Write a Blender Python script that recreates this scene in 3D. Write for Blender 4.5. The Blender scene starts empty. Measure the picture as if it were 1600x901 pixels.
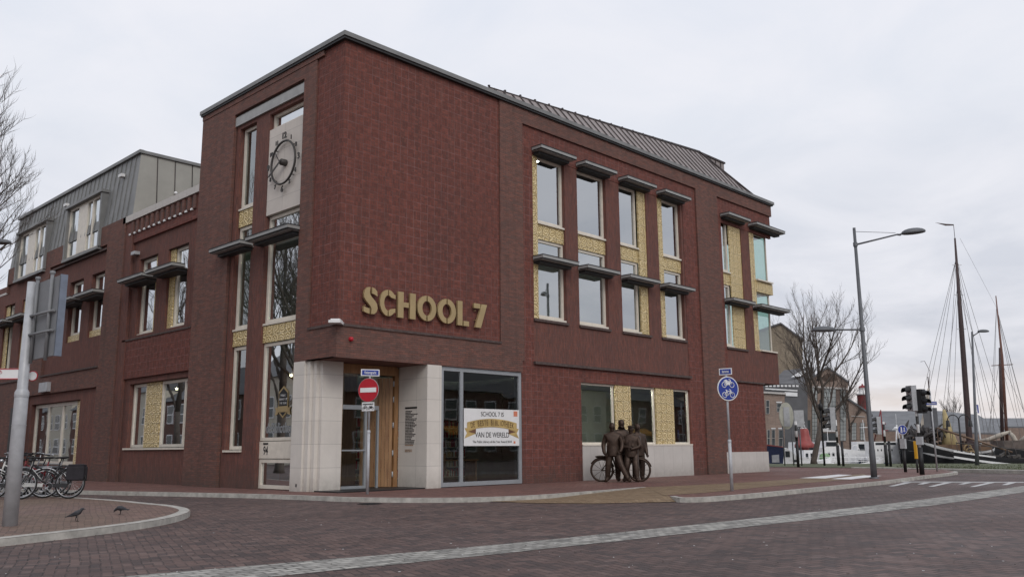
import bpy, math, random
from mathutils import Vector, Matrix
R = math.radians
random.seed(7)
scene = bpy.context.scene
COL = scene.collection

# ------------------------------------------------------------------ camera
CAM = Vector((-13.0963, -19.0428, 1.1))
FW = Vector((0.70778468, 0.68311296, 0.17999316))
UP = Vector((-0.12403138, -0.13066723, 0.98363728))
RT = Vector((0.69545457, -0.71852819, -0.00775682))
FPX = 1360.16
cam = bpy.data.cameras.new('camera')
cam.sensor_width = 36.0
cam.lens = FPX / 1600 * 36
cam.clip_end = 3000
camo = bpy.data.objects.new('camera', cam)
COL.objects.link(camo)
camo.matrix_world = Matrix(((RT.x, UP.x, -FW.x, CAM.x), (RT.y, UP.y, -FW.y, CAM.y), (RT.z, UP.z, -FW.z, CAM.z), (0, 0, 0, 1)))
scene.camera = camo

# ------------------------------------------------------------------ world
SUN_EL, SUN_AZ = 38.0, 205.0     # azimuth measured from +Y clockwise (towards +X)
w = bpy.data.worlds.new('World')
scene.world = w
w.use_nodes = True
nt = w.node_tree
for n in list(nt.nodes): nt.nodes.remove(n)
out = nt.nodes.new('ShaderNodeOutputWorld')
bg = nt.nodes.new('ShaderNodeBackground')
bg.inputs['Strength'].default_value = 0.1
sky = nt.nodes.new('ShaderNodeTexSky')
sky.sky_type = 'NISHITA'
sky.sun_disc = False
sky.sun_elevation = R(SUN_EL)
sky.sun_rotation = R(SUN_AZ)
tc = nt.nodes.new('ShaderNodeTexCoord')
sep = nt.nodes.new('ShaderNodeSeparateXYZ')
nt.links.new(tc.outputs['Generated'], sep.inputs[0])
ramp = nt.nodes.new('ShaderNodeValToRGB')       # the overcast: pale warm band low down, cooler above
cr = ramp.color_ramp
cr.elements[0].position = 0.0; cr.elements[0].color = (0.60, 0.50, 0.46, 1)
cr.elements[1].position = 0.045; cr.elements[1].color = (0.74, 0.67, 0.65, 1)
for p_, c_ in ((0.085, (0.60, 0.61, 0.67, 1)), (0.16, (0.63, 0.65, 0.72, 1)), (0.35, (0.77, 0.80, 0.87, 1)), (0.6, (0.77, 0.81, 0.91, 1)), (1.0, (0.70, 0.75, 0.86, 1))):
    e = cr.elements.new(p_); e.color = c_
nt.links.new(sep.outputs['Z'], ramp.inputs[0])
# soft cloud sheet: direction projected on a plane so that clouds flatten to the horizon
add = nt.nodes.new('ShaderNodeMath'); add.operation = 'ADD'; add.inputs[1].default_value = 0.18
nt.links.new(sep.outputs['Z'], add.inputs[0])
dx = nt.nodes.new('ShaderNodeMath'); dx.operation = 'DIVIDE'
dy = nt.nodes.new('ShaderNodeMath'); dy.operation = 'DIVIDE'
nt.links.new(sep.outputs['X'], dx.inputs[0]); nt.links.new(add.outputs[0], dx.inputs[1])
nt.links.new(sep.outputs['Y'], dy.inputs[0]); nt.links.new(add.outputs[0], dy.inputs[1])
cmb = nt.nodes.new('ShaderNodeCombineXYZ')
nt.links.new(dx.outputs[0], cmb.inputs[0]); nt.links.new(dy.outputs[0], cmb.inputs[1])
nz = nt.nodes.new('ShaderNodeTexNoise')
nz.inputs['Scale'].default_value = 2.6; nz.inputs['Detail'].default_value = 7.0; nz.inputs['Roughness'].default_value = 0.55; nz.inputs['Distortion'].default_value = 0.4
nt.links.new(cmb.outputs[0], nz.inputs['Vector'])
cl = nt.nodes.new('ShaderNodeMapRange')
cl.inputs['From Min'].default_value = 0.36; cl.inputs['From Max'].default_value = 0.66
cl.inputs['To Min'].default_value = 0.12; cl.inputs['To Max'].default_value = 1.0
nt.links.new(nz.outputs['Fac'], cl.inputs['Value'])
mx = nt.nodes.new('ShaderNodeMix'); mx.data_type = 'RGBA'
mx.inputs[7].default_value = (0.92, 0.91, 0.95, 1)
m2 = nt.nodes.new('ShaderNodeMath'); m2.operation = 'MULTIPLY'; m2.inputs[1].default_value = 0.6
nt.links.new(cl.outputs[0], m2.inputs[0])
nt.links.new(m2.outputs[0], mx.inputs[0]); nt.links.new(ramp.outputs[0], mx.inputs[6])
sc = nt.nodes.new('ShaderNodeVectorMath'); sc.operation = 'SCALE'; sc.inputs['Scale'].default_value = 10.4
nt.links.new(mx.outputs[2], sc.inputs[0])
mix2 = nt.nodes.new('ShaderNodeMix'); mix2.data_type = 'RGBA'; mix2.inputs[0].default_value = 0.94
nt.links.new(sky.outputs[0], mix2.inputs[6]); nt.links.new(sc.outputs[0], mix2.inputs[7])
nt.links.new(mix2.outputs[2], bg.inputs['Color'])
nt.links.new(bg.outputs[0], out.inputs[0])

sun = bpy.data.lights.new('sun', 'SUN')
sun.energy = 1.15; sun.angle = R(30); sun.color = (1.0, 0.95, 0.88)
suno = bpy.data.objects.new('sun', sun); COL.objects.link(suno)
sd = Vector((math.sin(R(SUN_AZ)) * math.cos(R(SUN_EL)), math.cos(R(SUN_AZ)) * math.cos(R(SUN_EL)), math.sin(R(SUN_EL))))
suno.rotation_euler = sd.to_track_quat('Z', 'Y').to_euler()
scene.view_settings.view_transform = 'Standard'
scene.view_settings.look = 'None'
scene.view_settings.exposure = 0.0
scene.view_settings.gamma = 1.0
scene.view_settings.use_curve_mapping = False
scene.render.engine = 'CYCLES'
scene.cycles.max_bounces = 8
scene.cycles.transparent_max_bounces = 12

# ------------------------------------------------------------------ survey helpers (photo point -> ground, facade)
def ray(px, py): return FW * FPX + RT * (px - 800) - UP * (py - 450.5)
def G(px, py, z=0.0):
    d = ray(px, py); return CAM + d * ((z - CAM.z) / d.z)
def PR(px, py, Y=0.0):
    d = ray(px, py); return CAM + d * ((Y - CAM.y) / d.y)
def AT(px, dist, z=0.0):        # point at horizontal distance `dist` in the bearing of a photo column
    d = ray(px, 697); h = Vector((d.x, d.y, 0)).normalized()
    p = CAM + h * dist; return Vector((p.x, p.y, z))
def HT(py, dist, hor=697):
    d = ray(1400 if hor < 705 else 40, py); return CAM.z + dist * d.z / math.hypot(d.x, d.y)

# ------------------------------------------------------------------ mesh builder
class MB:
    def __init__(s): s.v = []; s.f = []; s.m = []; s.sm = []
    def add(s, vs, fs, mi=0, smooth=False):
        b = len(s.v); s.v += [tuple(v) for v in vs]
        for f in fs: s.f.append(tuple(b + i for i in f)); s.m.append(mi); s.sm.append(smooth)
    def box(s, x0, x1, y0, y1, z0, z1, mi=0):
        vs = [(x, y, z) for z in (z0, z1) for y in (y0, y1) for x in (x0, x1)]
        s.add(vs, [(0, 2, 3, 1), (4, 5, 7, 6), (0, 1, 5, 4), (2, 6, 7, 3), (0, 4, 6, 2), (1, 3, 7, 5)], mi)
    def quad(s, a, b, c, d, mi=0): s.add([a, b, c, d], [(0, 1, 2, 3)], mi)
    def obox(s, c, ax, ay, az, mi=0):          # oriented box: centre and three half-axis vectors
        c = Vector(c); ax = Vector(ax); ay = Vector(ay); az = Vector(az)
        vs = [c + ax * i + ay * j + az * k for k in (-1, 1) for j in (-1, 1) for i in (-1, 1)]
        s.add(vs, [(0, 2, 3, 1), (4, 5, 7, 6), (0, 1, 5, 4), (2, 6, 7, 3), (0, 4, 6, 2), (1, 3, 7, 5)], mi)
    def tube(s, pts, rad, n=8, mi=0, cap=True, smooth=True):
        pts = [Vector(p) for p in pts]
        if not hasattr(rad, '__len__'): rad = [rad] * len(pts)
        up = None; vs = []
        for i, p in enumerate(pts):
            t = (pts[min(i + 1, len(pts) - 1)] - pts[max(i - 1, 0)])
            if t.length < 1e-9: t = Vector((0, 0, 1))
            t.normalize()
            if up is None: up = Vector((1, 0, 0)) if abs(t.x) < .8 else Vector((0, 1, 0))
            u = (up - t * up.dot(t)).normalized(); up = u; v = t.cross(u)
            for k in range(n):
                a = 2 * math.pi * k / n
                vs.append(p + (u * math.cos(a) + v * math.sin(a)) * rad[i])
        fs = []
        for i in range(len(pts) - 1):
            for k in range(n):
                k2 = (k + 1) % n
                fs.append((i * n + k, i * n + k2, (i + 1) * n + k2, (i + 1) * n + k))
        s.add(vs, fs, mi, smooth)
        if cap:
            b = len(s.v) - len(vs)
            s.f.append(tuple(b + k for k in reversed(range(n)))); s.m.append(mi); s.sm.append(False)
            e = b + (len(pts) - 1) * n
            s.f.append(tuple(e + k for k in range(n))); s.m.append(mi); s.sm.append(False)
    def ring(s, c, ax, ay, r, tr, n=28, tn=6, mi=0, a0=0.0, a1=None):   # torus or arc of one
        full = a1 is None
        if full: a1 = a0 + 2 * math.pi
        c = Vector(c); ax = Vector(ax); ay = Vector(ay)
        pts = [c + (ax * math.cos(a0 + (a1 - a0) * i / n) + ay * math.sin(a0 + (a1 - a0) * i / n)) * r for i in range(n + (0 if full else 1))]
        if not full: s.tube(pts, tr, tn, mi); return
        vs = []; az = ax.cross(ay).normalized()
        for i, p in enumerate(pts):
            o = (p - c).normalized()
            for k in range(tn):
                a = 2 * math.pi * k / tn
                vs.append(p + o * math.cos(a) * tr + az * math.sin(a) * tr)
        fs = [(i * tn + k, i * tn + (k + 1) % tn, ((i + 1) % n) * tn + (k + 1) % tn, ((i + 1) % n) * tn + k) for i in range(n) for k in range(tn)]
        s.add(vs, fs, mi, True)
    def lathe(s, c, prof, n=16, mi=0, axis=None):   # prof: list of (radius, height)
        c = Vector(c); az = Vector(axis or (0, 0, 1)).normalized()
        ax = az.orthogonal().normalized(); ay = az.cross(ax)
        vs = []
        for r, h in prof:
            for k in range(n):
                a = 2 * math.pi * k / n
                vs.append(c + az * h + (ax * math.cos(a) + ay * math.sin(a)) * max(r, 1e-4))
        fs = [(i * n + k, i * n + (k + 1) % n, (i + 1) * n + (k + 1) % n, (i + 1) * n + k) for i in range(len(prof) - 1) for k in range(n)]
        s.add(vs, fs, mi, True)
    def ell(s, c, ax, ay, az, n=12, m=8, mi=0):     # ellipsoid by three half-axes
        c = Vector(c); ax = Vector(ax); ay = Vector(ay); az = Vector(az)
        vs = []
        for i in range(m + 1):
            t = math.pi * i / m
            for k in range(n):
                a = 2 * math.pi * k / n
                vs.append(c + az * math.cos(t) + (ax * math.cos(a) + ay * math.sin(a)) * max(math.sin(t), 1e-3))
        fs = [(i * n + k, (i + 1) * n + k, (i + 1) * n + (k + 1) % n, i * n + (k + 1) % n) for i in range(m) for k in range(n)]
        s.add(vs, fs, mi, True)
    def prism(s, pts, off, mi=0):                   # polygon (3-D points) extruded by a vector
        n = len(pts); off = Vector(off)
        a = [Vector(p) for p in pts]; b = [p + off for p in a]
        s.add(a + b, [tuple(range(n)), tuple(reversed(range(n, 2 * n)))] + [(i, (i + 1) % n, n + (i + 1) % n, n + i) for i in range(n)], mi)
    def build(s, name, mats, parent=None, loc=None, bevel=0):
        me = bpy.data.meshes.new(name)
        o0 = Vector(loc) if loc is not None else Vector((0, 0, 0))
        me.from_pydata([tuple(Vector(v) - o0) for v in s.v], [], s.f)
        if not isinstance(mats, (list, tuple)): mats = [mats]
        for m in mats: me.materials.append(m)
        me.polygons.foreach_set('material_index', [min(i, len(mats) - 1) for i in s.m])
        me.polygons.foreach_set('use_smooth', s.sm)
        me.validate(); me.update()
        o = bpy.data.objects.new(name, me); COL.objects.link(o)
        o.location = o0
        if parent is not None:
            o.parent = parent
            if loc is None: o.location = (0, 0, 0)
        if bevel:
            b = o.modifiers.new('bevel', 'BEVEL'); b.width = bevel; b.segments = 2; b.limit_method = 'ANGLE'
        return o

def splitbuild(name, fn_list, mat, parent):
    for fn in fn_list:
        mb = MB(); fn(mb); mb.build(name, mat, parent)
def tag(o, label=None, cat=None, group=None, kind=None):
    if label: o['label'] = label
    if cat: o['category'] = cat
    if group: o['group'] = group
    if kind: o['kind'] = kind
    return o
def thing(name, label, cat, loc=(0, 0, 0), rz=0.0, group=None):
    o = bpy.data.objects.new(name, None); COL.objects.link(o)
    o.location = loc; o.rotation_euler = (0, 0, rz); o.empty_display_size = 0.3
    return tag(o, label, cat, group)
def copy_tree(o, parent=None):
    c = o.copy(); COL.objects.link(c); c.parent = parent
    for ch in list(o.children): copy_tree(ch, c)
    return c

# ------------------------------------------------------------------ materials
def newmat(name):
    m = bpy.data.materials.new(name); m.use_nodes = True
    n = m.node_tree; b = n.nodes['Principled BSDF']
    return m, n, b
def lk(n, a, b): n.links.new(a, b)
def math_(n, op, a, b=None):
    k = n.nodes.new('ShaderNodeMath'); k.operation = op
    for i, v in enumerate((a, b)):
        if v is None: continue
        if isinstance(v, (int, float)): k.inputs[i].default_value = v
        else: lk(n, v, k.inputs[i])
    return k.outputs[0]
def mixc(n, f, a, b, mode='MIX'):
    k = n.nodes.new('ShaderNodeMix'); k.data_type = 'RGBA'; k.blend_type = mode
    if isinstance(f, (int, float)): k.inputs[0].default_value = f
    else: lk(n, f, k.inputs[0])
    for i, v in ((6, a), (7, b)):
        if isinstance(v, (tuple, list)): k.inputs[i].default_value = (*v[:3], 1)
        else: lk(n, v, k.inputs[i])
    return k.outputs[2]
def noise(n, vec, scale, detail=3, rough=.5):
    k = n.nodes.new('ShaderNodeTexNoise'); k.inputs['Scale'].default_value = scale
    k.inputs['Detail'].default_value = detail; k.inputs['Roughness'].default_value = rough
    if vec is not None: lk(n, vec, k.inputs['Vector'])
    return k.outputs['Fac']
def maprange(n, v, a, b, c, d):
    k = n.nodes.new('ShaderNodeMapRange'); lk(n, v, k.inputs['Value'])
    for nm, x in (('From Min', a), ('From Max', b), ('To Min', c), ('To Max', d)): k.inputs[nm].default_value = x
    return k.outputs[0]
def bump(n, bsdf, h, strength=.4, dist=.01):
    k = n.nodes.new('ShaderNodeBump'); k.inputs['Strength'].default_value = strength; k.inputs['Distance'].default_value = dist
    lk(n, h, k.inputs['Height']); lk(n, k.outputs[0], bsdf.inputs['Normal'])
def objcoord(n):
    return n.nodes.new('ShaderNodeTexCoord').outputs['Object']
def plain(name, col, rough=.6, metal=0.0, var=.15, scale=6.0, spec=.4, bmp=0.0):
    m, n, b = newmat(name)
    oc = objcoord(n)
    f = noise(n, oc, scale, 4, .6)
    d = tuple(c * (1 - var) for c in col); e = tuple(min(1, c * (1 + var)) for c in col)
    lk(n, mixc(n, maprange(n, f, .3, .7, 0, 1), d, e), b.inputs['Base Color'])
    b.inputs['Roughness'].default_value = rough; b.inputs['Metallic'].default_value = metal
    b.inputs['Specular IOR Level'].default_value = spec
    if bmp: bump(n, b, noise(n, oc, scale * 6, 3), bmp, .01)
    return m
def emit(name, col, s):
    m, n, b = newmat(name)
    b.inputs['Base Color'].default_value = (*col, 1); b.inputs['Emission Color'].default_value = (*col, 1); b.inputs['Emission Strength'].default_value = s
    return m
def bricktex(n, vec, c1, c2, mortar, bw, bh, ms, off=.5):
    k = n.nodes.new('ShaderNodeTexBrick'); lk(n, vec, k.inputs['Vector'])
    k.inputs['Color1'].default_value = (*c1, 1); k.inputs['Color2'].default_value = (*c2, 1); k.inputs['Mortar'].default_value = (*mortar, 1)
    k.inputs['Scale'].default_value = 1.0; k.inputs['Brick Width'].default_value = bw; k.inputs['Row Height'].default_value = bh
    k.inputs['Mortar Size'].default_value = ms; k.inputs['Mortar Smooth'].default_value = .3; k.inputs['Bias'].default_value = 0.0
    k.offset = off
    return k
def brickwall(name, c1, c2, mortar, mode='h', grime=.25):
    m, n, b = newmat(name)
    oc = objcoord(n); s = n.nodes.new('ShaderNodeSeparateXYZ'); lk(n, oc, s.inputs[0])
    u = math_(n, 'ADD', s.outputs[0], s.outputs[1]); v = s.outputs[2]
    def vec(a, c):
        k = n.nodes.new('ShaderNodeCombineXYZ'); lk(n, a, k.inputs[0]); lk(n, c, k.inputs[1]); return k.outputs[0]
    hv = vec(u, v); vv = vec(v, u)
    # tone of each single brick comes from a cell-like noise stretched along the course
    def tone(vec_, sx, sy):
        mp = n.nodes.new('ShaderNodeMapping'); mp.inputs['Scale'].default_value = (sx, sy, 1); lk(n, vec_, mp.inputs['Vector'])
        return noise(n, mp.outputs[0], 1.0, 3, .7)
    if mode == 'h':
        k = bricktex(n, hv, c1, c2, mortar, .22, .0625, .006); col = k.outputs['Color']; fac = k.outputs['Fac']; t = tone(hv, 3.2, 13)
    elif mode == 'v':
        k = bricktex(n, vv, c1, c2, mortar, .22, .0625, .006); col = k.outputs['Color']; fac = k.outputs['Fac']; t = tone(vv, 3.2, 13)
    else:           # basket-weave relief: every block of bricks turned against its neighbours
        cell = .264
        a = bricktex(n, hv, c1, c2, mortar, .132, .066, .007, 0.0); c = bricktex(n, vv, c1, c2, mortar, .132, .066, .007, 0.0)
        ku = math_(n, 'FLOOR', math_(n, 'DIVIDE', u, cell)); kv = math_(n, 'FLOOR', math_(n, 'DIVIDE', v, cell))
        ch = math_(n, 'FRACT', math_(n, 'MULTIPLY', math_(n, 'ADD', ku, kv), .5))
        ch = math_(n, 'GREATER_THAN', ch, .25)
        col = mixc(n, ch, a.outputs['Color'], c.outputs['Color'])
        # recessed every second block and a grid of pale joints
        fu = math_(n, 'ABSOLUTE', math_(n, 'SUBTRACT', math_(n, 'FRACT', math_(n, 'DIVIDE', u, cell * 1)), .5))
        fv = math_(n, 'ABSOLUTE', math_(n, 'SUBTRACT', math_(n, 'FRACT', math_(n, 'DIVIDE', v, cell * 1)), .5))
        g = math_(n, 'GREATER_THAN', math_(n, 'MAXIMUM', fu, fv), .468)
        patch = maprange(n, noise(n, hv, .45, 3, .6), .38, .6, .14, .55)
        col = mixc(n, math_(n, 'MULTIPLY', g, patch), col, (.33, .21, .20))
        col = mixc(n, math_(n, 'MULTIPLY', ch, .15), col, (.03, .012, .012))
        fac = math_(n, 'ADD', math_(n, 'MULTIPLY', ch, .3), math_(n, 'ADD', math_(n, 'MULTIPLY', g, .5), math_(n, 'MULTIPLY', a.outputs['Fac'], .5))); t = tone(hv, 4.5, 9)
    col = mixc(n, maprange(n, t, .35, .7, 0, .62), col, tuple(x * .42 for x in c1))
    col = mixc(n, maprange(n, noise(n, hv, 30, 1, .4), .58, .75, 0, .35), col, (c2[0] * 1.5, c2[1] * 1.8, c2[2] * 1.9))
    g2 = maprange(n, noise(n, hv, .35, 5, .65), .35, .7, 0, grime)
    col = mixc(n, g2, col, (.06, .045, .042))
    mpS = n.nodes.new('ShaderNodeMapping'); mpS.inputs['Scale'].default_value = (2.6, .22, 1); lk(n, hv, mpS.inputs['Vector'])
    stn = noise(n, mpS.outputs[0], 1.0, 5, .7)
    col = mixc(n, maprange(n, stn, .50, .74, 0, .45), col, (.055, .040, .036))
    col = mixc(n, maprange(n, stn, .24, .40, .30, 0), col, (.24, .15, .12))
    # damp, mossy foot of the wall: dirt that stays put
    foot = math_(n, 'MULTIPLY', maprange(n, v, 0.0, .8, .95, 0), noise(n, hv, 2.2, 4, .7))
    col = mixc(n, foot, col, (.07, .06, .052))
    lk(n, col, b.inputs['Base Color'])
    b.inputs['Roughness'].default_value = .82; b.inputs['Specular IOR Level'].default_value = .25
    inv = math_(n, 'SUBTRACT', 1.0, fac)
    bump(n, b, inv, .55, .012)
    return m
def glassmat(name, tint, refl=.18, mult=1.6):
    m, n, b = newmat(name); n.nodes.remove(b)
    o = n.nodes['Material Output']
    tr = n.nodes.new('ShaderNodeBsdfTransparent'); tr.inputs[0].default_value = (*tint, 1)
    gl = n.nodes.new('ShaderNodeBsdfGlossy'); gl.inputs['Roughness'].default_value = .015; gl.inputs['Color'].default_value = (.92, .95, .97, 1)
    # slight waviness of the panes
    bp = n.nodes.new('ShaderNodeBump'); bp.inputs['Strength'].default_value = .08; bp.inputs['Distance'].default_value = .02
    lk(n, noise(n, objcoord(n), .9, 2), bp.inputs['Height']); lk(n, bp.outputs[0], gl.inputs['Normal'])
    fr = n.nodes.new('ShaderNodeFresnel'); fr.inputs['IOR'].default_value = 1.5
    f = math_(n, 'ADD', math_(n, 'MULTIPLY', fr.outputs[0], mult), refl); f = math_(n, 'MINIMUM', f, 1.0)
    mx_ = n.nodes.new('ShaderNodeMixShader'); lk(n, f, mx_.inputs[0]); lk(n, tr.outputs[0], mx_.inputs[1]); lk(n, gl.outputs[0], mx_.inputs[2])
    lk(n, mx_.outputs[0], o.inputs['Surface'])
    return m
def paving(name, cols, joint, cell, rot, jw=.075, patch=(.05, .045, .045), pf=.35, bs=.5, wander=.12, bond='herring', track=0.0):
    """clinker paving with a tone of its own for every brick; herringbone or running bond"""
    m, n, b = newmat(name)
    oc = objcoord(n)
    mp = n.nodes.new('ShaderNodeMapping'); mp.inputs['Rotation'].default_value = (0, 0, R(rot)); lk(n, oc, mp.inputs['Vector'])
    wv = n.nodes.new('ShaderNodeTexNoise'); wv.inputs['Scale'].default_value = .7; wv.inputs['Detail'].default_value = 3; lk(n, oc, wv.inputs['Vector'])
    ad = n.nodes.new('ShaderNodeVectorMath'); ad.operation = 'MULTIPLY_ADD'
    lk(n, wv.outputs['Color'], ad.inputs[0]); ad.inputs[1].default_value = (wander, wander, 0); lk(n, mp.outputs[0], ad.inputs[2])
    s = n.nodes.new('ShaderNodeSeparateXYZ'); lk(n, ad.outputs[0], s.inputs[0])
    if bond == 'herring':
        u = math_(n, 'DIVIDE', s.outputs[0], cell); v = math_(n, 'DIVIDE', s.outputs[1], cell)
        i = math_(n, 'FLOOR', u); j = math_(n, 'FLOOR', v); fx = math_(n, 'SUBTRACT', u, i); fy = math_(n, 'SUBTRACT', v, j)
        k = math_(n, 'FLOORED_MODULO', math_(n, 'SUBTRACT', i, j), 4.0)
        def eq(x): return math_(n, 'LESS_THAN', math_(n, 'ABSOLUTE', math_(n, 'SUBTRACT', k, x)), .5)
        e0, e1, e2, e3 = eq(0.0), eq(1.0), eq(2.0), eq(3.0)
        def pl(x, e): return math_(n, 'ADD', x, math_(n, 'MULTIPLY', e, 10.0))
        d = math_(n, 'MINIMUM', math_(n, 'MINIMUM', pl(fx, e1), pl(math_(n, 'SUBTRACT', 1.0, fx), e0)), math_(n, 'MINIMUM', pl(fy, e2), pl(math_(n, 'SUBTRACT', 1.0, fy), e3)))
        idx, idy = math_(n, 'SUBTRACT', i, e1), math_(n, 'SUBTRACT', j, e2); idz = math_(n, 'GREATER_THAN', k, 1.5)
    else:
        v = math_(n, 'DIVIDE', s.outputs[1], cell); j = math_(n, 'FLOOR', v); fy = math_(n, 'SUBTRACT', v, j)
        off = math_(n, 'MULTIPLY', math_(n, 'FLOORED_MODULO', math_(n, 'MULTIPLY', j, 0.37), 1.0), 1.0)
        u = math_(n, 'ADD', math_(n, 'DIVIDE', s.outputs[0], cell * 1.6), off); i = math_(n, 'FLOOR', u); fx = math_(n, 'SUBTRACT', u, i)
        d = math_(n, 'MINIMUM', math_(n, 'MULTIPLY', math_(n, 'MINIMUM', fx, math_(n, 'SUBTRACT', 1.0, fx)), 1.6), math_(n, 'MINIMUM', fy, math_(n, 'SUBTRACT', 1.0, fy)))
        idx, idy, idz = i, j, math_(n, 'MULTIPLY', i, 0.0)
    cv = n.nodes.new('ShaderNodeCombineXYZ'); lk(n, idx, cv.inputs[0]); lk(n, idy, cv.inputs[1]); lk(n, idz, cv.inputs[2])
    wn = n.nodes.new('ShaderNodeTexWhiteNoise'); wn.noise_dimensions = '3D'; lk(n, cv.outputs[0], wn.inputs['Vector'])
    rp = n.nodes.new('ShaderNodeValToRGB'); lk(n, wn.outputs['Value'], rp.inputs[0]); cr_ = rp.color_ramp; cr_.interpolation = 'LINEAR'
    cr_.elements[0].color = (*cols[0], 1); cr_.elements[1].color = (*cols[-1], 1)
    for q in range(1, len(cols) - 1):
        e = cr_.elements.new(q / (len(cols) - 1)); e.color = (*cols[q], 1)
    col = rp.outputs[0]
    big = noise(n, oc, .25, 5, .62); mid = noise(n, oc, 1.6, 6, .7)
    # worn joints: in places filled flush with sand, in places dark and open
    jn = maprange(n, d, jw * .35, jw, 1, 0)
    jf = math_(n, 'MULTIPLY', jn, maprange(n, mid, .35, .65, 1, .35))
    col = mixc(n, jf, col, joint)
    col = mixc(n, maprange(n, big, .42, .66, 0, pf), col, patch)
    col = mixc(n, maprange(n, mid, .55, .78, 0, .35), col, tuple(x * 1.45 for x in cols[-1]))
    if track:
        mt = n.nodes.new('ShaderNodeMapping'); mt.inputs['Rotation'].default_value = (0, 0, R(-8)); mt.inputs['Scale'].default_value = (.06, .75, 1); lk(n, oc, mt.inputs['Vector'])
        tr_ = noise(n, mt.outputs[0], 1.0, 3, .55)
        col = mixc(n, maprange(n, tr_, .45, .7, 0, track), col, tuple(x * .55 for x in cols[0]))
    sp_ = noise(n, oc, 9, 2, .5)
    col = mixc(n, maprange(n, sp_, .68, .76, 0, .35), col, (.05, .045, .04))
    lk(n, col, b.inputs['Base Color'])
    lk(n, maprange(n, big, .3, .7, .55, .85), b.inputs['Roughness']); b.inputs['Specular IOR Level'].default_value = .35
    h = math_(n, 'ADD', math_(n, 'MULTIPLY', wn.outputs['Value'], .35), math_(n, 'SUBTRACT', math_(n, 'MULTIPLY', noise(n, oc, 30, 3), .3), math_(n, 'MULTIPLY', jn, 1.0)))
    bump(n, b, h, bs, .010)
    return m

M = {}
M['brick'] = brickwall('brown brick running bond', (.235, .104, .080), (.145, .084, .072), (.10, .078, .07), 'h')
M['brick_v'] = brickwall('brown brick stack bond', (.225, .087, .065), (.148, .070, .060), (.11, .08, .075), 'v')
M['brick_p'] = brickwall('red basket weave brick', (.245, .076, .056), (.148, .054, .045), (.12, .07, .06), 'p', .15)
M['ledge'] = plain('dark brick ledge', (.085, .06, .055), .85, var=.3, scale=9)
M['stone'] = None
def stone(name, col, cell=(1.2, .62)):
    m, n, b = newmat(name); oc = objcoord(n)
    s = n.nodes.new('ShaderNodeSeparateXYZ'); lk(n, oc, s.inputs[0])
    k = n.nodes.new('ShaderNodeCombineXYZ'); lk(n, math_(n, 'ADD', s.outputs[0], s.outputs[1]), k.inputs[0]); lk(n, s.outputs[2], k.inputs[1])
    t = bricktex(n, k.outputs[0], col, tuple(c * .93 for c in col), tuple(c * .55 for c in col), cell[0], cell[1], .006, 0.0)
    c = mixc(n, maprange(n, noise(n, oc, 2.2, 6, .7), .35, .7, 0, .35), t.outputs['Color'], tuple(c * .72 for c in col))
    mp = n.nodes.new('ShaderNodeMapping'); mp.inputs['Scale'].default_value = (7, 7, .4); lk(n, oc, mp.inputs['Vector'])
    c = mixc(n, maprange(n, noise(n, mp.outputs[0], 1, 4, .7), .55, .85, 0, .22), c, tuple(c_ * .6 for c_ in col))
    ft = math_(n, 'MULTIPLY', maprange(n, s.outputs[2], 0.0, .55, .8, 0), noise(n, oc, 5, 4, .7))
    c = mixc(n, ft, c, (.16, .14, .115))
    lk(n, c, b.inputs['Base Color']); b.inputs['Roughness'].default_value = .75
    bump(n, b, noise(n, oc, 60, 3), .12, .004)
    return m
M['stone'] = stone('pale limestone cladding', (.66, .62, .57))
M['concrete'] = stone('pale concrete plinth', (.56, .53, .50), (.62, 3.0))
M['clockstone'] = stone('limestone clock panel', (.60, .55, .50), (1.1, .5))
M['frame'] = plain('cream painted window frame', (.66, .61, .53), .45, var=.08)
M['alu'] = plain('grey aluminium frame', (.33, .35, .37), .4, .3, .06)
M['zinc'] = plain('grey zinc sheet', (.19, .192, .19), .5, .15, .18, 1.5)
M['zinc_l'] = plain('pale zinc sheet', (.30, .29, .26), .5, .1, .10, 1.2)
M['canopy'] = plain('steel canopy fascia', (.31, .312, .305), .5, .1, .12, 3)
M['canopy_d'] = plain('dark canopy trim', (.035, .036, .038), .6, .2, .2, 3)
M['roof'] = plain('brown zinc roof sheet', (.26, .225, .215), .5, .1, .15, 2)
M['roof_d'] = plain('dark standing seam', (.05, .04, .04), .55, .3, .15, 2)
M['glass'] = glassmat('coated window glass', (.50, .56, .56), .40)
M['glass_low'] = glassmat('shop window glass', (.84, .92, .87), .05)
M['glass_dim'] = glassmat('dim side window glass', (.35, .42, .38), .0, .32)
M['glass_side'] = glassmat('side street window glass', (.50, .58, .55), .0, .68)
M['glass_green'] = glassmat('green tinted bay glass', (.62, .80, .74), .12)
M['wood'] = None
def woodmat():
    m, n, b = newmat('oiled oak boards'); oc = objcoord(n)
    mp = n.nodes.new('ShaderNodeMapping'); mp.inputs['Scale'].default_value = (6, 6, .6); lk(n, oc, mp.inputs['Vector'])
    c = mixc(n, maprange(n, noise(n, mp.outputs[0], 3, 5, .65), .3, .7, 0, 1), (.20, .10, .045), (.36, .20, .09))
    lk(n, c, b.inputs['Base Color']); b.inputs['Roughness'].default_value = .5
    return m
M['wood'] = woodmat()
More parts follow.
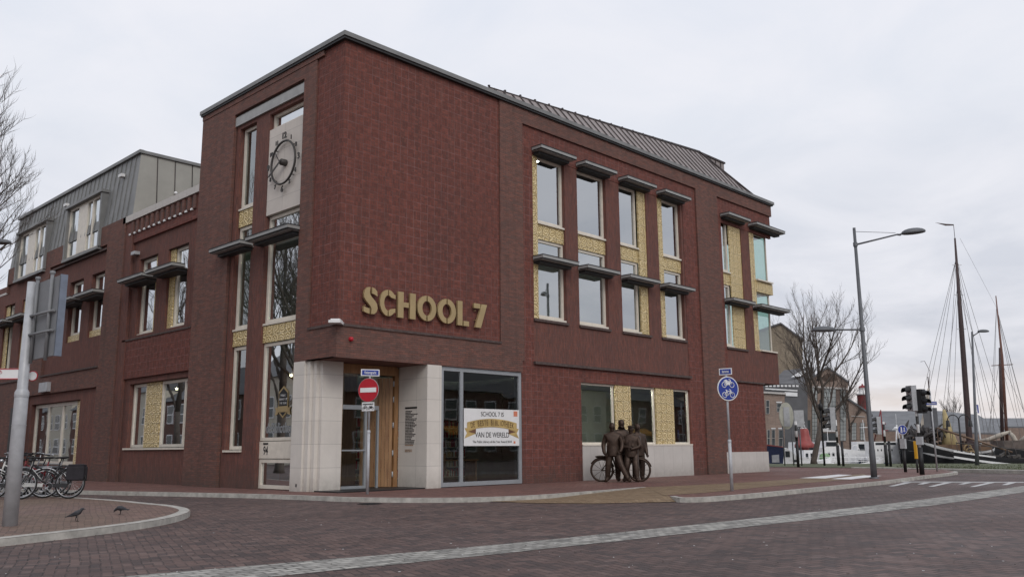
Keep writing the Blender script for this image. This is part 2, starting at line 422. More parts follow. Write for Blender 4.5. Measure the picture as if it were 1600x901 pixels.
def goldtile():
    m, n, b = newmat('gold glazed relief tile'); oc = objcoord(n)
    s = n.nodes.new('ShaderNodeSeparateXYZ'); lk(n, oc, s.inputs[0])
    k = n.nodes.new('ShaderNodeCombineXYZ'); lk(n, math_(n, 'ADD', s.outputs[0], s.outputs[1]), k.inputs[0]); lk(n, s.outputs[2], k.inputs[1])
    T = .34
    s2 = n.nodes.new('ShaderNodeSeparateXYZ'); lk(n, k.outputs[0], s2.inputs[0])
    u = math_(n, 'DIVIDE', s2.outputs[0], T); v = math_(n, 'DIVIDE', s2.outputs[1], T)
    fu = math_(n, 'SUBTRACT', math_(n, 'FRACT', u), .5); fv = math_(n, 'SUBTRACT', math_(n, 'FRACT', v), .5)
    wob = math_(n, 'SUBTRACT', noise(n, k.outputs[0], 6, 2, .5), .5)
    fu2 = math_(n, 'ADD', fu, math_(n, 'MULTIPLY', wob, .5)); fv2 = math_(n, 'ADD', fv, math_(n, 'MULTIPLY', wob, -.4))
    d1 = math_(n, 'SQRT', math_(n, 'ADD', math_(n, 'MULTIPLY', fu2, fu2), math_(n, 'MULTIPLY', fv2, fv2)))
    ang_ = math_(n, 'ARCTAN2', fv2, fu2)
    wav = math_(n, 'SINE', math_(n, 'ADD', math_(n, 'MULTIPLY', d1, 24.0), math_(n, 'MULTIPLY', ang_, 2.0)))     # spiral relief in every tile
    seam = maprange(n, math_(n, 'MAXIMUM', math_(n, 'ABSOLUTE', fu), math_(n, 'ABSOLUTE', fv)), .47, .49, 0, 1)
    c = mixc(n, maprange(n, wav, -.7, .8, 0, 1), (.44, .32, .125), (.76, .62, .35))
    c = mixc(n, maprange(n, noise(n, k.outputs[0], 9, 3, .6), .5, .72, 0, .5), c, (.86, .74, .47))
    c = mixc(n, maprange(n, noise(n, k.outputs[0], 13, 2, .5), .60, .70, 0, .75), c, (.20, .12, .045))
    c = mixc(n, math_(n, 'MULTIPLY', seam, .8), c, (.20, .15, .08))
    lk(n, c, b.inputs['Base Color']); b.inputs['Roughness'].default_value = .36
    bump(n, b, math_(n, 'SUBTRACT', wav, seam), .7, .015)
    return m
M['gold'] = goldtile()
M['brass'] = plain('brushed brass sheet', (.40, .30, .155), .42, .3, .08, 3)
M['dark'] = plain('black painted steel', (.022, .022, .024), .5, .2, .2)
M['clockmetal'] = plain('dark bronze clock metal', (.06, .055, .052), .5, .4, .2)
M['white'] = plain('white paint', (.72, .72, .72), .5, 0, .05)
M['whitewash'] = plain('worn white road paint', (.50, .50, .50), .8, 0, .25, 8)
M['red'] = plain('red sign face', (.42, .012, .025), .4, 0, .05)
M['blue'] = plain('blue sign face', (.02, .045, .27), .4, 0, .05)
M['galv'] = plain('galvanised steel', (.40, .41, .43), .45, .1, .15, 5)
M['lampgrey'] = plain('grey lamp post paint', (.11, .115, .125), .5, .2, .15, 3)
M['interior'] = plain('interior wall', (.34, .38, .32), .9, 0, .15, 1)
M['interior_d'] = plain('interior floor', (.16, .15, .13), .8, 0, .2, 1)
M['ceiling'] = plain('ceiling board', (.30, .31, .29), .9, 0, .05, 1)
M['bark'] = plain('grey brown bark', (.085, .072, .062), .9, 0, .3, 12, bmp=.5)
M['twig'] = plain('brown twig bark', (.095, .078, .068), .9, 0, .25, 5)
M['bronze'] = plain('dark patinated bronze', (.055, .036, .027), .5, .55, .35, 9, bmp=.25)
M['road'] = paving('purple brown clinker road', [(.058, .043, .042), (.084, .057, .052), (.108, .070, .062), (.128, .080, .069), (.152, .104, .092)], (.030, .025, .024), .105, 20, .10, (.075, .058, .058), .4, .8, track=.35)
M['red_pave'] = paving('red brick footway', [(.115, .056, .048), (.16, .075, .062), (.19, .092, .075)], (.05, .035, .03), .10, 8, .08, (.10, .062, .052), .4)
M['yellow_pave'] = paving('yellow brick cycle path', [(.16, .108, .062), (.205, .140, .082), (.24, .172, .105)], (.08, .055, .035), .10, 40, .08, (.14, .10, .06), .4)
M['island_pave'] = paving('red brown brick island', [(.13, .085, .072), (.165, .105, .088), (.20, .13, .105)], (.05, .04, .032), .10, 20, .08, (.125, .105, .06), .45)
M['setts'] = paving('grey granite setts', [(.17, .165, .155), (.27, .26, .24), (.34, .33, .305), (.42, .405, .37)], (.05, .048, .044), .125, 3, .15, (.24, .235, .21), .35, 1.0, .25, 'run')
M['kerb'] = plain('concrete kerb', (.37, .355, .325), .85, 0, .3, 5, bmp=.3)
M['grass'] = None
def grassmat():
    m, n, b = newmat('verge grass'); oc = objcoord(n)
    c = mixc(n, maprange(n, noise(n, oc, 3, 6, .7), .35, .65, 0, 1), (.055, .07, .03), (.10, .105, .055))
    lk(n, c, b.inputs['Base Color']); b.inputs['Roughness'].default_value = .9; return m
M['grass'] = grassmat()
def watermat():
    m, n, b = newmat('harbour water'); oc = objcoord(n)
    b.inputs['Base Color'].default_value = (.03, .04, .04, 1); b.inputs['Roughness'].default_value = .08
    bump(n, b, noise(n, oc, 1.5, 4, .6), .4, .05); return m
M['water'] = watermat()
M['rubber'] = plain('black tyre rubber', (.02, .02, .02), .8, 0, .2)
M['chrome'] = plain('bright bicycle metal', (.45, .46, .48), .3, .8, .1)

# ------------------------------------------------------------------ setting: ground, water, road surfaces
ZR = -0.10                                     # carriageway level; the footways lie at 0
dc = ray(1400, 697); D = Vector((dc.x, dc.y, 0)).normalized(); S = Vector((D.y, -D.x, 0))
c0 = Vector((CAM.x, CAM.y, 0))
def DS(d, s, z=0.0): p = c0 + D * d + S * s; return Vector((p.x, p.y, z))
QD0, QD1, QS0, QS1, ZW = 57.0, 112.0, -34.0, 120.0, -1.0
g = MB()
for d0, d1, s0, s1 in ((-900, QD0, -1500, 1500), (QD1, 2500, -1500, 1500), (QD0, QD1, -1500, QS0), (QD0, QD1, QS1, 1500)):
    g.quad(DS(d0, s0, ZR), DS(d0, s1, ZR), DS(d1, s1, ZR), DS(d1, s0, ZR))
tag(g.build('ground', M['road']), 'purple brown clinker paved ground', None, None, 'structure')
g = MB(); g.quad(DS(QD0 - 1, QS0 - 1, ZW), DS(QD0 - 1, QS1 + 1, ZW), DS(QD1 + 1, QS1 + 1, ZW), DS(QD1 + 1, QS0 - 1, ZW))
tag(g.build('water', M['water']), kind='structure')
g = MB()
for a, b_ in ((DS(QD0, QS0), DS(QD0, QS1)), (DS(QD1, QS0), DS(QD1, QS1)), (DS(QD0, QS0), DS(QD1, QS0)), (DS(QD0, QS1), DS(QD1, QS1))):
    g.quad(a + Vector((0, 0, -2)), b_ + Vector((0, 0, -2)), b_ + Vector((0, 0, ZR - .004)), a + Vector((0, 0, ZR - .004)))
tag(g.build('quay', M['kerb']), kind='structure')

def sheet(name, pts, z, mat, label=None, kind='structure'):
    g = MB(); g.add([(p[0], p[1], z if len(p) < 3 or z is not None else p[2]) for p in pts], [tuple(range(len(pts)))])
    return tag(g.build(name, mat), label, kind=kind)
def strip(name, L_, R_, zl, mat, label=None, thick=0.0):
    g = MB(); n = len(L_)
    g.add([(p[0], p[1], zl) for p in L_] + [(p[0], p[1], zl) for p in R_], [(i, i + 1, n + i + 1, n + i) for i in range(n - 1)])
    return tag(g.build(name, mat), label, kind='structure')
def smoothpts(P, k=6):
    P = [Vector((p[0], p[1], 0)) for p in P]; o = []
    for i in range(len(P) - 1):
        p0 = P[max(i - 1, 0)]; p1 = P[i]; p2 = P[i + 1]; p3 = P[min(i + 2, len(P) - 1)]
        for j in range(k):
            t = j / k
            o.append(.5 * ((2 * p1) + (p2 - p0) * t + (2 * p0 - 5 * p1 + 4 * p2 - p3) * t * t + (3 * p1 - p0 - 3 * p2 + p3) * t ** 3))
    o.append(P[-1]); return o
def kerbline(name, P, side, wd=.14, z0=ZR, z1=.004, label=None, zend=None):
    # a real kerbstone run: outer face, top, inner face
    g = MB(); n = len(P); A = []; B = []
    for i, p in enumerate(P):
        t = (P[min(i + 1, n - 1)] - P[max(i - 1, 0)]).normalized(); nn = Vector((-t.y, t.x, 0)) * side
        A.append(p); B.append(p + nn * wd)
    zz = [z1 if zend is None else z1 + (zend - z1) * max(0, (i - n * .55) / (n * .45)) for i in range(n)]
    vs = [(p.x, p.y, z0 - .05) for p in A] + [(p.x, p.y, zz[i] - .012) for i, p in enumerate(A)] + [(p.x + (B[i] - A[i]).x * .1, p.y + (B[i] - A[i]).y * .1, zz[i]) for i, p in enumerate(A)] + [(p.x, p.y, zz[i]) for i, p in enumerate(B)] + [(p.x, p.y, z0 - .05) for p in B]
    fs = [(k * n + i, k * n + i + 1, (k + 1) * n + i + 1, (k + 1) * n + i) for k in range(4) for i in range(n - 1)]
    g.add(vs, fs); return tag(g.build(name, M['kerb']), label, kind='structure')

# setts strip across the road
up_ = [(-13.5, -9.3), (-11.2, -9.9), (-9.20, -10.22), (-8.0, -10.45), (-4.8, -11.0), (.85, -11.45), (6.5, -11.75), (15.6, -11.7), (22, -11.4), (40, -9.8)]
lo_ = [(-13.5, -10.2), (-11.2, -10.8), (-9.3, -11.1), (-8.4, -11.3), (-5.3, -11.72), (-.1, -12.2), (6.0, -12.6), (14.6, -12.6), (22, -12.3), (40, -10.7)]
strip('setts_strip', smoothpts(up_), smoothpts(lo_), ZR + .004, M['setts'], 'grey granite setts strip across the road')
# building footway
k1 = [G(-150, 759, 0), G(0, 763, 0), G(140, 766.5, 0), G(270, 769, 0), G(390, 771.5, 0), G(470, 774, 0), G(540, 776.5, 0), G(600, 777.5, 0), G(660, 777.8, 0), G(730, 777.2, 0), G(800, 775.2, 0), G(860, 772, 0), G(930, 766.8, 0), G(1010, 760.5, 0)]
k1 = smoothpts(k1, 4)
kerbline('kerb', k1, 1, label='pale kerb round the library footway')
k2 = smoothpts([G(1046, 774.5, 0), G(1062, 777, 0), G(1100, 776.6, 0), G(1150, 773.2, 0), G(1200, 769, 0), G(1300, 759.3, 0), G(1380, 751.5, 0)], 4)
kerbline('kerb', k2, 1, label='pale kerb along the cycle path strip')
kE = k1[-1]
far_edge = [G(1415, 747, 0), G(1450, 742.5, 0), G(1478, 739.5, 0), G(1492, 737.5, 0), G(1496, 736, 0), G(1480, 734.8, 0)]
inner = [kE, (kE + k2[0]) * .5 + Vector((.25, .2, 0)), k2[0]]
pts = k1[:] + [inner[1]] + k2[:] + far_edge + [DS(52.5, 4), DS(52.5, -20), Vector((30, 18, 0)), Vector((10, 3.0, 0)), Vector((2.6, 2.9, 0)), Vector((.5, 3, 0)), Vector((.5, 32, 0))]
from mathutils.geometry import tessellate_polygon
def tess(name, pts, z, mat, label=None):
    tri = tessellate_polygon([[Vector((p[0], p[1], 0)) for p in pts]])
    g = MB(); g.add([(p[0], p[1], z) for p in pts], [t for t in tri])
    o = g.build(name, mat)
    me = o.data
    for p in me.polygons:
        pass
    import bmesh
    bm = bmesh.new(); bm.from_mesh(me)
    for f in bm.faces:
        if f.normal.z < 0: f.normal_flip()
    bm.to_mesh(me); bm.free()
    return tag(o, label, kind='structure')
kerbline('kerb', smoothpts([k2[-1]] + far_edge, 3), 1, label='pale kerb where the footway meets the side road')
tess('footway', pts, 0.0, M['red_pave'], 'red brick footway round the library')
# ramp of the cycle path down to the road
g = MB()
ra = [kE + Vector((-.02, 0, 0)), inner[1], k2[0]]
rb = [G(800, 784.5, ZR), G(830, 786, ZR), G(930, 786.5, ZR), G(1050, 784, ZR), G(1075, 783, ZR)]
allp = [(kE.x, kE.y, .002), (inner[1].x, inner[1].y, .002), (k2[0].x, k2[0].y, .002), (*rb[4][:2], ZR + .01), (*rb[3][:2], ZR + .01), (*rb[2][:2], ZR + .01), (*rb[1][:2], ZR + .01), (*rb[0][:2], ZR + .01)]
kk = [p for p in k1 if p.x > 1.0 and p.x < kE.x - .05]
allp += [(p.x, p.y, ZR + .012 + (.09 * max(0, (i / len(kk) - .45) / .55))) for i, p in enumerate(kk)]
tri = tessellate_polygon([[Vector((p[0], p[1], 0)) for p in allp]])
g.add(allp, tri); o = g.build('cycle_path_ramp', M['yellow_pave']); tag(o, 'yellow brick ramp where the cycle path meets the road', kind='structure')
# yellow band on the footway
ya = [kE + Vector((0, .0, 0)), G(1080, 757.5, 0), G(1150, 754, 0), G(1250, 747.5, 0), G(1310, 743, 0), G(1350, 740, 0)]
yb = [k2[0] + Vector((.15, .25, 0)), G(1100, 769.5, 0), G(1150, 764.5, 0), G(1250, 755, 0), G(1310, 750, 0), G(1360, 746, 0)]
strip('cycle_path', ya, yb, .004, M['yellow_pave'], 'yellow brick cycle path')
# island with bicycles
isl = [G(-300, 868, 0), G(-120, 853, 0), G(0, 841, 0), G(70, 833.5, 0), G(130, 827, 0), G(200, 818.5, 0), G(250, 811, 0), G(282, 804, 0), G(297, 797.5, 0), G(292, 793, 0), G(270, 788.8, 0), G(240, 786, 0), G(200, 782, 0), G(160, 779, 0), G(60, 773.5, 0), G(-100, 768, 0)]
isl = smoothpts(isl, 4)
kerbline('kerb', isl, 1, wd=.2, label='pale kerb round the left traffic island')
tess('traffic_island', isl + [Vector((-12, 14, 0)), Vector((-24, 4, 0))], 0.0, M['island_pave'], 'red brown brick traffic island')
# painted marks
def mark(pxs, z, label):
    q = [G(*p, z) for p in pxs]
    return [(v.x, v.y, v.z) for v in q]
g = MB()
for a in (((1249, 746.2), (1310, 740.6), (1332, 741.2), (1290, 746.8)), ((1298, 747.6), (1350, 742), (1378, 742.6), (1330, 748.2))):
    g.add(mark(a, .008, ''), [(0, 1, 2, 3)])
tag(g.build('white_cycle_marking', M['white']), 'white painted cycle crossing blocks on the footway', kind='structure')
g = MB()
g.add(mark(((1372, 752.6), (1600, 753.2), (1600, 752.2), (1374, 751.6)), ZR + .008, ''), [(0, 1, 2, 3)])
for x0, x1, y1 in ((1375, 1385, 755), (1388, 1415, 759), (1433, 1445, 756), (1450, 1478, 759.5), (1497, 1510, 756), (1515, 1545, 759.8), (1565, 1578, 757)):
    yy = 753.2
    g.add(mark(((x0, y1), (x0 + 9, y1), (x1 + 10, yy), (x1 - 2, yy)), ZR + .008, ''), [(0, 1, 2, 3)])
tag(g.build('white_road_hatching', M['whitewash']), 'white painted hatching on the road by the lamp', kind='structure')
# verge
e0 = [G(1180, 729.0, 0), G(1400, 731.5, 0), G(1500, 733.5, 0), G(1700, 737, 0)]
e1 = [DS(QD0 - .3, -22), DS(QD0 - .3, 0), DS(QD0 - .3, 8), DS(QD0 - .3, 40)]
g = MB(); n = 4
g.add([(p.x, p.y, .02) for p in e0] + [(p.x, p.y, .03) for p in e1], [(i, i + 1, 5 + i, 4 + i) for i in range(3)])
tag(g.build('grass_verge', M['grass']), 'green grass verge along the quay', kind='structure')
kerbline('kerb', smoothpts([G(1330, 731.2, 0), G(1400, 732.2, 0), G(1500, 734.2, 0), G(1700, 738, 0)], 3), 1, wd=.35, z1=.06, label='pale kerb before the grass verge')
# short grass blades on the verge so its edge is not a ruled line
g = MB()
for i in range(5000):
    k = random.random(); a = e0[1].lerp(e0[3], k); b_ = e1[1].lerp(e1[3], k); p = a.lerp(b_, random.random() ** 2)
    h = random.uniform(.03, .09); an = random.random() * 6.28; q = Vector((math.cos(an), math.sin(an), 0)) * .03
    g.add([p - q, p + q, p + Vector((random.uniform(-.05, .05), random.uniform(-.05, .05), h))], [(0, 1, 2)])
tag(g.build('grass_tufts', M['grass']), 'short rough grass on the verge', 'grass', None, 'stuff')
# stray litter and crumbs on the pavers

# ------------------------------------------------------------------ the library
LIB = thing('library_building', 'large red brown brick library with brass SCHOOL 7 letters, a clock and gold tiles', 'building')
def P(pl, u, d, z): return (u, -d, z) if pl == 'R' else (-d, u, z)
def pbox(mb, pl, u0, u1, z0, z1, d0, d1, mi=0):
    a = P(pl, u0, d0, z0); b = P(pl, u1, d1, z1)
    mb.box(min(a[0], b[0]), max(a[0], b[0]), min(a[1], b[1]), max(a[1], b[1]), z0, z1, mi)
def facade(mb, pl, rect, holes, d, depth, outer=True, mi=0):
    """a wall sheet with openings: front faces at offset d, reveals running back by depth"""
    u0, u1, z0, z1 = rect
    us = sorted({u0, u1, *[min(max(x, u0), u1) for h in holes for x in h[:2]]})
    zs = sorted({z0, z1, *[min(max(x, z0), z1) for h in holes for x in h[2:]]})
    def solid(i, j):
        if i < 0 or j < 0 or i >= len(us) - 1 or j >= len(zs) - 1: return None
        cu = (us[i] + us[i + 1]) / 2; cz = (zs[j] + zs[j + 1]) / 2
        return not any(h[0] < cu < h[1] and h[2] < cz < h[3] for h in holes)
    for i in range(len(us) - 1):
        for j in range(len(zs) - 1):
            if not solid(i, j): continue
            a, b, c, e = us[i], us[i + 1], zs[j], zs[j + 1]
            mb.quad(P(pl, a, d, c), P(pl, b, d, c), P(pl, b, d, e), P(pl, a, d, e), mi)
            for (di, dj, q) in ((-1, 0, ((a, c), (a, e))), (1, 0, ((b, c), (b, e))), (0, -1, ((a, c), (b, c))), (0, 1, ((a, e), (b, e)))):
                s_ = solid(i + di, j + dj)
                if s_ is True or (s_ is None and not outer): continue
                (x, y), (x2, y2) = q
                mb.quad(P(pl, x, d, y), P(pl, x2, d, y2), P(pl, x2, d - depth, y2), P(pl, x, d - depth, y), mi)

def window(pl, u0, u1, z0, z1, dep, mull=(), trans=(), fw=.075, mat='frame', gl='glass', name='window', label=None, glassoff=.05):
    """frame ring with mullions and transoms; panes are sub-parts"""
    mb = MB(); f0, f1 = -dep - .07, -dep
    pbox(mb, pl, u0, u0 + fw, z0, z1, f0, f1); pbox(mb, pl, u1 - fw, u1, z0, z1, f0, f1)
    pbox(mb, pl, u0 + fw, u1 - fw, z0, z0 + fw, f0, f1); pbox(mb, pl, u0 + fw, u1 - fw, z1 - fw, z1, f0, f1)
    for m_ in mull: pbox(mb, pl, m_ - fw / 2, m_ + fw / 2, z0 + fw, z1 - fw, f0, f1 - .003)
    us = [u0 + fw] + list(mull) + [u1 - fw]
    for t in trans: pbox(mb, pl, u0 + fw, u1 - fw, t - fw / 2, t + fw / 2, f0, f1 - .006)
    o = mb.build(name, M[mat], LIB)
    if label: o['label'] = label
    for i in range(len(us) - 1):
        a = us[i] + (fw / 2 if i else 0); b = us[i + 1] - (fw / 2 if i < len(us) - 2 else 0)
        gm = MB(); d = -dep - glassoff
        zs = [z0 + fw] + list(trans) + [z1 - fw]
        for j in range(len(zs) - 1):
            c = zs[j] + (fw / 2 if j else 0); e = zs[j + 1] - (fw / 2 if j < len(zs) - 2 else 0)
            gm.quad(P(pl, a, d, c), P(pl, b, d, c), P(pl, b, d, e), P(pl, a, d, e))
        gm.build('pane', M[gl], o)
    return o
def sill(win, pl, u0, u1, z, d0, d1, h=.06, mat='frame'):
    mb = MB(); pbox(mb, pl, u0, u1, z - h, z, d0, d1); return mb.build('sill', M[mat], win)
def goldpanel(pl, u0, u1, z0, z1, dep):
    mb = MB(); pbox(mb, pl, u0, u1, z0, z1, -dep - .05, -dep); return mb.build('gold_tile_panel', M['gold'], LIB)
def canopy(pl, u0, u1, z, d=.4, back=-.12, th=.105):
    """steel window canopy: box fascia, dark top lip, lower soffit step"""
    mb = MB()
    pbox(mb, pl, u0, u1, z - th, z, -.05, d, 0)
    pbox(mb, pl, u0 - .012, u1 + .012, z, z + .022, -.05, d + .014, 1)
    pbox(mb, pl, u0 + .05, u1 - .05, z - th - .03, z - th, back, d - .06, 0)
    pbox(mb, pl, u0 + .12, u1 - .12, z - th - .12, z - th - .03, back, d - .24, 1)
    pbox(mb, pl, u0 - .004, u1 + .004, z - th - .004, z - th + .012, .0, d + .006, 1)
    return mb.build('canopy', [M['canopy'], M['canopy_d']], LIB)

# --- smooth brick skeleton of the street (R) face
mb = MB()
ZT = 12.36
facade(mb, 'R', (0, 24.5, 0, ZT), [(-1, 6.12, 4.36, 99), (-1, 7.1, -1, 3.47), (7.2, 17.86, -1, 11.84), (-1, 7.2, -1, 3.47), (7.1, 17.86, -1, 3.83), (19.56, 24.6, 3.87, 11.84), (19.56, 24.36, -1, 3.9), (22.86, 25, -1, 3.87)], 0, .1, False)
pbox(mb, 'R', 0, 7.1, 3.47, 3.47 + .02, -1.4, -.1)      # soffit over the entrance
# corner band on the side street (L)
facade(mb, 'L', (0, 8.3, 0, ZT), [(-1, 1.36, 4.36, 99), (-1, 2.0, -1, 3.47), (2.0, 6.08, -1, 11.82)], 0, .1, False)
mb.build('brick_wall', M['brick'], LIB)
# corner ledge under the relief panel
mb = MB()
pbox(mb, 'R', -.03, 6.14, 4.30, 4.37, -.05, .035); pbox(mb, 'L', -.03, 1.36, 4.301, 4.371, -.05, .032)
pbox(mb, 'R', 7.68, 16.92, 3.77, 3.86, -.1, .03); pbox(mb, 'R', 19.9, 22.86, 3.80, 3.87, -.1, .02)
mb.build('ledge', M['ledge'], LIB)
# --- relief brick of tower, bays
mb = MB()
facade(mb, 'R', (.05, 6.12, 4.37, ZT), [], -.05, .3, False)
facade(mb, 'L', (.05, 1.36, 4.37, ZT), [], -.05, .3, False)
facade(mb, 'R', (7.1, 17.9, 0, 11.86), [(7.72, 16.88, 3.85, 10.92), (10.07, 16.85, -1, 3.3)], -.07, .1, False)
facade(mb, 'R', (19.56, 24.42, 3.87, 11.86), [(19.9, 24.6, 3.87, 10.75)], -.07, .1, False)
facade(mb, 'R', (19.56, 22.86, 0, 3.87), [], -.07, .1, False)
mb.build('relief_brick_wall', M['brick_p'], LIB)
# --- vertical brick fields around the windows
cols = [(7.76, 9.42), (10.10, 11.76), (12.58, 14.30), (15.08, 16.74)]
mb = MB()
facade(mb, 'R', (7.72, 16.88, 3.86, 10.92), [(a, b, 5.28, 10.95) for a, b in cols], -.085, .3, False)
mb.build('vertical_brick_wall', M['brick_v'], LIB); mb = MB()
facade(mb, 'R', (19.9, 24.42, 3.87, 10.75), [(19.92, 21.62, 5.28, 10.8), (22.36, 24.5, 5.3, 10.8)], -.085, .3, False)
mb.build('vertical_brick_wall', M['brick_v'], LIB)
# --- plinths
mb = MB(); pbox(mb, 'R', 10.07, 16.85, 0, 1.17, -.2, -.045); pbox(mb, 'R', 19.3, 22.8, 0, .86, -.1, .02)
mb.build('plinth', M['concrete'], LIB)
# --- end walls, back, roof deck, and inner floors so that the shell is closed
mb = MB()
mb.box(22.6, 22.86, .3, 14, 0, 3.87); mb.box(24.2, 24.44, 3.4, 14, 3.87, 12.3); mb.box(24.19, 24.43, .12, 3.4, 10.85, 12.3); mb.box(24.18, 24.42, .1, 3.4, 3.9, 5.28)
mb.box(6, 24.2, 13.8, 14, 0, 12.3)
mb.build('side_wall', M['brick'], LIB)
mb = MB(); mb.box(.3, 6.2, .6, 8.2, 12.0, 12.28); mb.box(6.2, 24.2, .6, 13.8, 12.0, 12.28); mb.build('roof_deck', M['zinc'], LIB)
mb = MB()
mb.box(.95, 22.6, 1.3, 13.8, 3.55, 3.8); mb.box(.35, 24.2, .35, 13.8, 8.1, 8.35); mb.build('floor_slab', M['ceiling'], LIB)
mb = MB()
mb.box(.4, 22.6, .45, 30, -.02, .006); mb.build('ground_floor', M['interior_d'], LIB)
mb = MB()
mb.box(3.7, 22.6, 5.2, 5.35, .01, 3.55); mb.box(9.0, 9.15, .4, 5.2, .01, 3.5)
mb.box(6.3, 6.45, .6, 13.8, 3.8, 12.0); mb.box(6.5, 24.2, 5.0, 5.15, 3.8, 12.0)
mb.box(3.6, 3.75, 6, 30, 0, 12.0 - 2.3); mb.box(.3, 3.6, 5.9, 6.0, 3.8, 12.0); mb.box(.3, .4, 1.4, 2.0, 3.5, 12)
mb.build('inner_wall', M['interior'], LIB)
# eaves trim of the tower
mb = MB()
pbox(mb, 'R', -.06, 24.6, 12.36, 12.43, -.2, .07, 0); pbox(mb, 'L', .2, 8.36, 12.36, 12.43, -.4, .06, 0)
pbox(mb, 'R', -.09, 24.66, 12.43, 12.56, -.3, .11, 1); pbox(mb, 'L', .3, 8.4, 12.43, 12.56, -.5, .09, 1)
mb.build('eaves_trim', [M['canopy_d'], M['zinc']], LIB)
mb = MB(); mb.box(-.02, .3, 1.0, 8.3, 12.2, 12.36); mb.box(.1, 6, 8.2, 8.29, 8.5, 12.36); mb.build('tower_return_wall', M['brick'], LIB)

# --- windows of the upper floors, street side
gap = .22
def column(u0, u1, gl_=0, gr=0, z_lo=5.30, glass='glass'):
    a, b = u0 + gl_, u1 - gr
    w1 = window('R', a + (.02 if gl_ else 0), b - (.02 if gr else 0), z_lo + .06, 8.02, gap, trans=(7.28,), fw=.085, gl=glass)
    sill(w1, 'R', a + .005, b - .005, z_lo + .05, -.3, -.1)
    w2 = window('R', a + (.02 if gl_ else 0), b - (.02 if gr else 0), 8.62, 10.92, gap, fw=.085, gl=glass)
    sill(w2, 'R', a + .005, b - .005, 8.61, -.3, -.11)
    goldpanel('R', a, b, 8.03, 8.55, gap - .05)
    if gl_: goldpanel('R', u0, u0 + gl_, z_lo, 10.92, gap - .10)
    if gr: goldpanel('R', u1 - gr, u1, z_lo, 10.92, gap - .10)
column(*cols[0], gl_=.27); column(*cols[1]); column(*cols[2], gr=.5); column(*cols[3], gl_=.36)
column(19.92, 21.62, gr=1.0)
for a, b in cols + [(19.92, 21.62)]:
    canopy('R', a - .06, b + .12, 11.12); canopy('R', a - .06, b + .12, 7.34)
    mb = MB(); pbox(mb, 'R', a - .04, b + .06, 5.19, 5.275, -.1, -.02); mb.build('brick_sill', M['ledge'], LIB)
canopy('R', 22.3, 25.0, 11.12); canopy('R', 22.3, 25.0, 7.34)
# glazed bay at the corner: glass turns the corner
goldpanel('R', 22.36, 22.84, 5.30, 10.9, .12)
for z0, z1 in ((5.36, 8.02), (8.62, 10.8)):
    o = window('R', 22.86, 24.2, z0, z1, gap, trans=(7.28,) if z0 < 6 else (), fw=.05, gl='glass_green')
    mb = MB(); mb.quad((24.18, .24, z0), (24.18, 3.4, z0), (24.18, 3.4, z1), (24.18, .24, z1)); mb.build('pane', M['glass_green'], o)
    sill(o, 'R', 22.84, 24.3, z0, -.3, .0)
mb = MB(); pbox(mb, 'R', 22.84, 24.38, 8.04, 8.55, -.3, -.1); mb.box(24.1, 24.36, .3, 3.4, 8.04, 8.55); mb.build('gold_tile_panel', M['gold'], LIB)
mb = MB(); mb.box(22.4, 24.4, .1, 2.2, 3.86, 3.89); mb.build('bay_soffit', M['ledge'], LIB)

# --- ground floor window group, street side
w = window('R', 10.07, 12.62, 1.2, 3.3, .16, fw=.07, gl='glass_low', mull=(11.95,)); sill(w, 'R', 10.07, 16.85, 1.2, -.3, -.03, .05)
goldpanel('R', 12.02 + .0, 12.95, 1.2, 3.3, .10)
window('R', 12.96, 14.5, 1.2, 3.3, .16, fw=.07, gl='glass_low')
goldpanel('R', 14.51, 15.72, 1.2, 3.3, .10)
window('R', 15.73, 16.84, 1.2, 3.3, .16, fw=.07, gl='glass_low')

# --- shop front
w = window('R', 3.68, 7.08, .02, 3.46, .06, mull=(4.52,), fw=.12, mat='alu', gl='glass_low', label='large grey framed ground floor window with white banner')
mb = MB(); pbox(mb, 'R', 3.6, 3.68, 0, 3.46, -.3, -.06); pbox(mb, 'R', 7.0, 7.12, 0, 3.47, -.3, -.14); mb.build('window_jamb', M['alu'], LIB)
# bookshelves seen through it
mb = MB()
for i in range(5):
    for k in range(6):
        mb.box(4.0 + i * 1.0, 4.95 + i * 1.0, 4.6, 4.9, .1 + k * .34, .13 + k * .34, 0)
        x = 4.02 + i
        while x < 4.9 + i:
            wd_ = random.uniform(.025, .06); h = random.uniform(.18, .28)
            mb.box(x, x + wd_, 4.64, 4.85, .13 + k * .34, .13 + k * .34 + h, random.choice((1, 2, 3, 0))); x += wd_ + .004
bk = mb.build('bookshelf', [M['frame'], M['red'], M['interior_d'], M['gold']])
tag(bk, 'pale library shelves full of books behind the large window', 'bookshelf')
mb = MB(); mb.box(5.0, 6.6, 1.5, 2.1, .72, .76); mb.box(5.05, 5.1, 1.55, 2.05, 0, .72); mb.box(6.5, 6.55, 1.55, 2.05, 0, .72); mb.box(5.3, 5.8, 2.2, 2.25, .5, .95); mb.box(5.3, 5.8, 2.2, 2.6, .45, .5)
tag(mb.build('reading_table', M['wood']), 'wooden reading table just behind the banner window', 'table')

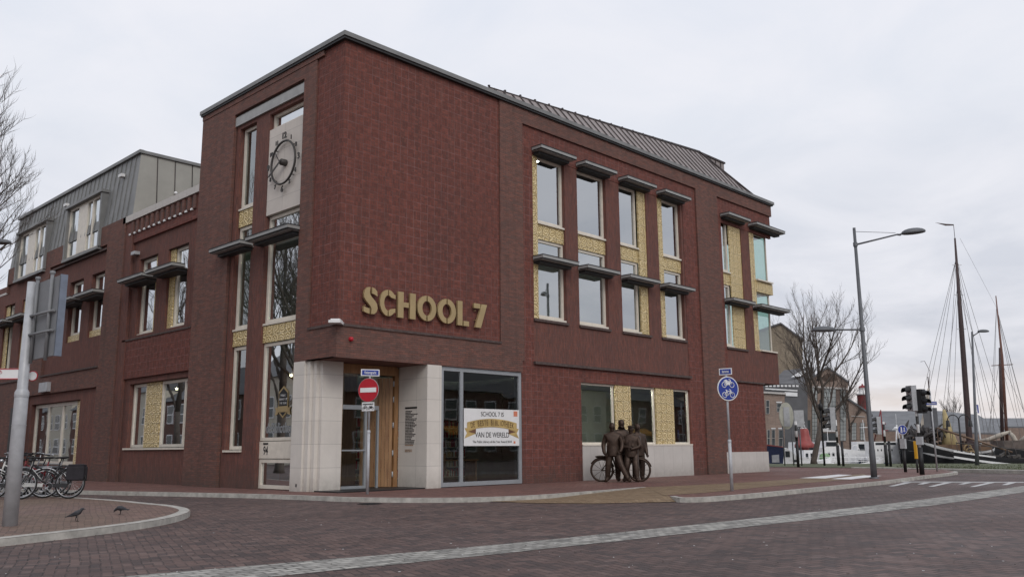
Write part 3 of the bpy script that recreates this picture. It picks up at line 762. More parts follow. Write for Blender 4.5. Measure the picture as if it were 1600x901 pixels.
# --- letters SCHOOL 7
def arc(rx, rz, a0, a1, n=10): return [(.5 + rx * math.cos(R(a0 + (a1 - a0) * i / n)), .5 + rz * math.sin(R(a0 + (a1 - a0) * i / n))) for i in range(n + 1)]
def Oh(sgn, g0=.035):
    ao = math.degrees(math.acos(g0 / .5)); ai = math.degrees(math.acos(g0 / .25))
    P_ = arc(.5, .5, -ao, ao, 18) + arc(.25, .29, ai, -ai, 18)
    return [(x if sgn > 0 else 1 - x, z) for x, z in P_]
def Cpiece(top):
    P_ = arc(.5, .5, 86, 44, 6) + [(.94, .84), (.94, .68)] + arc(.25, .29, 50, 82, 5)
    P_ = [(min(x, .94), z) for x, z in P_]
    return [(x, z if top else 1 - z) for x, z in P_]
Sm = [(.44, 1.0), (.24, .98), (.06, .86), (.0, .72), (.03, .58), (.16, .47), (.36, .36), (.52, .26), (.56, .18), (.54, 0), (.76, .01), (.93, .10), (1, .24), (.94, .40), (.78, .52), (.55, .64), (.44, .73), (.42, .82)]
St = [(.58, 1.0), (.78, .97), (.95, .86), (.97, .68), (.78, .74), (.58, .77)]
Sb = [(.42, 0), (.2, .02), (.0, .07), (.0, .26), (.2, .22), (.42, .20)]
letters = [('S', 568.1, 589.9, [Sm, St, Sb]), ('C', 593.5, 619, [Oh(-1), Cpiece(True), Cpiece(False)]),
    ('H', 621.7, 649.2, [[(0, 0), (.31, 0), (.31, .42), (.6, .42), (.6, .61), (.31, .61), (.31, 1), (0, 1)], [(.68, 0), (1, 0), (1, 1), (.68, 1)]]),
    ('O', 652.3, 681.4, [Oh(1), Oh(-1)]), ('O', 684, 712.2, [Oh(1), Oh(-1)]),
    ('L', 714.9, 732.6, [[(0, 0), (.42, 0), (.42, 1), (0, 1)], [(.52, 0), (1, 0), (1, .2), (.52, .2)]]),
    ('7', 740.5, 760.8, [[(0, .80), (.46, .80), (.46, 1), (0, 1)], [(.1, 0), (.52, 0), (1, 1), (.58, 1)]])]
for nm, pa, pb, pieces in letters:
    xa = PR(pa, 480, -.08).x; xb = PR(pb, 480, -.08).x
    mb = MB()
    for pc in pieces:
        mb.prism([(xa + (xb - xa) * x, -.09, 4.70 + .735 * z) for x, z in pc], (0, .07, 0))
        cx = sum(x for x, z in pc) / len(pc); cz = sum(z for x, z in pc) / len(pc)
    for (u, v) in ((.2, .3), (.2, .7)):
        mb.box(xa + (xb - xa) * u - .01, xa + (xb - xa) * u + .01, -.03, .06, 4.7 + .735 * v, 4.72 + .735 * v)
    mb.build('letter', M['brass'], LIB)['label'] = 'brass stencil letter ' + nm

# --- flood lamp, alarm on the corner
mb = MB(); mb.obox((-.02, -.02, 4.36), Vector((.5, -.5, 0)) * .22, Vector((.5, .5, 0)) * .45, (0, 0, .035)); mb.obox((0, 0, 4.41), Vector((.5, -.5, 0)) * .17, Vector((.5, .5, 0)) * .36, (0, 0, .03))
mb.build('wall_lamp', M['white'], LIB)['label'] = 'white wedge lamp on the tower corner'
mb = MB(); mb.ell((.44, -.05, 3.97), (.06, 0, 0), (0, .05, 0), (0, 0, .06)); mb.lathe((.44, 0, 3.97), [(.06, 0), (.06, .05), (0, .05)], 12, 0, (0, -1, 0)); mb.build('alarm_lamp', M['red'], LIB)
# --- stone piers of the entrance
mb = MB()
mb.box(0.0, .40, 1.46, 2.0, 0, 3.47); mb.box(.07, .40, 1.28, 1.45, 0, 3.46); mb.box(.16, .5, 1.12, 1.27, 0, 3.465); mb.box(.27, .93, .98, 1.60, 0, 3.467)
mb.build('stone_pier', M['stone'], LIB)
mb = MB(); mb.box(3.13, 3.67, .0, 1.28, 0, 3.468); mb.build('stone_pier', M['stone'], LIB)
mb = MB(); mb.box(-.004, .01, 1.64, 1.70, .12, .2); mb.build('pier_vent', M['dark'], LIB)
# text on the reveal of the right pier
def text(s, size, mat, parent, loc, rot, name='lettering', align='CENTER', sx=1.0, bold=0.0, ext=.002):
    c = bpy.data.curves.new('t', 'FONT'); c.body = s; c.size = size; c.align_x = align; c.align_y = 'CENTER'; c.extrude = ext; c.offset = bold
    o = bpy.data.objects.new('t', c); COL.objects.link(o)
    bpy.context.view_layer.update()
    me = bpy.data.meshes.new_from_object(o.evaluated_get(bpy.context.evaluated_depsgraph_get()))
    bpy.data.objects.remove(o); me.materials.clear(); me.materials.append(M[mat])
    o = bpy.data.objects.new(name, me); COL.objects.link(o)
    o.parent = parent; o.location = loc; o.rotation_euler = rot; o.scale = (sx, 1, 1)
    return o
RX = (R(90), 0, 0)                # facing the main street (-Y)
RL = (R(90), 0, R(-90))           # facing the side street (-X)
mb = MB(); rr = random.Random(3)
mb.box(3.122, 3.127, .44, .98, 2.24, 2.29, 0)
for i in range(27):
    z = 2.16 - i * .044; L0 = rr.uniform(.22, .48)
    if i in (23, 24): continue
    y = .96
    while y > .96 - L0:
        wl = rr.uniform(.03, .09); mb.box(3.122, 3.127, y - wl, y, z, z + .022, 0 if i < 22 else 1); y -= wl + .015
mb.build('wall_lettering', [M['dark'], M['wood']], LIB)['label'] = 'small dark lines of lettering on the pier'
# --- entrance: timber frame, glazing, open plank door, revolving drum
mb = MB()
mb.box(.93, 1.06, 1.15, 1.4, 0, 3.44); mb.box(2.98, 3.12, 1.29, 1.42, 0, 3.44); mb.box(1.06, 2.98, 1.2, 1.34, 3.2, 3.46)
mb.build('entrance_frame', M['wood'], LIB)
g = MB(); g.quad((1.06, 1.3, 2.3), (2.35, 1.3, 2.3), (2.35, 1.3, 3.2), (1.06, 1.3, 3.2)); g.quad((1.1, 1.34, .1), (1.95, 1.34, .1), (1.95, 1.34, 2.2), (1.1, 1.34, 2.2))
o = MB(); o.box(1.06, 2.4, 1.27, 1.36, 2.2, 2.32); o.box(1.06, 1.11, 1.28, 1.35, .0, 2.2); o.box(1.93, 2.0, 1.28, 1.35, 0, 2.2); o.box(1.11, 1.93, 1.28, 1.35, 0, .1); o.box(2.36, 2.42, 1.28, 1.35, 0, 2.2); o.box(1.12, 1.92, 1.24, 1.27, 1.05, 1.09)
o = o.build('glass_door', M['alu'], LIB); g.build('pane', M['glass_low'], o)
a = Vector((2.96, 1.36, 0)); b_ = Vector((2.25, 1.95, 0)); t = (b_ - a); n_ = Vector((t.y, -t.x, 0)).normalized() * -.03
mb = MB()
k = 9
for i in range(k):
    p = a + t * (i / k); q = a + t * ((i + .93) / k)
    mb.prism([(p.x, p.y, .03), (q.x, q.y, .03), (q.x, q.y, 3.15), (p.x, p.y, 3.15)], n_ * 1.4)
n2 = -n_ * .9
for (z0, z1) in ((.1, 3.05),):
    p = a + t * .98 + n2 * .1; q = a + t * .04 + n2 * .1
    mb.prism([(p.x, p.y, z0), (p.x, p.y, z0 + .22), (q.x, q.y, z1), (q.x, q.y, z1 - .22)], n2)
dl = mb.build('plank_door', M['wood'], LIB); dl['label'] = 'tall oak plank door leaf standing open'
for z in (.3, .9, 1.7, 2.45, 2.9): mb = MB(); mb.tube([(2.97, 1.33, z), (2.97, 1.33, z + .16)], .022, 8); mb.build('hinge', M['galv'], dl)
mb = MB(); mb.box(.95, 3.6, 4.0, 4.1, 0, 3.5); mb.box(.98, 1.06, 2.5, 4, 0, 3.5); mb.build('lobby_wall', M['wood'], LIB)
mb = MB(); mb.box(.2, 3.13, .05, 1.2, .004, .03); mb.build('door_mat', M['dark'], LIB)

# --- side street: tower windows
mb = MB()
facade(mb, 'L', (2.0, 6.08, 0, 11.42), [(2.02, 4.06, -1, 11.3), (4.84, 5.86, 1.05, 11.3)], -.11, .25, False)
mb.build('vertical_brick_wall', M['brick_v'], LIB)
mb = MB(); pbox(mb, 'L', 2.0, 6.08, 11.42, 11.72, -.3, -.04); pbox(mb, 'L', 2.0, 6.08, 11.72, 11.82, -.3, -.12); mb.build('steel_lintel', M['canopy'], LIB)
dp = .26
window('L', 2.02, 4.06, .02, .84, dp, fw=.1, gl='glass_side')
mb = MB(); pbox(mb, 'L', 2.02, 4.06, .86, 1.34, -dp - .05, -dep if False else -dp + .02); np_ = mb.build('number_panel', M['frame'], LIB)
o = text('94', .34, 'dark', np_, (-(-dp + .024), 3.70, 1.07), RL, 'house_number', sx=.75, bold=.004)
mb = MB(); pbox(mb, 'L', 3.58, 3.84, 1.25, 1.30, -dp + .02, -dp + .03); mb.build('small_plate', M['dark'], np_)
w = window('L', 2.02, 4.06, 1.36, 4.18, dp, fw=.09, gl='glass_side')
o = text('deBibliotheek', .42, 'alu', w, (dp + .035, 3.06, 1.70), RL, 'window_lettering', sx=.66)
# badge sticker: hexagonal plaque with ribbon
cy, cz = 2.95, 2.42
bd = MB()
def hexa(s, x): return [(x, cy + a * s, cz + b * s) for a, b in ((0, .47), (-.25, .30), (-.25, -.26), (0, -.44), (.25, -.26), (.25, .30))]
bd.prism(hexa(1.0, dp + .036), (-.004, 0, 0), 0); bd.prism(hexa(.86, dp + .030), (-.004, 0, 0), 1)
bd.prism([(dp + .024, cy + a, cz + b) for a, b in ((-.27, -.10), (.27, -.10), (.27, -.27), (-.27, -.27))], (-.004, 0, 0), 0)
for s_ in (-1, 1): bd.prism([(dp + .026, cy + s_ * a, cz + b) for a, b in ((.25, -.16), (.40, -.12), (.36, -.22), (.40, -.36), (.25, -.32))], (-.003, 0, 0), 0)
bo = bd.build('badge_sticker', [M['brass'], M['dark']], w)
for i, s_ in enumerate(('PUBLIC', 'LIBRARY OF', 'THE YEAR')): text(s_, .085, 'whitewash', w, (dp + .022, cy, cz + .2 - i * .11), RL, 'badge_lettering')
goldpanel('L', 2.02, 4.06, 4.20, 4.69, dp - .06)
w = window('L', 2.02, 4.06, 4.78, 8.04, dp, trans=(7.25,), fw=.1, gl='glass_side'); sill(w, 'L', 2.02, 4.14, 4.77, -dp - .05, -dp + .09)
mb = MB(); pbox(mb, 'L', 2.02, 4.2, 8.06, 10.78, -dp, -.13); ck = mb.build('clock_panel', M['clockstone'], LIB)
window('L', 2.02, 4.06, 10.79, 11.32, dp, fw=.1, gl='glass_side')
canopy('L', 1.96, 4.3, 7.34); canopy('L', 4.62, 6.55, 7.34)
w = window('L', 4.86, 5.84, 1.12, 4.22, dp, fw=.1, gl='glass_dim'); sill(w, 'L', 4.84, 5.9, 1.10, -dp, -.06)
goldpanel('L', 4.86, 5.84, 4.24, 4.69, dp - .06)
w = window('L', 4.86, 5.84, 4.78, 8.02, dp, trans=(7.25,), fw=.1, gl='glass_dim'); sill(w, 'L', 4.84, 5.86, 4.77, -dp - .05, -dp + .09)
goldpanel('L', 4.86, 5.84, 8.03, 8.55, dp - .06)
w = window('L', 4.86, 5.84, 8.64, 11.3, dp, fw=.1, gl='glass_dim'); sill(w, 'L', 4.84, 5.86, 8.63, -dp - .05, -dp + .09)
# clock
cy, cz, cx = 3.05, 9.50, .03
clock = thing('clock', None, None); del_ = clock
clock.parent = LIB; clock['label'] = 'open ring clock with raised numerals showing about twenty to eleven'
mb = MB(); mb.ring((cx, cy, cz), (0, 1, 0), (0, 0, 1), .66, .034, 40, 6)
for a in (45, 135, 225, 315): mb.tube([(cx, cy + .66 * math.cos(R(a)), cz + .66 * math.sin(R(a))), (.13, cy + .66 * math.cos(R(a)), cz + .66 * math.sin(R(a)))], .015, 6)
mb.build('clock_ring', M['clockmetal'], clock)
mb = MB(); mb.lathe((.13, cy, cz), [(.10, 0), (.10, .17), (.07, .2), (0, .2)], 18, 0, (-1, 0, 0)); mb.build('clock_hub', M['clockmetal'], clock)
def hand(a, l, wd_, x):     # a: clockwise from 12 as seen from the street
    u = Vector((0, -math.sin(R(a)), math.cos(R(a)))); v = Vector((0, math.cos(R(a)), math.sin(R(a))))
    c = Vector((x, cy, cz)); mb = MB(); mb.prism([c - u * .06 - v * wd_, c + u * l * .9 - v * wd_, c + u * l, c + u * l * .9 + v * wd_, c - u * .06 + v * wd_], (.015, 0, 0))
    mb.build('clock_hand', M['clockmetal'], clock)
hand(240, .74, .032, -.09); hand(322, .42, .014, -.11)
for h in range(1, 13):
    a = R(h * 30); rr_ = .66 + (.17 if h % 3 == 0 else .13)
    sz = .27 if h % 3 == 0 else .18
    text(str(h), sz, 'clockmetal', clock, (cx, cy - rr_ * math.sin(a), cz + rr_ * math.cos(a)), RL, 'numeral', bold=.006, ext=.012)

# --- side street: wing with brick frieze
mb = MB()
YO = -.10                                         # the wing stands back from the tower
facade(mb, 'L', (8.3, 14.35, 0, 9.75), [(8.5, 13.95, 5.16, 8.86), (8.3, 14.0, -1, 3.70)] , YO, .12, False)
mb.build('relief_brick_wall', M['brick_p'], LIB)
mb = MB()
facade(mb, 'L', (8.5, 13.95, 5.16, 8.86), [(9.2, 10.75, 5.28, 8.14), (11.6, 13.15, 5.28, 8.14)], YO - .08, .25, False)
mb.build('vertical_brick_wall', M['brick_v'], LIB); mb = MB()
facade(mb, 'L', (8.3, 14.0, 0, 3.70), [(8.5, 13.25, 1.2, 3.5)], YO - .08, .25, False)
mb.build('vertical_brick_wall', M['brick_v'], LIB); mb = MB()
facade(mb, 'L', (13.7, 14.5, 0, 9.7), [], YO + .03, .2, True)
mb.build('vertical_brick_wall', M['brick_v'], LIB)
mb = MB(); pbox(mb, 'L', 8.3, 14.6, 9.75, 10.0, -.5, -.02); mb.build('coping', M['concrete'], LIB)
for i in range(13):
    mb = MB(); pbox(mb, 'L', 8.6 + i * .42, 8.78 + i * .42, 9.22, 9.70, YO - .02, YO + .06, 0); mb.build('brick_dentil', M['brick'], LIB)
    mb = MB(); pbox(mb, 'L', 8.84 + i * .42, 8.98 + i * .42, 9.2, 9.27, YO - .02, YO + .055, 0); mb.build('white_dentil', M['white'], LIB)
    mb = MB(); pbox(mb, 'L', 8.80 + i * .42, 9.0 + i * .42, 9.28, 9.68, YO - .02, YO + .004, 0); mb.build('frieze_slot', M['ledge'], LIB)
mb = MB(); pbox(mb, 'L', 8.5, 14.0, 5.10, 5.16, YO - .1, YO + .03); mb.build('ledge', M['ledge'], LIB)
dq = .34
for a, b, gl_, gr in ((9.2, 10.75, 0, .36), (11.6, 13.15, .3, 0)):
    w = window('L', a + gl_, b - gr, 5.32, 8.12, dq, trans=(7.25,), fw=.1, gl='glass_side'); sill(w, 'L', a + gl_, b - gr, 5.33, -dq - .05, -dq + .09)
    if gl_: goldpanel('L', a, a + gl_, 5.3, 8.12, dq - .06)
    if gr: goldpanel('L', b - gr, b, 5.3, 8.12, dq - .06)
    canopy('L', a - .1, b + .45, 7.34, d=.42, back=-.3)
w = window('L', 8.5, 10.9, 1.22, 3.48, dq, mull=(9.15,), fw=.1, gl='glass_side'); sill(w, 'L', 8.45, 13.4, 1.20, -dq, -.12)
goldpanel('L', 10.92, 12.1, 1.22, 3.48, dq - .03)
window('L', 12.12, 13.24, 1.22, 3.48, dq, fw=.1, gl='glass_side')
mb = MB(); mb.box(-.02, .2, 13.2, 13.55, 8.35, 8.47); mb.build('wall_lamp', M['galv'], LIB)

# --- side street: long wing with dormers
mb = MB()
facade(mb, 'L', (14.35, 40, 0, 10.0), [(16.0, 22.4, 4.36, 9.2), (16.0, 23.9, -1, 3.55), (16.7, 20.7, 9.2, 11), (23.0, 27.2, 9.2, 11), (24.0, 30, 4.36, 9.2), (28.4, 45, 8.9, 12)], -.02, .16, True)
mb.box(.02, .4, 28.3, 28.4, 8.8, 10.0)
mb.build('brick_wall', M['brick'], LIB)
mb = MB()
facade(mb, 'L', (16.0, 22.4, 4.36, 9.2), [(16.15, 17.62, 5.6, 8.2), (18.5, 20.0, 5.6, 8.2)], -.12, .25, False)
mb.build('vertical_brick_wall', M['brick_v'], LIB); mb = MB()
facade(mb, 'L', (24.0, 30, 4.36, 9.2), [(24.6, 26.1, 4.9, 8.2), (27.2, 28.7, 4.9, 8.2)], -.12, .25, False)
mb.build('vertical_brick_wall', M['brick_v'], LIB); mb = MB()
facade(mb, 'L', (16.0, 23.9, 0, 3.55), [(17.8, 23.5, .55, 3.15)], -.12, .25, False)
mb.build('vertical_brick_wall', M['brick_v'], LIB)
for a, b, c, e_ in ((16.0, 22.4, 4.30, 0), (24, 30, 4.30, 0), (16.0, 22.4, 9.0, -.04)): mb = MB(); pbox(mb, 'L', a, b, c, c + .07, -.13, .03 + e_); mb.build('ledge', M['ledge'], LIB)
dq = .30
for a, b in ((16.15, 17.62), (18.5, 20.0)):
    w = window('L', a, b, 5.9, 8.18, dq, trans=(7.25,), fw=.1, gl='glass_side'); goldpanel('L', a, b, 5.62, 5.88, dq - .1); canopy('L', a - .2, b + .4, 7.34, d=.42, back=-.3)
for a, b in ((24.6, 26.1), (27.2, 28.7)):
    w = window('L', a, b - .45, 4.95, 8.18, dq, trans=(7.25,), fw=.1, gl='glass_side'); goldpanel('L', b - .45, b, 4.95, 8.18, dq - .1); canopy('L', a - .2, b + .4, 7.34, d=.42, back=-.3)
window('L', 18.45, 23.5, .56, 3.13, dq, mull=(20.15, 21.8), fw=.14, gl='glass_side'); goldpanel('L', 17.82, 18.43, .56, 3.13, dq - .05)
mb = MB(); pbox(mb, 'L', 24.4, 26.0, 0, 3.1, -.25, -.01); dr = mb.build('side_door', M['dark'], LIB)
mb = MB(); pbox(mb, 'L', 24.6, 24.66, 1.0, 1.3, -.01, .05); mb.build('handle', M['galv'], dr)
mb = MB(); pbox(mb, 'L', 21.0, 22.0, 3.62, 4.02, -.03, .14); mb.build('wall_box', M['galv'], LIB)
mb = MB(); mb.box(.06, .3, 14.4, 40, -.1, 0.0); mb.build('plinth', M['ledge'], LIB)
# zinc clad top storey
y0 = 14.02
mb = MB()
A0 = Vector((.05, y0 - .22, 10.0)); A1 = Vector((.30, y0, 12.58)); yb_ = 28.3
mb.add([(A0.x, A0.y, A0.z), (A1.x, A1.y, A1.z), (A1.x, yb_, A1.z), (A0.x, yb_, A0.z)], [(0, 1, 2, 3)], 0)
mb.add([(A0.x, A0.y, A0.z), (A1.x, A1.y, A1.z), (9, A1.y, A1.z), (9, A0.y, A0.z)], [(0, 3, 2, 1)], 1)
mb.add([(A1.x, A1.y, A1.z), (9, A1.y, A1.z), (9, yb_, A1.z), (A1.x, yb_, A1.z)], [(0, 1, 2, 3)], 0)
mb.add([(A0.x, yb_, 10), (A1.x, yb_, A1.z), (9, yb_, A1.z), (9, yb_, 10)], [(0, 1, 2, 3)], 0)
y = 14.4
while y < 28.2:
    mb.obox(((A0.x + A1.x) / 2 - .012, y, 11.29), Vector(((A1.x - A0.x) / 2, 0, 1.29)), (0, .014, 0), (.02, 0, -.002), 0); y += .46
x = .95
while x < 8:
    mb.obox((x, (A0.y + A1.y) / 2 - .01, 11.29), Vector((0, .11, 1.29)), (.012, 0, 0), (0, .02, 0), 2); x += .72
mb.box(.22, 9.05, y0 - .08, y0 + .05, 12.56, 12.68, 0); mb.box(.20, .38, y0 - .085, yb_ + .05, 12.56, 12.69, 0)
mb.build('zinc_top_storey', [M['zinc'], M['zinc_l'], M['roof_d']], LIB)
for yy_ in (15.2, 21.2): mb = MB(); mb.box(.05, .2, yy_, yy_ + .3, 11.85, 11.97); mb.build('wall_lamp', M['white'], LIB)
mb = MB(); mb.ell((1.7, y0 - .16, 11.2), (.07, 0, 0), (0, .07, 0), (0, 0, .07)); mb.build('wall_sensor', M['white'], LIB)
mb = MB(); mb.box(2.2, 2.5, 13.4, 13.7, 10.0, 10.35); mb.build('roof_vent', M['dark'], LIB)
for a, b in ((16.7, 20.65), (23.0, 27.1)):
    mb = MB()
    x0, x1 = -.08, .9
    mb.box(x0, x1, a, a + .14, 9.2, 11.5); mb.box(x0, x1, b - .14, b, 9.2, 11.5); mb.box(x0 - .06, x1, a - .06, b + .06, 11.5, 11.62); mb.box(x0 - .03, .5, a, b, 9.12, 9.24); mb.box(.5, .9, a + .14, b - .14, 9.2, 11.5)
    dm = mb.build('dormer', M['zinc'], LIB)
    dm['label'] = 'zinc clad box dormer'
    mb = MB(); n_ = 4
    mb.box(.04, .12, a + .14, a + .26, 9.24, 11.5); mb.box(.04, .12, b - .26, b - .14, 9.24, 11.5); mb.box(.04, .12, a + .26, b - .26, 9.24, 9.36); mb.box(.04, .12, a + .26, b - .26, 11.4, 11.5)
    mid = (a + b) / 2
    mb.box(.03, .14, a + 1.1, a + 1.22, 9.36, 11.4); mb.box(.03, .14, mid - .25, mid + .75, 9.36, 11.4)
    mb.build('window_frame', M['frame'], dm)
    mb = MB(); mb.quad((.09, a + .2, 9.3), (.09, b - .2, 9.3), (.09, b - .2, 11.45), (.09, a + .2, 11.45)); mb.build('pane', M['glass_side'], dm)
mb = MB(); mb.box(.1, .35, 28.4, 40, 8.8, 8.9); mb.box(.4, 8, 28.4, 28.6, 4, 8.9); mb.build('coping', M['concrete'], LIB)
mb = MB(); mb.box(8.8, 9, 8.5, 40, 0, 10); mb.box(.02, 9, 39.8, 40, 0, 8.9); mb.box(.3, 9, 8.3, 40, 8.6, 8.8); mb.build('back_wall', M['brick'], LIB)

# --- sloping standing seam roof of the street side
th = R(52)
def roofpt(px, py):      # meet the roof plane through the eaves (Y = .1, Z = 12.5)
    n_ = Vector((0, -math.sin(th), math.cos(th))); p0 = Vector((0, .0, 12.5)); d = ray(px, py)
    return CAM + d * ((p0 - CAM).dot(n_) / d.dot(n_))
rid = roofpt(1092, 238); r0 = roofpt(764, 136.5); rl = roofpt(1178, 307); re = Vector((24.66, 0, 12.5))
E0 = Vector((r0.x - .15, 0, 12.5))
mb = MB()
n_ = Vector((0, -math.sin(th), math.cos(th)))
mb.add([E0, re, rl, rid, r0], [(0, 1, 2, 3, 4)], 0)
# seams run straight up the slope
def topz(x):
    for p, q in ((r0, rid), (rid, rl), (rl, re)):
        if p.x <= x <= q.x: f = (x - p.x) / (q.x - p.x); return p.lerp(q, f)
x = r0.x + .25
while x < 24.3:
    q = topz(x)
    if q is not None and (q - Vector((x, 0, 12.5))).length > .12:
        mb.tube([Vector((x, 0, 12.5)) + n_ * .015, Vector((x, q.y, q.z)) + n_ * .015], .028, 4, 1, smooth=False)
    x += .46
mb.tube([r0 + n_ * .0, rid + n_ * .03], [.03, .06], 5, 1); mb.tube([rid + n_ * .03, rl + n_ * .03, re + n_ * .03], .05, 5, 1)
mb.add([r0, rid, rid + Vector((0, 4, -.2)), r0 + Vector((0, 6, -.2))], [(0, 1, 2, 3)], 0)
mb.add([rid, rl, rl + Vector((0, 6, 0)), rid + Vector((0, 6, 0))], [(0, 1, 2, 3)], 0); mb.add([rl, re, re + Vector((0, 8, 0)), rl + Vector((0, 8, 0))], [(0, 1, 2, 3)], 0)
# small bumps along the ridge
k = 0
while k < 1:
    p = r0.lerp(rid, k); mb.box(p.x - .03, p.x + .03, p.y - .03, p.y + .03, p.z + .02, p.z + .075, 1); k += .055
mb.build('seam_roof', [M['roof'], M['roof_d']], LIB)
# roof box behind the hip
q0 = ray(1092, 237); 
bx = rid
bxr = PR(1131, 254, rid.y + .03).x
mb = MB(); mb.box(rid.x + .1, bxr, rid.y + .03, rid.y + 2.2, rid.z - 1.9, rid.z - .02, 0); mb.box(rid.x + .05, bxr + .06, rid.y - .02, rid.y + 2.3, rid.z - .02, rid.z + .06, 1)
for i in range(1, 5): mb.box(rid.x + .1 + i * (bxr - rid.x) / 5, rid.x + .14 + i * (bxr - rid.x) / 5, rid.y + .0, rid.y + .03, rid.z - 1.9, rid.z - .03, 1)
mb.build('roof_box', [M['roof'], M['roof_d']], LIB)

# --- lamps lit inside (seen through the panes), then added fill strips
M['lamp_on'] = emit('lit ceiling lamp', (1.0, .86, .6), 14)
M['lamp_fill_white'] = emit('white indoor lamp and added fill', (1.0, .97, .9), 45)  # white glow shared by one seen lamp and the added strips
for nm, q, r_, m_ in (('indoor_lamp_or_fill', PR(839, 252, .9), .07, 'lamp_fill_white'),):
    mb = MB(); mb.ell(q, (r_, 0, 0), (0, r_, 0), (0, 0, r_ * .6)); mb.build(nm, M[m_], LIB)
for px, py, X, r_, m_ in ((455, 586, .9, .05, 'lamp_on'), (276, 607, 1.2, .05, 'lamp_on')):
    d = ray(px, py); q = CAM + d * ((X - CAM.x) / d.x)
    mb = MB(); mb.ell(q, (r_, 0, 0), (0, r_, 0), (0, 0, r_)); mb.build('indoor_lamp_or_fill', M[m_], LIB)

for x_ in (4.3, 5.6, 6.3, 10.6, 12.2, 13.8, 15.6):  # nearly hidden glowing strips, added to brighten the ground floor rooms
    mb = MB(); mb.box(x_ - .5, x_ + .5, .42, .56, 3.50, 3.54); mb.build('indoor_lamp_or_fill', M['lamp_fill_white'], LIB)
# --- banner in the window
bn = thing('banner', 'white banner with gold ribbon reading De beste bibliotheek van de wereld', 'banner', (4.58, -.02 + .05, 1.17))
def L_(mb_, pts, y, mi): mb_.prism([(x, y, z) for x, z in pts], (0, .003, 0), mi)
W_, H_ = 2.36, 1.10
mb = MB(); mb.box(0, W_, 0, .01, 0, H_); mb.build('banner_sheet', M['white'], bn)
M['ribbon'] = plain('gold printed ribbon', (.46, .33, .13), .5, 0, .3, 2.2)
M['ribbon_d'] = plain('brown ribbon fold', (.14, .07, .04), .6, 0, .2)
mb = MB()
def band(x0, x1, zb, zt, arch, y, mi, n=16):
    top = [(x0 + (x1 - x0) * i / n, zt + arch * (1 - ((i / n) * 2 - 1) ** 2)) for i in range(n + 1)]
    bot = [(x0 + (x1 - x0) * i / n, zb + arch * (1 - ((i / n) * 2 - 1) ** 2)) for i in range(n + 1)]
    L_(mb, top + bot[::-1], y, mi)
L_(mb, [(.02, .22), (.48, .36), (.48, .52), (.02, .52), (.12, .38)], -.004, 0); L_(mb, [(W_ - .02, .22), (W_ - .48, .36), (W_ - .48, .52), (W_ - .02, .52), (W_ - .12, .38)], -.004, 0)
L_(mb, [(.16, .42), (.48, .36), (.48, .50)], -.007, 1); L_(mb, [(W_ - .16, .42), (W_ - .48, .36), (W_ - .48, .50)], -.007, 1)
band(.12, W_ - .12, .44, .69, .12, -.011, 0)
mb.build('ribbon', [M['ribbon'], M['ribbon_d']], bn)
mb = MB(); mb.box(W_ - .25, W_ - .08, -.006, -.003, .9, 1.06); mb.box(W_ - .26, W_ - .18, -.006, -.003, .07, .14); 
M['salmon'] = plain('salmon print', (.6, .2, .12), .6, 0, .05); mb.build('printed_mark', M['salmon'], bn)
text('SCHOOL 7 IS', .19, 'dark', bn, (W_ / 2, -.006, .94), RX, sx=.9, ext=.001)
M['ribbontext'] = plain('brown ribbon lettering', (.10, .055, .025), .6)
tx = 'DE BESTE BIBLIOTHEEK'
for i, ch in enumerate(tx):
    if ch == ' ': continue
    f = (i + .5) / len(tx); x = .26 + (W_ - .52) * f; tt = ((x - .12) / (W_ - .24)) * 2 - 1
    text(ch, .23, 'ribbontext', bn, (x, -.016, .565 + .12 * (1 - tt * tt)), (R(90), -(-tt) * .2, 0), sx=.62, ext=.001)
text('VAN DE WERELD', .22, 'dark', bn, (W_ / 2, -.006, .32), RX, sx=.85, ext=.001)
text('The Public Library of the Year Award 2018', .10, 'dark', bn, (W_ / 2, -.006, .12), RX, sx=.95, ext=.001)

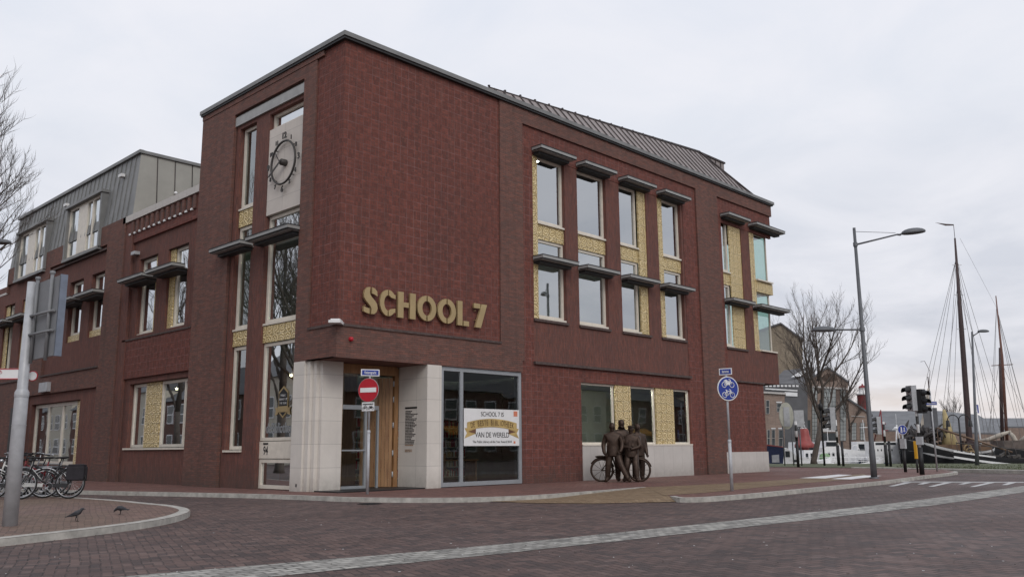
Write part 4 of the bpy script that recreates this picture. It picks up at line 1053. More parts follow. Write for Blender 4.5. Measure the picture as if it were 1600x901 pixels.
# ------------------------------------------------------------------ trees
def bare_tree(name, label, base, height, spread, seed, nlimb=6, trunk_r=.16, fork=.22, lean=(0, 0), twigs=1.0, droop=0.0, group=None):
    rnd = random.Random(seed)
    root = thing(name, label, 'tree', base, 0, group)
    tb = MB(); cb = MB(); tw = MB()
    def grow(p, d, length, r, lvl, mb):
        n = 4 if lvl < 2 else 3
        pts = [p]; rad = [r]; cur = d.copy(); q = p.copy()
        for i in range(n):
            cur = (cur + Vector((rnd.gauss(0, .10), rnd.gauss(0, .10), .10 if lvl else .05)) * (1 + .25 * lvl)).normalized()
            q = q + cur * (length / n); pts.append(q); rad.append(r * (1 - .72 * (i + 1) / n) if lvl < 4 else r * (1 - .9 * (i + 1) / n))
        mb.tube(pts, rad, 6 if lvl < 2 else (4 if lvl == 2 else 3), 0, cap=False, smooth=lvl < 3)
        return pts, rad, cur
    def rec(p, d, length, r, lvl):
        mb = cb
        pts, rad, cur = grow(p, d, length, r, lvl, mb)
        if lvl >= 4: return
        k = {0: 6, 1: 8, 2: 7, 3: 6}[lvl]
        if lvl == 3: k = int(6 * twigs + rnd.random())
        for i in range(k):
            f = .22 + .78 * (i + rnd.random() * .6) / k; f = min(f, .98)
            s = f * (len(pts) - 1); a = int(s); t = s - a
            q = pts[a].lerp(pts[min(a + 1, len(pts) - 1)], t); rr = rad[a] * (1 - t) + rad[min(a + 1, len(pts) - 1)] * t
            ax = Vector((rnd.gauss(0, 1), rnd.gauss(0, 1), rnd.gauss(0, .5)));
            dd = (pts[min(a + 1, len(pts) - 1)] - pts[a]).normalized(); ax = (ax - dd * ax.dot(dd)).normalized()
            an = R(rnd.uniform(24, 48)); nd = (dd * math.cos(an) + ax * math.sin(an) + Vector((0, 0, .16))).normalized()
            rec(q, nd, length * rnd.uniform(.42, .62) * (1.0 - .25 * f), max(rr * .62, .0065), lvl + 1)
    top = Vector((lean[0], lean[1], height * fork))
    tb.tube([Vector((0, 0, -.1)), Vector((0, 0, .25)), top * .5 + Vector((rnd.uniform(-.04, .04), 0, 0)), top], [trunk_r * 1.45, trunk_r * 1.05, trunk_r * .92, trunk_r * .8], 10)
    tb.tube([top, top + Vector((lean[0] * .4, lean[1] * .4, height * .22)), top + Vector((rnd.uniform(-.3, .3), rnd.uniform(-.3, .3), height * .45)), top + Vector((rnd.uniform(-.4, .4), 0, height * .72))], [trunk_r * .8, trunk_r * .52, trunk_r * .28, .01], 8)
    for i in range(nlimb):
        a = 2 * math.pi * (i + rnd.random() * .7) / nlimb; tilt = R(rnd.uniform(20, 46))
        d = Vector((math.cos(a) * math.sin(tilt), math.sin(a) * math.sin(tilt), math.cos(tilt)))
        z = rnd.uniform(-.05, .30) * height
        p = top + Vector((0, 0, max(z, -.04 * height)))
        rec(p, d, spread * rnd.uniform(.85, 1.15) * (1 - .25 * max(z, 0) / height), trunk_r * rnd.uniform(.36, .5), 1)
    for i in range(5):
        p = top + Vector((0, 0, height * rnd.uniform(.3, .6))); a = rnd.random() * 6.28
        rec(p, Vector((math.cos(a) * .4, math.sin(a) * .4, 1)).normalized(), spread * .55, trunk_r * .2, 2)
    tb.build('trunk', M['twig'], root); cb.build('crown', M['twig'], root)
    return root
RH_ = Vector((RT.x, RT.y, 0)).normalized()
p = G(1272, 725, 0)
bare_tree('bare_tree', 'leafless tree on the quay verge between the library corner and tall lamp post', p, 9.0, 4.7, 4, 10, .17, .28, lean=(RH_.x * .6, RH_.y * .6), twigs=1.0)
p = AT(-180, 33)
bare_tree('bare_tree', 'leafless tree at the left edge, its twigs beside the zinc dormers', p, 11.3, 5.4, 11, 16, .2, .3, twigs=2.0)
bare_tree('bare_tree', 'leafless street tree across the side street, mirrored in the tall tower window', (-11.5, 22.5, ZR), 14.5, 6.2, 21, 7, .24, .25, twigs=.9)
bare_tree('bare_tree', 'leafless street tree farther down the side street, mirrored in the long wing', (-11.5, 35, ZR), 14.5, 6.2, 32, 7, .24, .25, twigs=.8)

# ------------------------------------------------------------------ street lamps
def lamp_head(mb_, p, dirv, L_=.78, w_=.17, h=.12):
    d = Vector(dirv).normalized(); s_ = Vector((d.y, -d.x, 0)).normalized(); u = s_.cross(d)
    if u.z < 0: u = -u
    c = p + d * L_ * .5
    n, m = 14, 8; vs = []
    for i in range(m + 1):
        t = math.pi * i / m
        for k in range(n):
            a = 2 * math.pi * k / n; zz = math.sin(a) * h * math.sin(t) ** .8
            if zz < 0: zz *= .35
            vs.append(c - d * math.cos(t) * L_ * .5 + s_ * math.cos(a) * w_ * max(math.sin(t), .01) ** .8 + u * zz)
    mb_.add(vs, [(i * n + k, (i + 1) * n + k, (i + 1) * n + (k + 1) % n, i * n + (k + 1) % n) for i in range(m) for k in range(n)], 0, True)
base = G(1366, 747, 0)
sl = thing('street_lamp', 'tall grey lamp post with a high right arm and a low left arm', 'street lamp', base)
Z1 = HT(350, 32.3)
RH = Vector((RT.x, RT.y, 0)).normalized()
mb = MB(); mb.tube([(0, 0, 0), (0, 0, .9), (0, 0, 1.0), (0, 0, Z1)], [.105, .10, .085, .05], 12); mb.lathe((0, 0, 0), [(.16, 0), (.16, .04), (.11, .05)], 12)
mb.build('pole', M['lampgrey'], sl)
mb = MB(); zj = HT(377, 32.3)
tip = RH * 1.5 + Vector((0, 0, zj + .36))
mb.tube([(0, 0, zj), tip], [.035, .028], 8); mb.tube([(0, 0, zj + .48), tip + Vector((0, 0, .06)) - RH * .05], .009, 5); mb.tube([tip, tip + RH * .1 + Vector((0, 0, -.01)), tip + RH * .2 + Vector((0, 0, .05))], [.03, .04, .03], 8)
mb.lathe((0, 0, zj - .06), [(.075, 0), (.075, .14), (.05, .15)], 10)
mb.build('arm', M['lampgrey'], sl)
mb = MB(); lamp_head(mb, tip + RH * .16 + Vector((0, 0, .02)), RH + Vector((0, 0, .10)), .86, .19, .17); mb.build('lamp_head', M['lampgrey'], sl)
mb = MB(); z2 = HT(512, 32.3); tip = -RH * .98 + Vector((0, 0, z2)) 
mb.tube([(0, 0, z2), tip], .03, 8); mb.tube([(0, 0, z2 + .42), tip + Vector((0, 0, .08)) + RH * .08], .008, 5); mb.lathe((0, 0, z2 - .06), [(.09, 0), (.09, .14), (.07, .15)], 10)
mb.build('arm', M['lampgrey'], sl)
mb = MB(); lamp_head(mb, tip + RH * .08 + Vector((0, 0, -.02)), -RH, .86, .18, .15); mb.build('lamp_head', M['lampgrey'], sl)
base = G(1527, 727, 0)
s2 = thing('street_lamp', 'distant single arm lamp post standing in front of the black barge', 'street lamp', base)
mb = MB(); tp_ = RH * .45 + Vector((0, 0, HT(524, 52.5))); mb.tube([(0, 0, 0), tp_ * .15, tp_], [.11, .08, .05], 10); mb.build('pole', M['lampgrey'], s2)
mb = MB(); mb.tube([tp_ - Vector((0, 0, .25)), tp_ + RH * .4], .03, 6); mb.build('arm', M['lampgrey'], s2)
mb = MB(); lamp_head(mb, tp_ + RH * .3, RH, .62, .16, .12); mb.build('lamp_head', M['lampgrey'], s2)
# lamp head entering the frame at the left edge
p0 = AT(-18, 30); zz = HT(382, 30, 706)
s3 = thing('street_lamp', 'street lamp at the left edge with only its dark head in view', 'street lamp', p0 - RH * 1.62)
mb = MB(); mb.tube([(0, 0, 0), (0, 0, zz)], [.09, .05], 8); mb.build('pole', M['lampgrey'], s3)
mb = MB(); mb.tube([(0, 0, zz - .1), RH * 1.2 + Vector((0, 0, zz))], .03, 6); mb.build('arm', M['lampgrey'], s3)
mb = MB(); lamp_head(mb, RH * 1.1 + Vector((0, 0, zz)), RH, .6, .16, .12); mb.build('lamp_head', M['lampgrey'], s3)

# ------------------------------------------------------------------ traffic signs
def face_frame(nx):       # returns right vector and normal for a vertical plate facing nx (2-D)
    n_ = Vector((nx[0], nx[1], 0)).normalized(); r_ = Vector((-n_.y, n_.x, 0)); return r_, n_
def disc(mb_, c, r_, nrm, rad, th, mi=0, n=32, rz=None):
    rz = rz or rad
    pts = [c + r_ * math.cos(2 * math.pi * k / n) * rad + Vector((0, 0, 1)) * math.sin(2 * math.pi * k / n) * rz for k in range(n)]
    mb_.prism(pts, -nrm * th, mi)
def plate(mb_, c, r_, nrm, w_, h, th, mi=0): mb_.obox(c - nrm * th / 2, r_ * w_ / 2, Vector((0, 0, h / 2)), nrm * th / 2, mi)
def rotz_of(nrm): return math.atan2(nrm.y, nrm.x) + math.pi / 2
# no-entry sign
b0 = G(574, 771.5, 0)
ns = thing('no_entry_sign', 'red and white no entry sign on a thin grey pole before the entrance', 'traffic sign', b0)
toc = (CAM - b0); ang = math.atan2(toc.y, toc.x)
nv = Vector((math.cos(ang + R(-32)), math.sin(ang + R(-32)), 0)); r_, n1 = face_frame(nv)
mb = MB(); mb.tube([(0, 0, 0), (0, 0, 1.55)], .038, 12); mb.tube([(0, 0, 1.55), (0, 0, 3.03)], .026, 12); mb.lathe((0, 0, 1.5), [(.044, 0), (.044, .06), (.03, .07)], 12)
mb.build('pole', M['galv'], ns)
c = Vector((0, 0, 2.57)) + n1 * .06
mb = MB(); disc(mb, c, r_, n1, .30, .012, 0); disc(mb, c + n1 * .006, r_, n1, .292, .006, 1); plate(mb, c + n1 * .012, r_, n1, .47, .115, .006, 2)
mb.build('sign_disc', [M['galv'], M['red'], M['white']], ns)
c = Vector((0, 0, 2.155)) + n1 * .06
mb = MB(); plate(mb, c, r_, n1, .36, .22, .01, 0)
sg = mb.build('sign_plate', [M['white']], ns)
text('uitgezonderd', .058, 'dark', ns, c + n1 * .006 + Vector((0, 0, .065)), (R(90), 0, rotz_of(n1)), 'plate_lettering', bold=.001)
def bikeicon(mb_, c, r_, nrm, s, mi=0, moped=False):
    for sx_ in (-.42, .42): mb_.ring(c + r_ * sx_ * s + Vector((0, 0, -.12 * s)), r_, (0, 0, 1), .24 * s, .035 * s, 14, 4, mi)
    P_ = lambda x, z: c + r_ * x * s + Vector((0, 0, z * s))
    for a, b_ in (((-.42, -.12), (-.18, .22)), ((-.18, .22), (.25, .22)), ((.25, .22), (-.02, -.12)), ((-.02, -.12), (-.42, -.12)), ((-.02, -.12), (-.22, .32)), ((.42, -.12), (.22, .38)), ((.22, .38), (.08, .40)), ((-.32, .33), (-.12, .33))):
        mb_.tube([P_(*a), P_(*b_)], .04 * s, 4, mi)
    if moped: mb_.obox(P_(.0, .02), r_ * .2 * s, Vector((0, 0, .14 * s)), nrm * .03 * s, mi); mb_.obox(P_(-.25, .26), r_ * .2 * s, Vector((0, 0, .05 * s)), nrm * .03 * s, mi)
mb = MB(); bikeicon(mb, c + n1 * .004 - r_ * .08 + Vector((0, 0, -.03)), r_, n1, .13); bikeicon(mb, c + n1 * .004 + r_ * .09 + Vector((0, 0, -.03)), r_, n1, .12, moped=True); mb.build('bicycle_symbol', M['dark'], ns)
def streetplate(parent, z, nv_, s, w_=.62):
    r2, n2 = face_frame(nv_); c = Vector((0, 0, z)) + n2 * .035
    mb = MB(); plate(mb, c, r2, n2, w_, .17, .014, 0); plate(mb, c + n2 * .004, r2, n2, w_ - .05, .125, .012, 1)
    o = mb.build('street_name_plate', [M['white'], M['blue']], parent)
    text(s, .098, 'white', parent, c + n2 * .007, (R(90), 0, rotz_of(n2)), 'street_name', sx=(w_ - .1) / (len(s) * .052), bold=.001)
nv2 = Vector((math.cos(ang + R(15)), math.sin(ang + R(15)), 0))
streetplate(ns, 3.01, nv2, 'Keizersgracht', .48)
# cycle and moped path sign
b0 = G(1143.8, 766.5, 0)
cs = thing('cycle_path_sign', 'round blue cycle and moped path sign on a thin grey pole', 'traffic sign', b0)
toc = (CAM - b0); ang = math.atan2(toc.y, toc.x)
nv = Vector((math.cos(ang + R(33)), math.sin(ang + R(33)), 0)); r_, n1 = face_frame(nv)
mb = MB(); mb.tube([(0, 0, 0), (0, 0, 1.25)], .042, 12); mb.tube([(0, 0, 1.2), (0, 0, 3.0)], .028, 12); mb.lathe((0, 0, 1.2), [(.048, 0), (.048, .06), (.03, .07)], 12)
mb.build('pole', M['galv'], cs)
c = Vector((0, 0, 2.545)) + n1 * .06
mb = MB(); disc(mb, c, r_, n1, .31, .012, 0); disc(mb, c + n1 * .006, r_, n1, .285, .006, 1); mb.build('sign_disc', [M['white'], M['blue']], cs)
mb = MB(); bikeicon(mb, c + n1 * .01 + Vector((0, 0, .125)), r_, n1, .27, moped=True); bikeicon(mb, c + n1 * .01 + Vector((0, 0, -.13)), r_, n1, .27); mb.build('bicycle_symbol', M['white'], cs)
streetplate(cs, 2.98, Vector((math.cos(ang - R(20)), math.sin(ang - R(20)), 0)), 'Beatrixstraat', .34)

# big sign seen from behind, left
b0 = G(15, 821, 0)
bs = thing('direction_sign', 'thick grey post at the left with a large blue edged sign seen from behind', 'road sign', b0)
dist = (b0 - CAM).length
ex = (DS(0, 0) - DS(0, 0))
lean = RH * .0
mb = MB(); mb.tube([(0, 0, 0), (0, 0, HT(616, 15.6, 709)), (0, 0, HT(610, 15.6, 709)), (0, 0, HT(440, 15.6, 709))], [.108, .098, .078, .066], 16); mb.lathe((0, 0, HT(616, 15.6, 709) - .04), [(.104, 0), (.104, .07), (.08, .12)], 16)
for z in (1.5, 1.95): mb.lathe((0, 0, z), [(.105, 0), (.106, .012)], 16)
mb.build('pole', M['galv'], bs)
# panel goes away from the viewer: from the post top edge to the right
ps = 5.0
u = (Vector((.80, .60, 0))).normalized()
u = (RH * .72 - Vector((FW.x, FW.y, 0)).normalized() * .69).normalized()
nb = (RH * -.69 - Vector((FW.x, FW.y, 0)).normalized() * .72).normalized()
z0, z1 = HT(560, 15.4, 709), HT(438, 15.4, 709)
pc = u * .52 + nb * -.10
mb = MB()
mb.obox(pc + Vector((0, 0, (z0 + z1) / 2)), u * .50, Vector((0, 0, (z1 - z0) / 2)), nb * .02, 0)
M['panel'] = plain('dull grey sign back', (.20, .205, .215), .6, .1, .12, 3)
pn = mb.build('sign_panel', M['panel'], bs)
mb = MB()
for (a, b_) in ((.465, .505),): mb.obox(pc + u * (a + b_) / 2 + Vector((0, 0, (z0 + z1) / 2)) - nb * .03, u * (b_ - a) / 2, Vector((0, 0, (z1 - z0) / 2 + .01)), nb * .05, 0)
mb.build('sign_edge', [plain('pale blue sign edge', (.155, .18, .23), .5)], pn)
mb = MB()
for a in (-.42, .22):
    mb.tube([pc + u * a + nb * .05 + Vector((0, 0, z0 - .06)), pc + u * a + nb * .05 + Vector((0, 0, z1 + .06))], .027, 10); mb.lathe(pc + u * a + nb * .05 + Vector((0, 0, z1 + .04)), [(.03, 0), (.042, .02), (.038, .05), (0, .06)], 10)
mb.tube([Vector((0, 0, 3.2)), pc + u * .42 + nb * .05 + Vector((0, 0, 3.2))], .022, 8); mb.tube([Vector((0, 0, 2.9)), pc + u * .42 + nb * .05 + Vector((0, 0, 2.9))], .02, 8)
mb.build('sign_brace', M['panel'], pn)
# finger sign on the post
fs = MB()
r_, n1 = face_frame(-Vector((FW.x, FW.y, 0)) + RH * .15)
c = -r_ * 0 + Vector((0, 0, 0)); rr_ = RH
cc = -RH * .62 + Vector((0, 0, 2.62 + .08 - .17)) - Vector((FW.x, FW.y, 0)).normalized() * .0
FH = -Vector((FW.x, FW.y, 0)).normalized()
zc = HT(584, 15.6, 709)
fs.obox(Vector((-RH.x * .62, -RH.y * .62, zc)) + FH * .02, RH * .60, (0, 0, .085), FH * .012, 0)
for s_ in (-1, 1): fs.obox(Vector((-RH.x * .62, -RH.y * .62, zc + s_ * .077)) + FH * .036, RH * .60, (0, 0, .006), FH * .003, 1)
for i, zz in enumerate((2.5,)): pass
fo = fs.build('finger_sign', [M['white'], M['red']], bs)
text('Centrum', .10, 'red', fo, Vector((-RH.x * .55, -RH.y * .55, zc - .035)) + FH * .034, (R(90), 0, rotz_of(FH)), 'sign_lettering', sx=1.1)
mb = MB(); bikeicon(mb, Vector((-RH.x * .38, -RH.y * .38, zc + .035)) + FH * .036, RH, FH, .085); mb.build('bicycle_symbol', M['red'], fo)
mb = MB(); disc(mb, Vector((0, 0, zc - .02)) + RH * .07 - FH * .13, RH, FH, .08, .01, 0); disc(mb, Vector((0, 0, zc - .02)) + RH * .07 - FH * .126, RH, FH, .068, .004, 1); mb.build('round_plate', [M['red'], M['white']], bs)

# ------------------------------------------------------------------ jackdaws
def jackdaw(label, base, head, peck=0.0, s=1.0):
    t = thing('jackdaw', label, 'bird', base, head, None)
    mb = MB()
    # one continuous body grown along a spine: tail, rump, back, breast, neck, head, beak
    if peck: sp = [(-.20, .105, .012, .010), (-.13, .115, .022, .012), (-.07, .125, .040, .034), (0, .135, .052, .05), (.055, .135, .045, .045), (.09, .12, .030, .030), (.115, .105, .028, .027), (.135, .085, .022, .022), (.15, .07, .008, .008), (.17, .05, .003, .003)]
    else: sp = [(-.20, .085, .012, .008), (-.13, .10, .022, .012), (-.07, .125, .040, .034), (-.01, .15, .052, .05), (.045, .175, .045, .045), (.07, .205, .030, .030), (.085, .225, .029, .029), (.105, .232, .024, .022), (.125, .228, .008, .008), (.15, .222, .003, .003)]
    n = 10; vs = []
    for i, (x, z, wd_, hh) in enumerate(sp):
        a = sp[max(i - 1, 0)]; b_ = sp[min(i + 1, len(sp) - 1)]; tx_, tz_ = b_[0] - a[0], b_[1] - a[1]; l = math.hypot(tx_, tz_); tx_, tz_ = tx_ / l, tz_ / l
        for k in range(n):
            an = 2 * math.pi * k / n
            vs.append((x - tz_ * math.sin(an) * hh, math.cos(an) * wd_, z + tx_ * math.sin(an) * hh))
    fs_ = [(i * n + k, (i + 1) * n + k, (i + 1) * n + (k + 1) % n, i * n + (k + 1) % n) for i in range(len(sp) - 1) for k in range(n)]
    mb.add([tuple(c_ * s for c_ in v) for v in vs], fs_, 0, True)
    mb.build('body', M['feather'], t)
    for sy in (-1, 1):
        mb = MB(); mb.add([tuple(c_ * s for c_ in v) for v in [(.05, sy * .048, .165 - (.03 if peck else 0)), (-.03, sy * .058, .14), (-.12, sy * .03, .10), (-.19, sy * .012, .088), (-.06, sy * .052, .115), (.03, sy * .053, .125), (.0, sy * .05, .175 - (.03 if peck else 0)), (-.08, sy * .035, .15), (-.15, sy * .012, .115)]], [(0, 1, 5), (1, 4, 5), (1, 2, 4), (2, 3, 4), (0, 6, 1), (6, 7, 1), (7, 2, 1), (7, 8, 2), (8, 3, 2)], 0, True); mb.build('wing', M['feather_d'], t)
        mb = MB(); f = .02 * sy
        mb.tube([tuple(c_ * s for c_ in v) for v in [(.0, sy * .022, .10), (.0 - f, sy * .024, .055), (.008 - f, sy * .024, .008)]], [.014 * s, .006 * s, .004 * s], 5)
        for a in (-.5, 0, .5): mb.tube([tuple(c_ * s for c_ in v) for v in [(.008 - f, sy * .024, .006), (.008 - f + .03 * math.cos(a), sy * .024 + .03 * math.sin(a), .003)]], .003 * s, 4)
        mb.build('leg', M['feather_d'], t)
    return t
M['feather'] = plain('dark grey feathers', (.035, .036, .042), .6, 0, .4, 30); M['feather_d'] = plain('black wing feathers', (.014, .014, .018), .5, 0, .2, 30)
aR = math.atan2(RH.y, RH.x)
jackdaw('black jackdaw standing upright, nearer the post', G(119, 814, 0), aR + .25, 0, .84)
jackdaw('black jackdaw bending forward, nearer the kerb tip', G(188, 803.5, 0), aR + math.pi - .2, 1, .84)

# ------------------------------------------------------------------ bicycles
def bicycle(label, loc, rz, colour, pannier=False, white=False, crate=False, group='bicycles parked on the traffic island', lean=.07):
    t = thing('bicycle', label, 'bicycle', loc, rz, group); t.rotation_euler = (lean, 0, rz)
    r = .345
    for x in (-.53, .55):
        mb = MB(); mb.ring((x, 0, r), (1, 0, 0), (0, 0, 1), r - .018, .020, 30, 6); wh = mb.build('wheel', M['rubber'], t)
        mb = MB(); mb.ring((x, 0, r), (1, 0, 0), (0, 0, 1), r - .042, .010, 30, 5)
        mb.tube([(x, -.035, r), (x, .035, r)], .02, 8)
        for k in range(18):
            a = 2 * math.pi * k / 18; mb.tube([(x, .02 * (1 if k % 2 else -1), r), (x + (r - .045) * math.cos(a), 0, r + (r - .045) * math.sin(a))], .0022, 3, cap=False)
        mb.build('rim', M['chrome'], wh)
        mb = MB(); A0, A1 = (20, 170) if x < 0 else (15, 150)
        mb.ring((x, 0, r), (1, 0, 0), (0, 0, 1), r + .02, .017, 16, 5, 0, R(A0), R(A1)); mb.build('mudguard', M['chrome' if white else 'dark'], t)
    f = MB(); bb = (-.08, 0, .29)
    seat = (-.24, 0, .78); head = (.36, 0, .80); hd2 = (.40, 0, .62)
    f.tube([bb, (-.26, 0, .86)], .017, 8); f.tube([bb, hd2], .019, 8); f.tube([(-.18, 0, .55) if not crate else seat, head], .016, 8); f.tube([(.34, 0, .88), hd2], .02, 8)
    for s_ in (-1, 1):
        f.tube([bb, (-.53, s_ * .05, r)], .010, 6); f.tube([(-.23, 0, .72), (-.53, s_ * .05, r)], .009, 6); f.tube([hd2, (.50, s_ * .05, .45), (.55, s_ * .045, r)], .011, 6)
    f.obox((-.28, .05, .31), (.22, 0, .01), (0, .012, 0), (0, 0, .045))
    f.build('frame', colour, t)
    mb = MB(); mb.ring((-.08, .055, .29), (1, 0, 0), (0, 0, 1), .085, .008, 16, 4)
    for s_ in (-1, 1): mb.tube([(-.08, s_ * .07, .29), (-.08 + s_ * .12, s_ * .08, .29 - s_ * .11)], .009, 5); mb.obox((-.08 + s_ * .12, s_ * .12, .29 - s_ * .11), (.045, 0, 0), (0, .04, 0), (0, 0, .012))
    mb.build('crank', M['chrome'], t)
    mb = MB(); mb.tube([(-.26, 0, .84), (-.28, 0, .93)], .013, 6); mb.ell((-.31, 0, .955), (.10, 0, 0), (0, .085, 0), (0, 0, .028)); mb.ell((-.20, 0, .955), (.10, 0, 0), (0, .03, 0), (0, 0, .02)); mb.build('saddle', M['rubber'], t)
    mb = MB(); mb.tube([(.34, 0, .86), (.32, 0, 1.03)], .013, 6)
    for s_ in (-1, 1): mb.tube([(.32, 0, 1.03), (.37, s_ * .14, 1.05), (.30, s_ * .26, 1.06), (.16, s_ * .28, 1.04)], .012, 6); mb.tube([(.20, s_ * .28, 1.045), (.10, s_ * .28, 1.03)], .018, 6)
    mb.ell((.42, 0, .90), (.05, 0, 0), (0, .04, 0), (0, 0, .04)); mb.build('handlebar', M['chrome' if white else 'dark'], t)
    mb = MB()
    for s_ in (-1, 1): mb.tube([(-.36, s_ * .06, .74), (-.78, s_ * .06, .74)], .007, 5); mb.tube([(-.66, s_ * .06, .74), (-.53, s_ * .055, r)], .006, 5)
    for x in (-.42, -.55, -.68, -.78): mb.tube([(x, -.06, .74), (x, .06, .74)], .006, 5)
    mb.build('carrier', M['chrome' if white else 'dark'], t)
    if pannier:
        mb = MB()
        for s_ in (-1, 1): mb.box(-.86, -.46, s_ * .085 - .055, s_ * .085 + .055, .42, .75)
        mb.box(-.84, -.48, -.13, .13, .745, .80)
        mb.build('pannier', plain('black cloth pannier', (.022, .02, .024), .9, 0, .3), t, bevel=.025)
    return t
MBk = plain('black bicycle paint', (.02, .02, .022), .35, .1, .1); MRd = plain('dark red bicycle paint', (.16, .015, .02), .35, .1, .1)
MWh = plain('white bicycle paint', (.6, .6, .58), .35, 0, .05); MGr = plain('grey bicycle paint', (.2, .2, .21), .35, .3, .1)
def bk_at(px, py): return G(px, py, 0)
ah = aR + math.pi
bicycle('black bicycle with two dark cloth panniers, rightmost of the row', bk_at(70, 779), ah + .12, MBk, pannier=True)
bicycle('dark red bicycle between the pannier bicycle and the white one', bk_at(58, 776), ah - .1, MRd, white=False, lean=-.05)
bicycle('white framed bicycle behind the sign post', bk_at(28, 778.5), ah + .45, MWh, white=True, lean=.1)
bicycle('grey bicycle at the back of the row by the window', bk_at(76, 772.5), ah + .05, MGr, white=True, crate=True)
bicycle('white mudguard bicycle at the left edge of the picture', bk_at(-8, 780), ah + .7, MBk, white=True, lean=.1)
bicycle('black step through bicycle crossing behind the thick post', bk_at(18, 775), ah + math.pi + .25, MBk, lean=-.08)
bicycle('black bicycle in the middle of the row, tight against the dark red one', bk_at(46, 774.5), ah + .2, MBk, lean=.12)
bicycle('grey framed bicycle pushed in behind the thick sign post', bk_at(34, 773), ah - .15, MGr, lean=-.1)
# low steel rack they lean in
mb = MB()
q0, q1 = bk_at(-20, 777), bk_at(90, 775)
for i in range(6):
    q = q0.lerp(q1, i / 5); mb.tube([q + Vector((0, .3, 0)), q + Vector((0, .3, .38)), q + Vector((.02, -.05, .42)), q + Vector((0, -.1, 0))], .014, 6)
mb.tube([q0 + Vector((0, .3, .02)), q1 + Vector((0, .3, .02))], .02, 6)
tag(mb.build('bicycle_rack', M['galv']), 'low steel bicycle rack under the parked bicycles', 'rack')

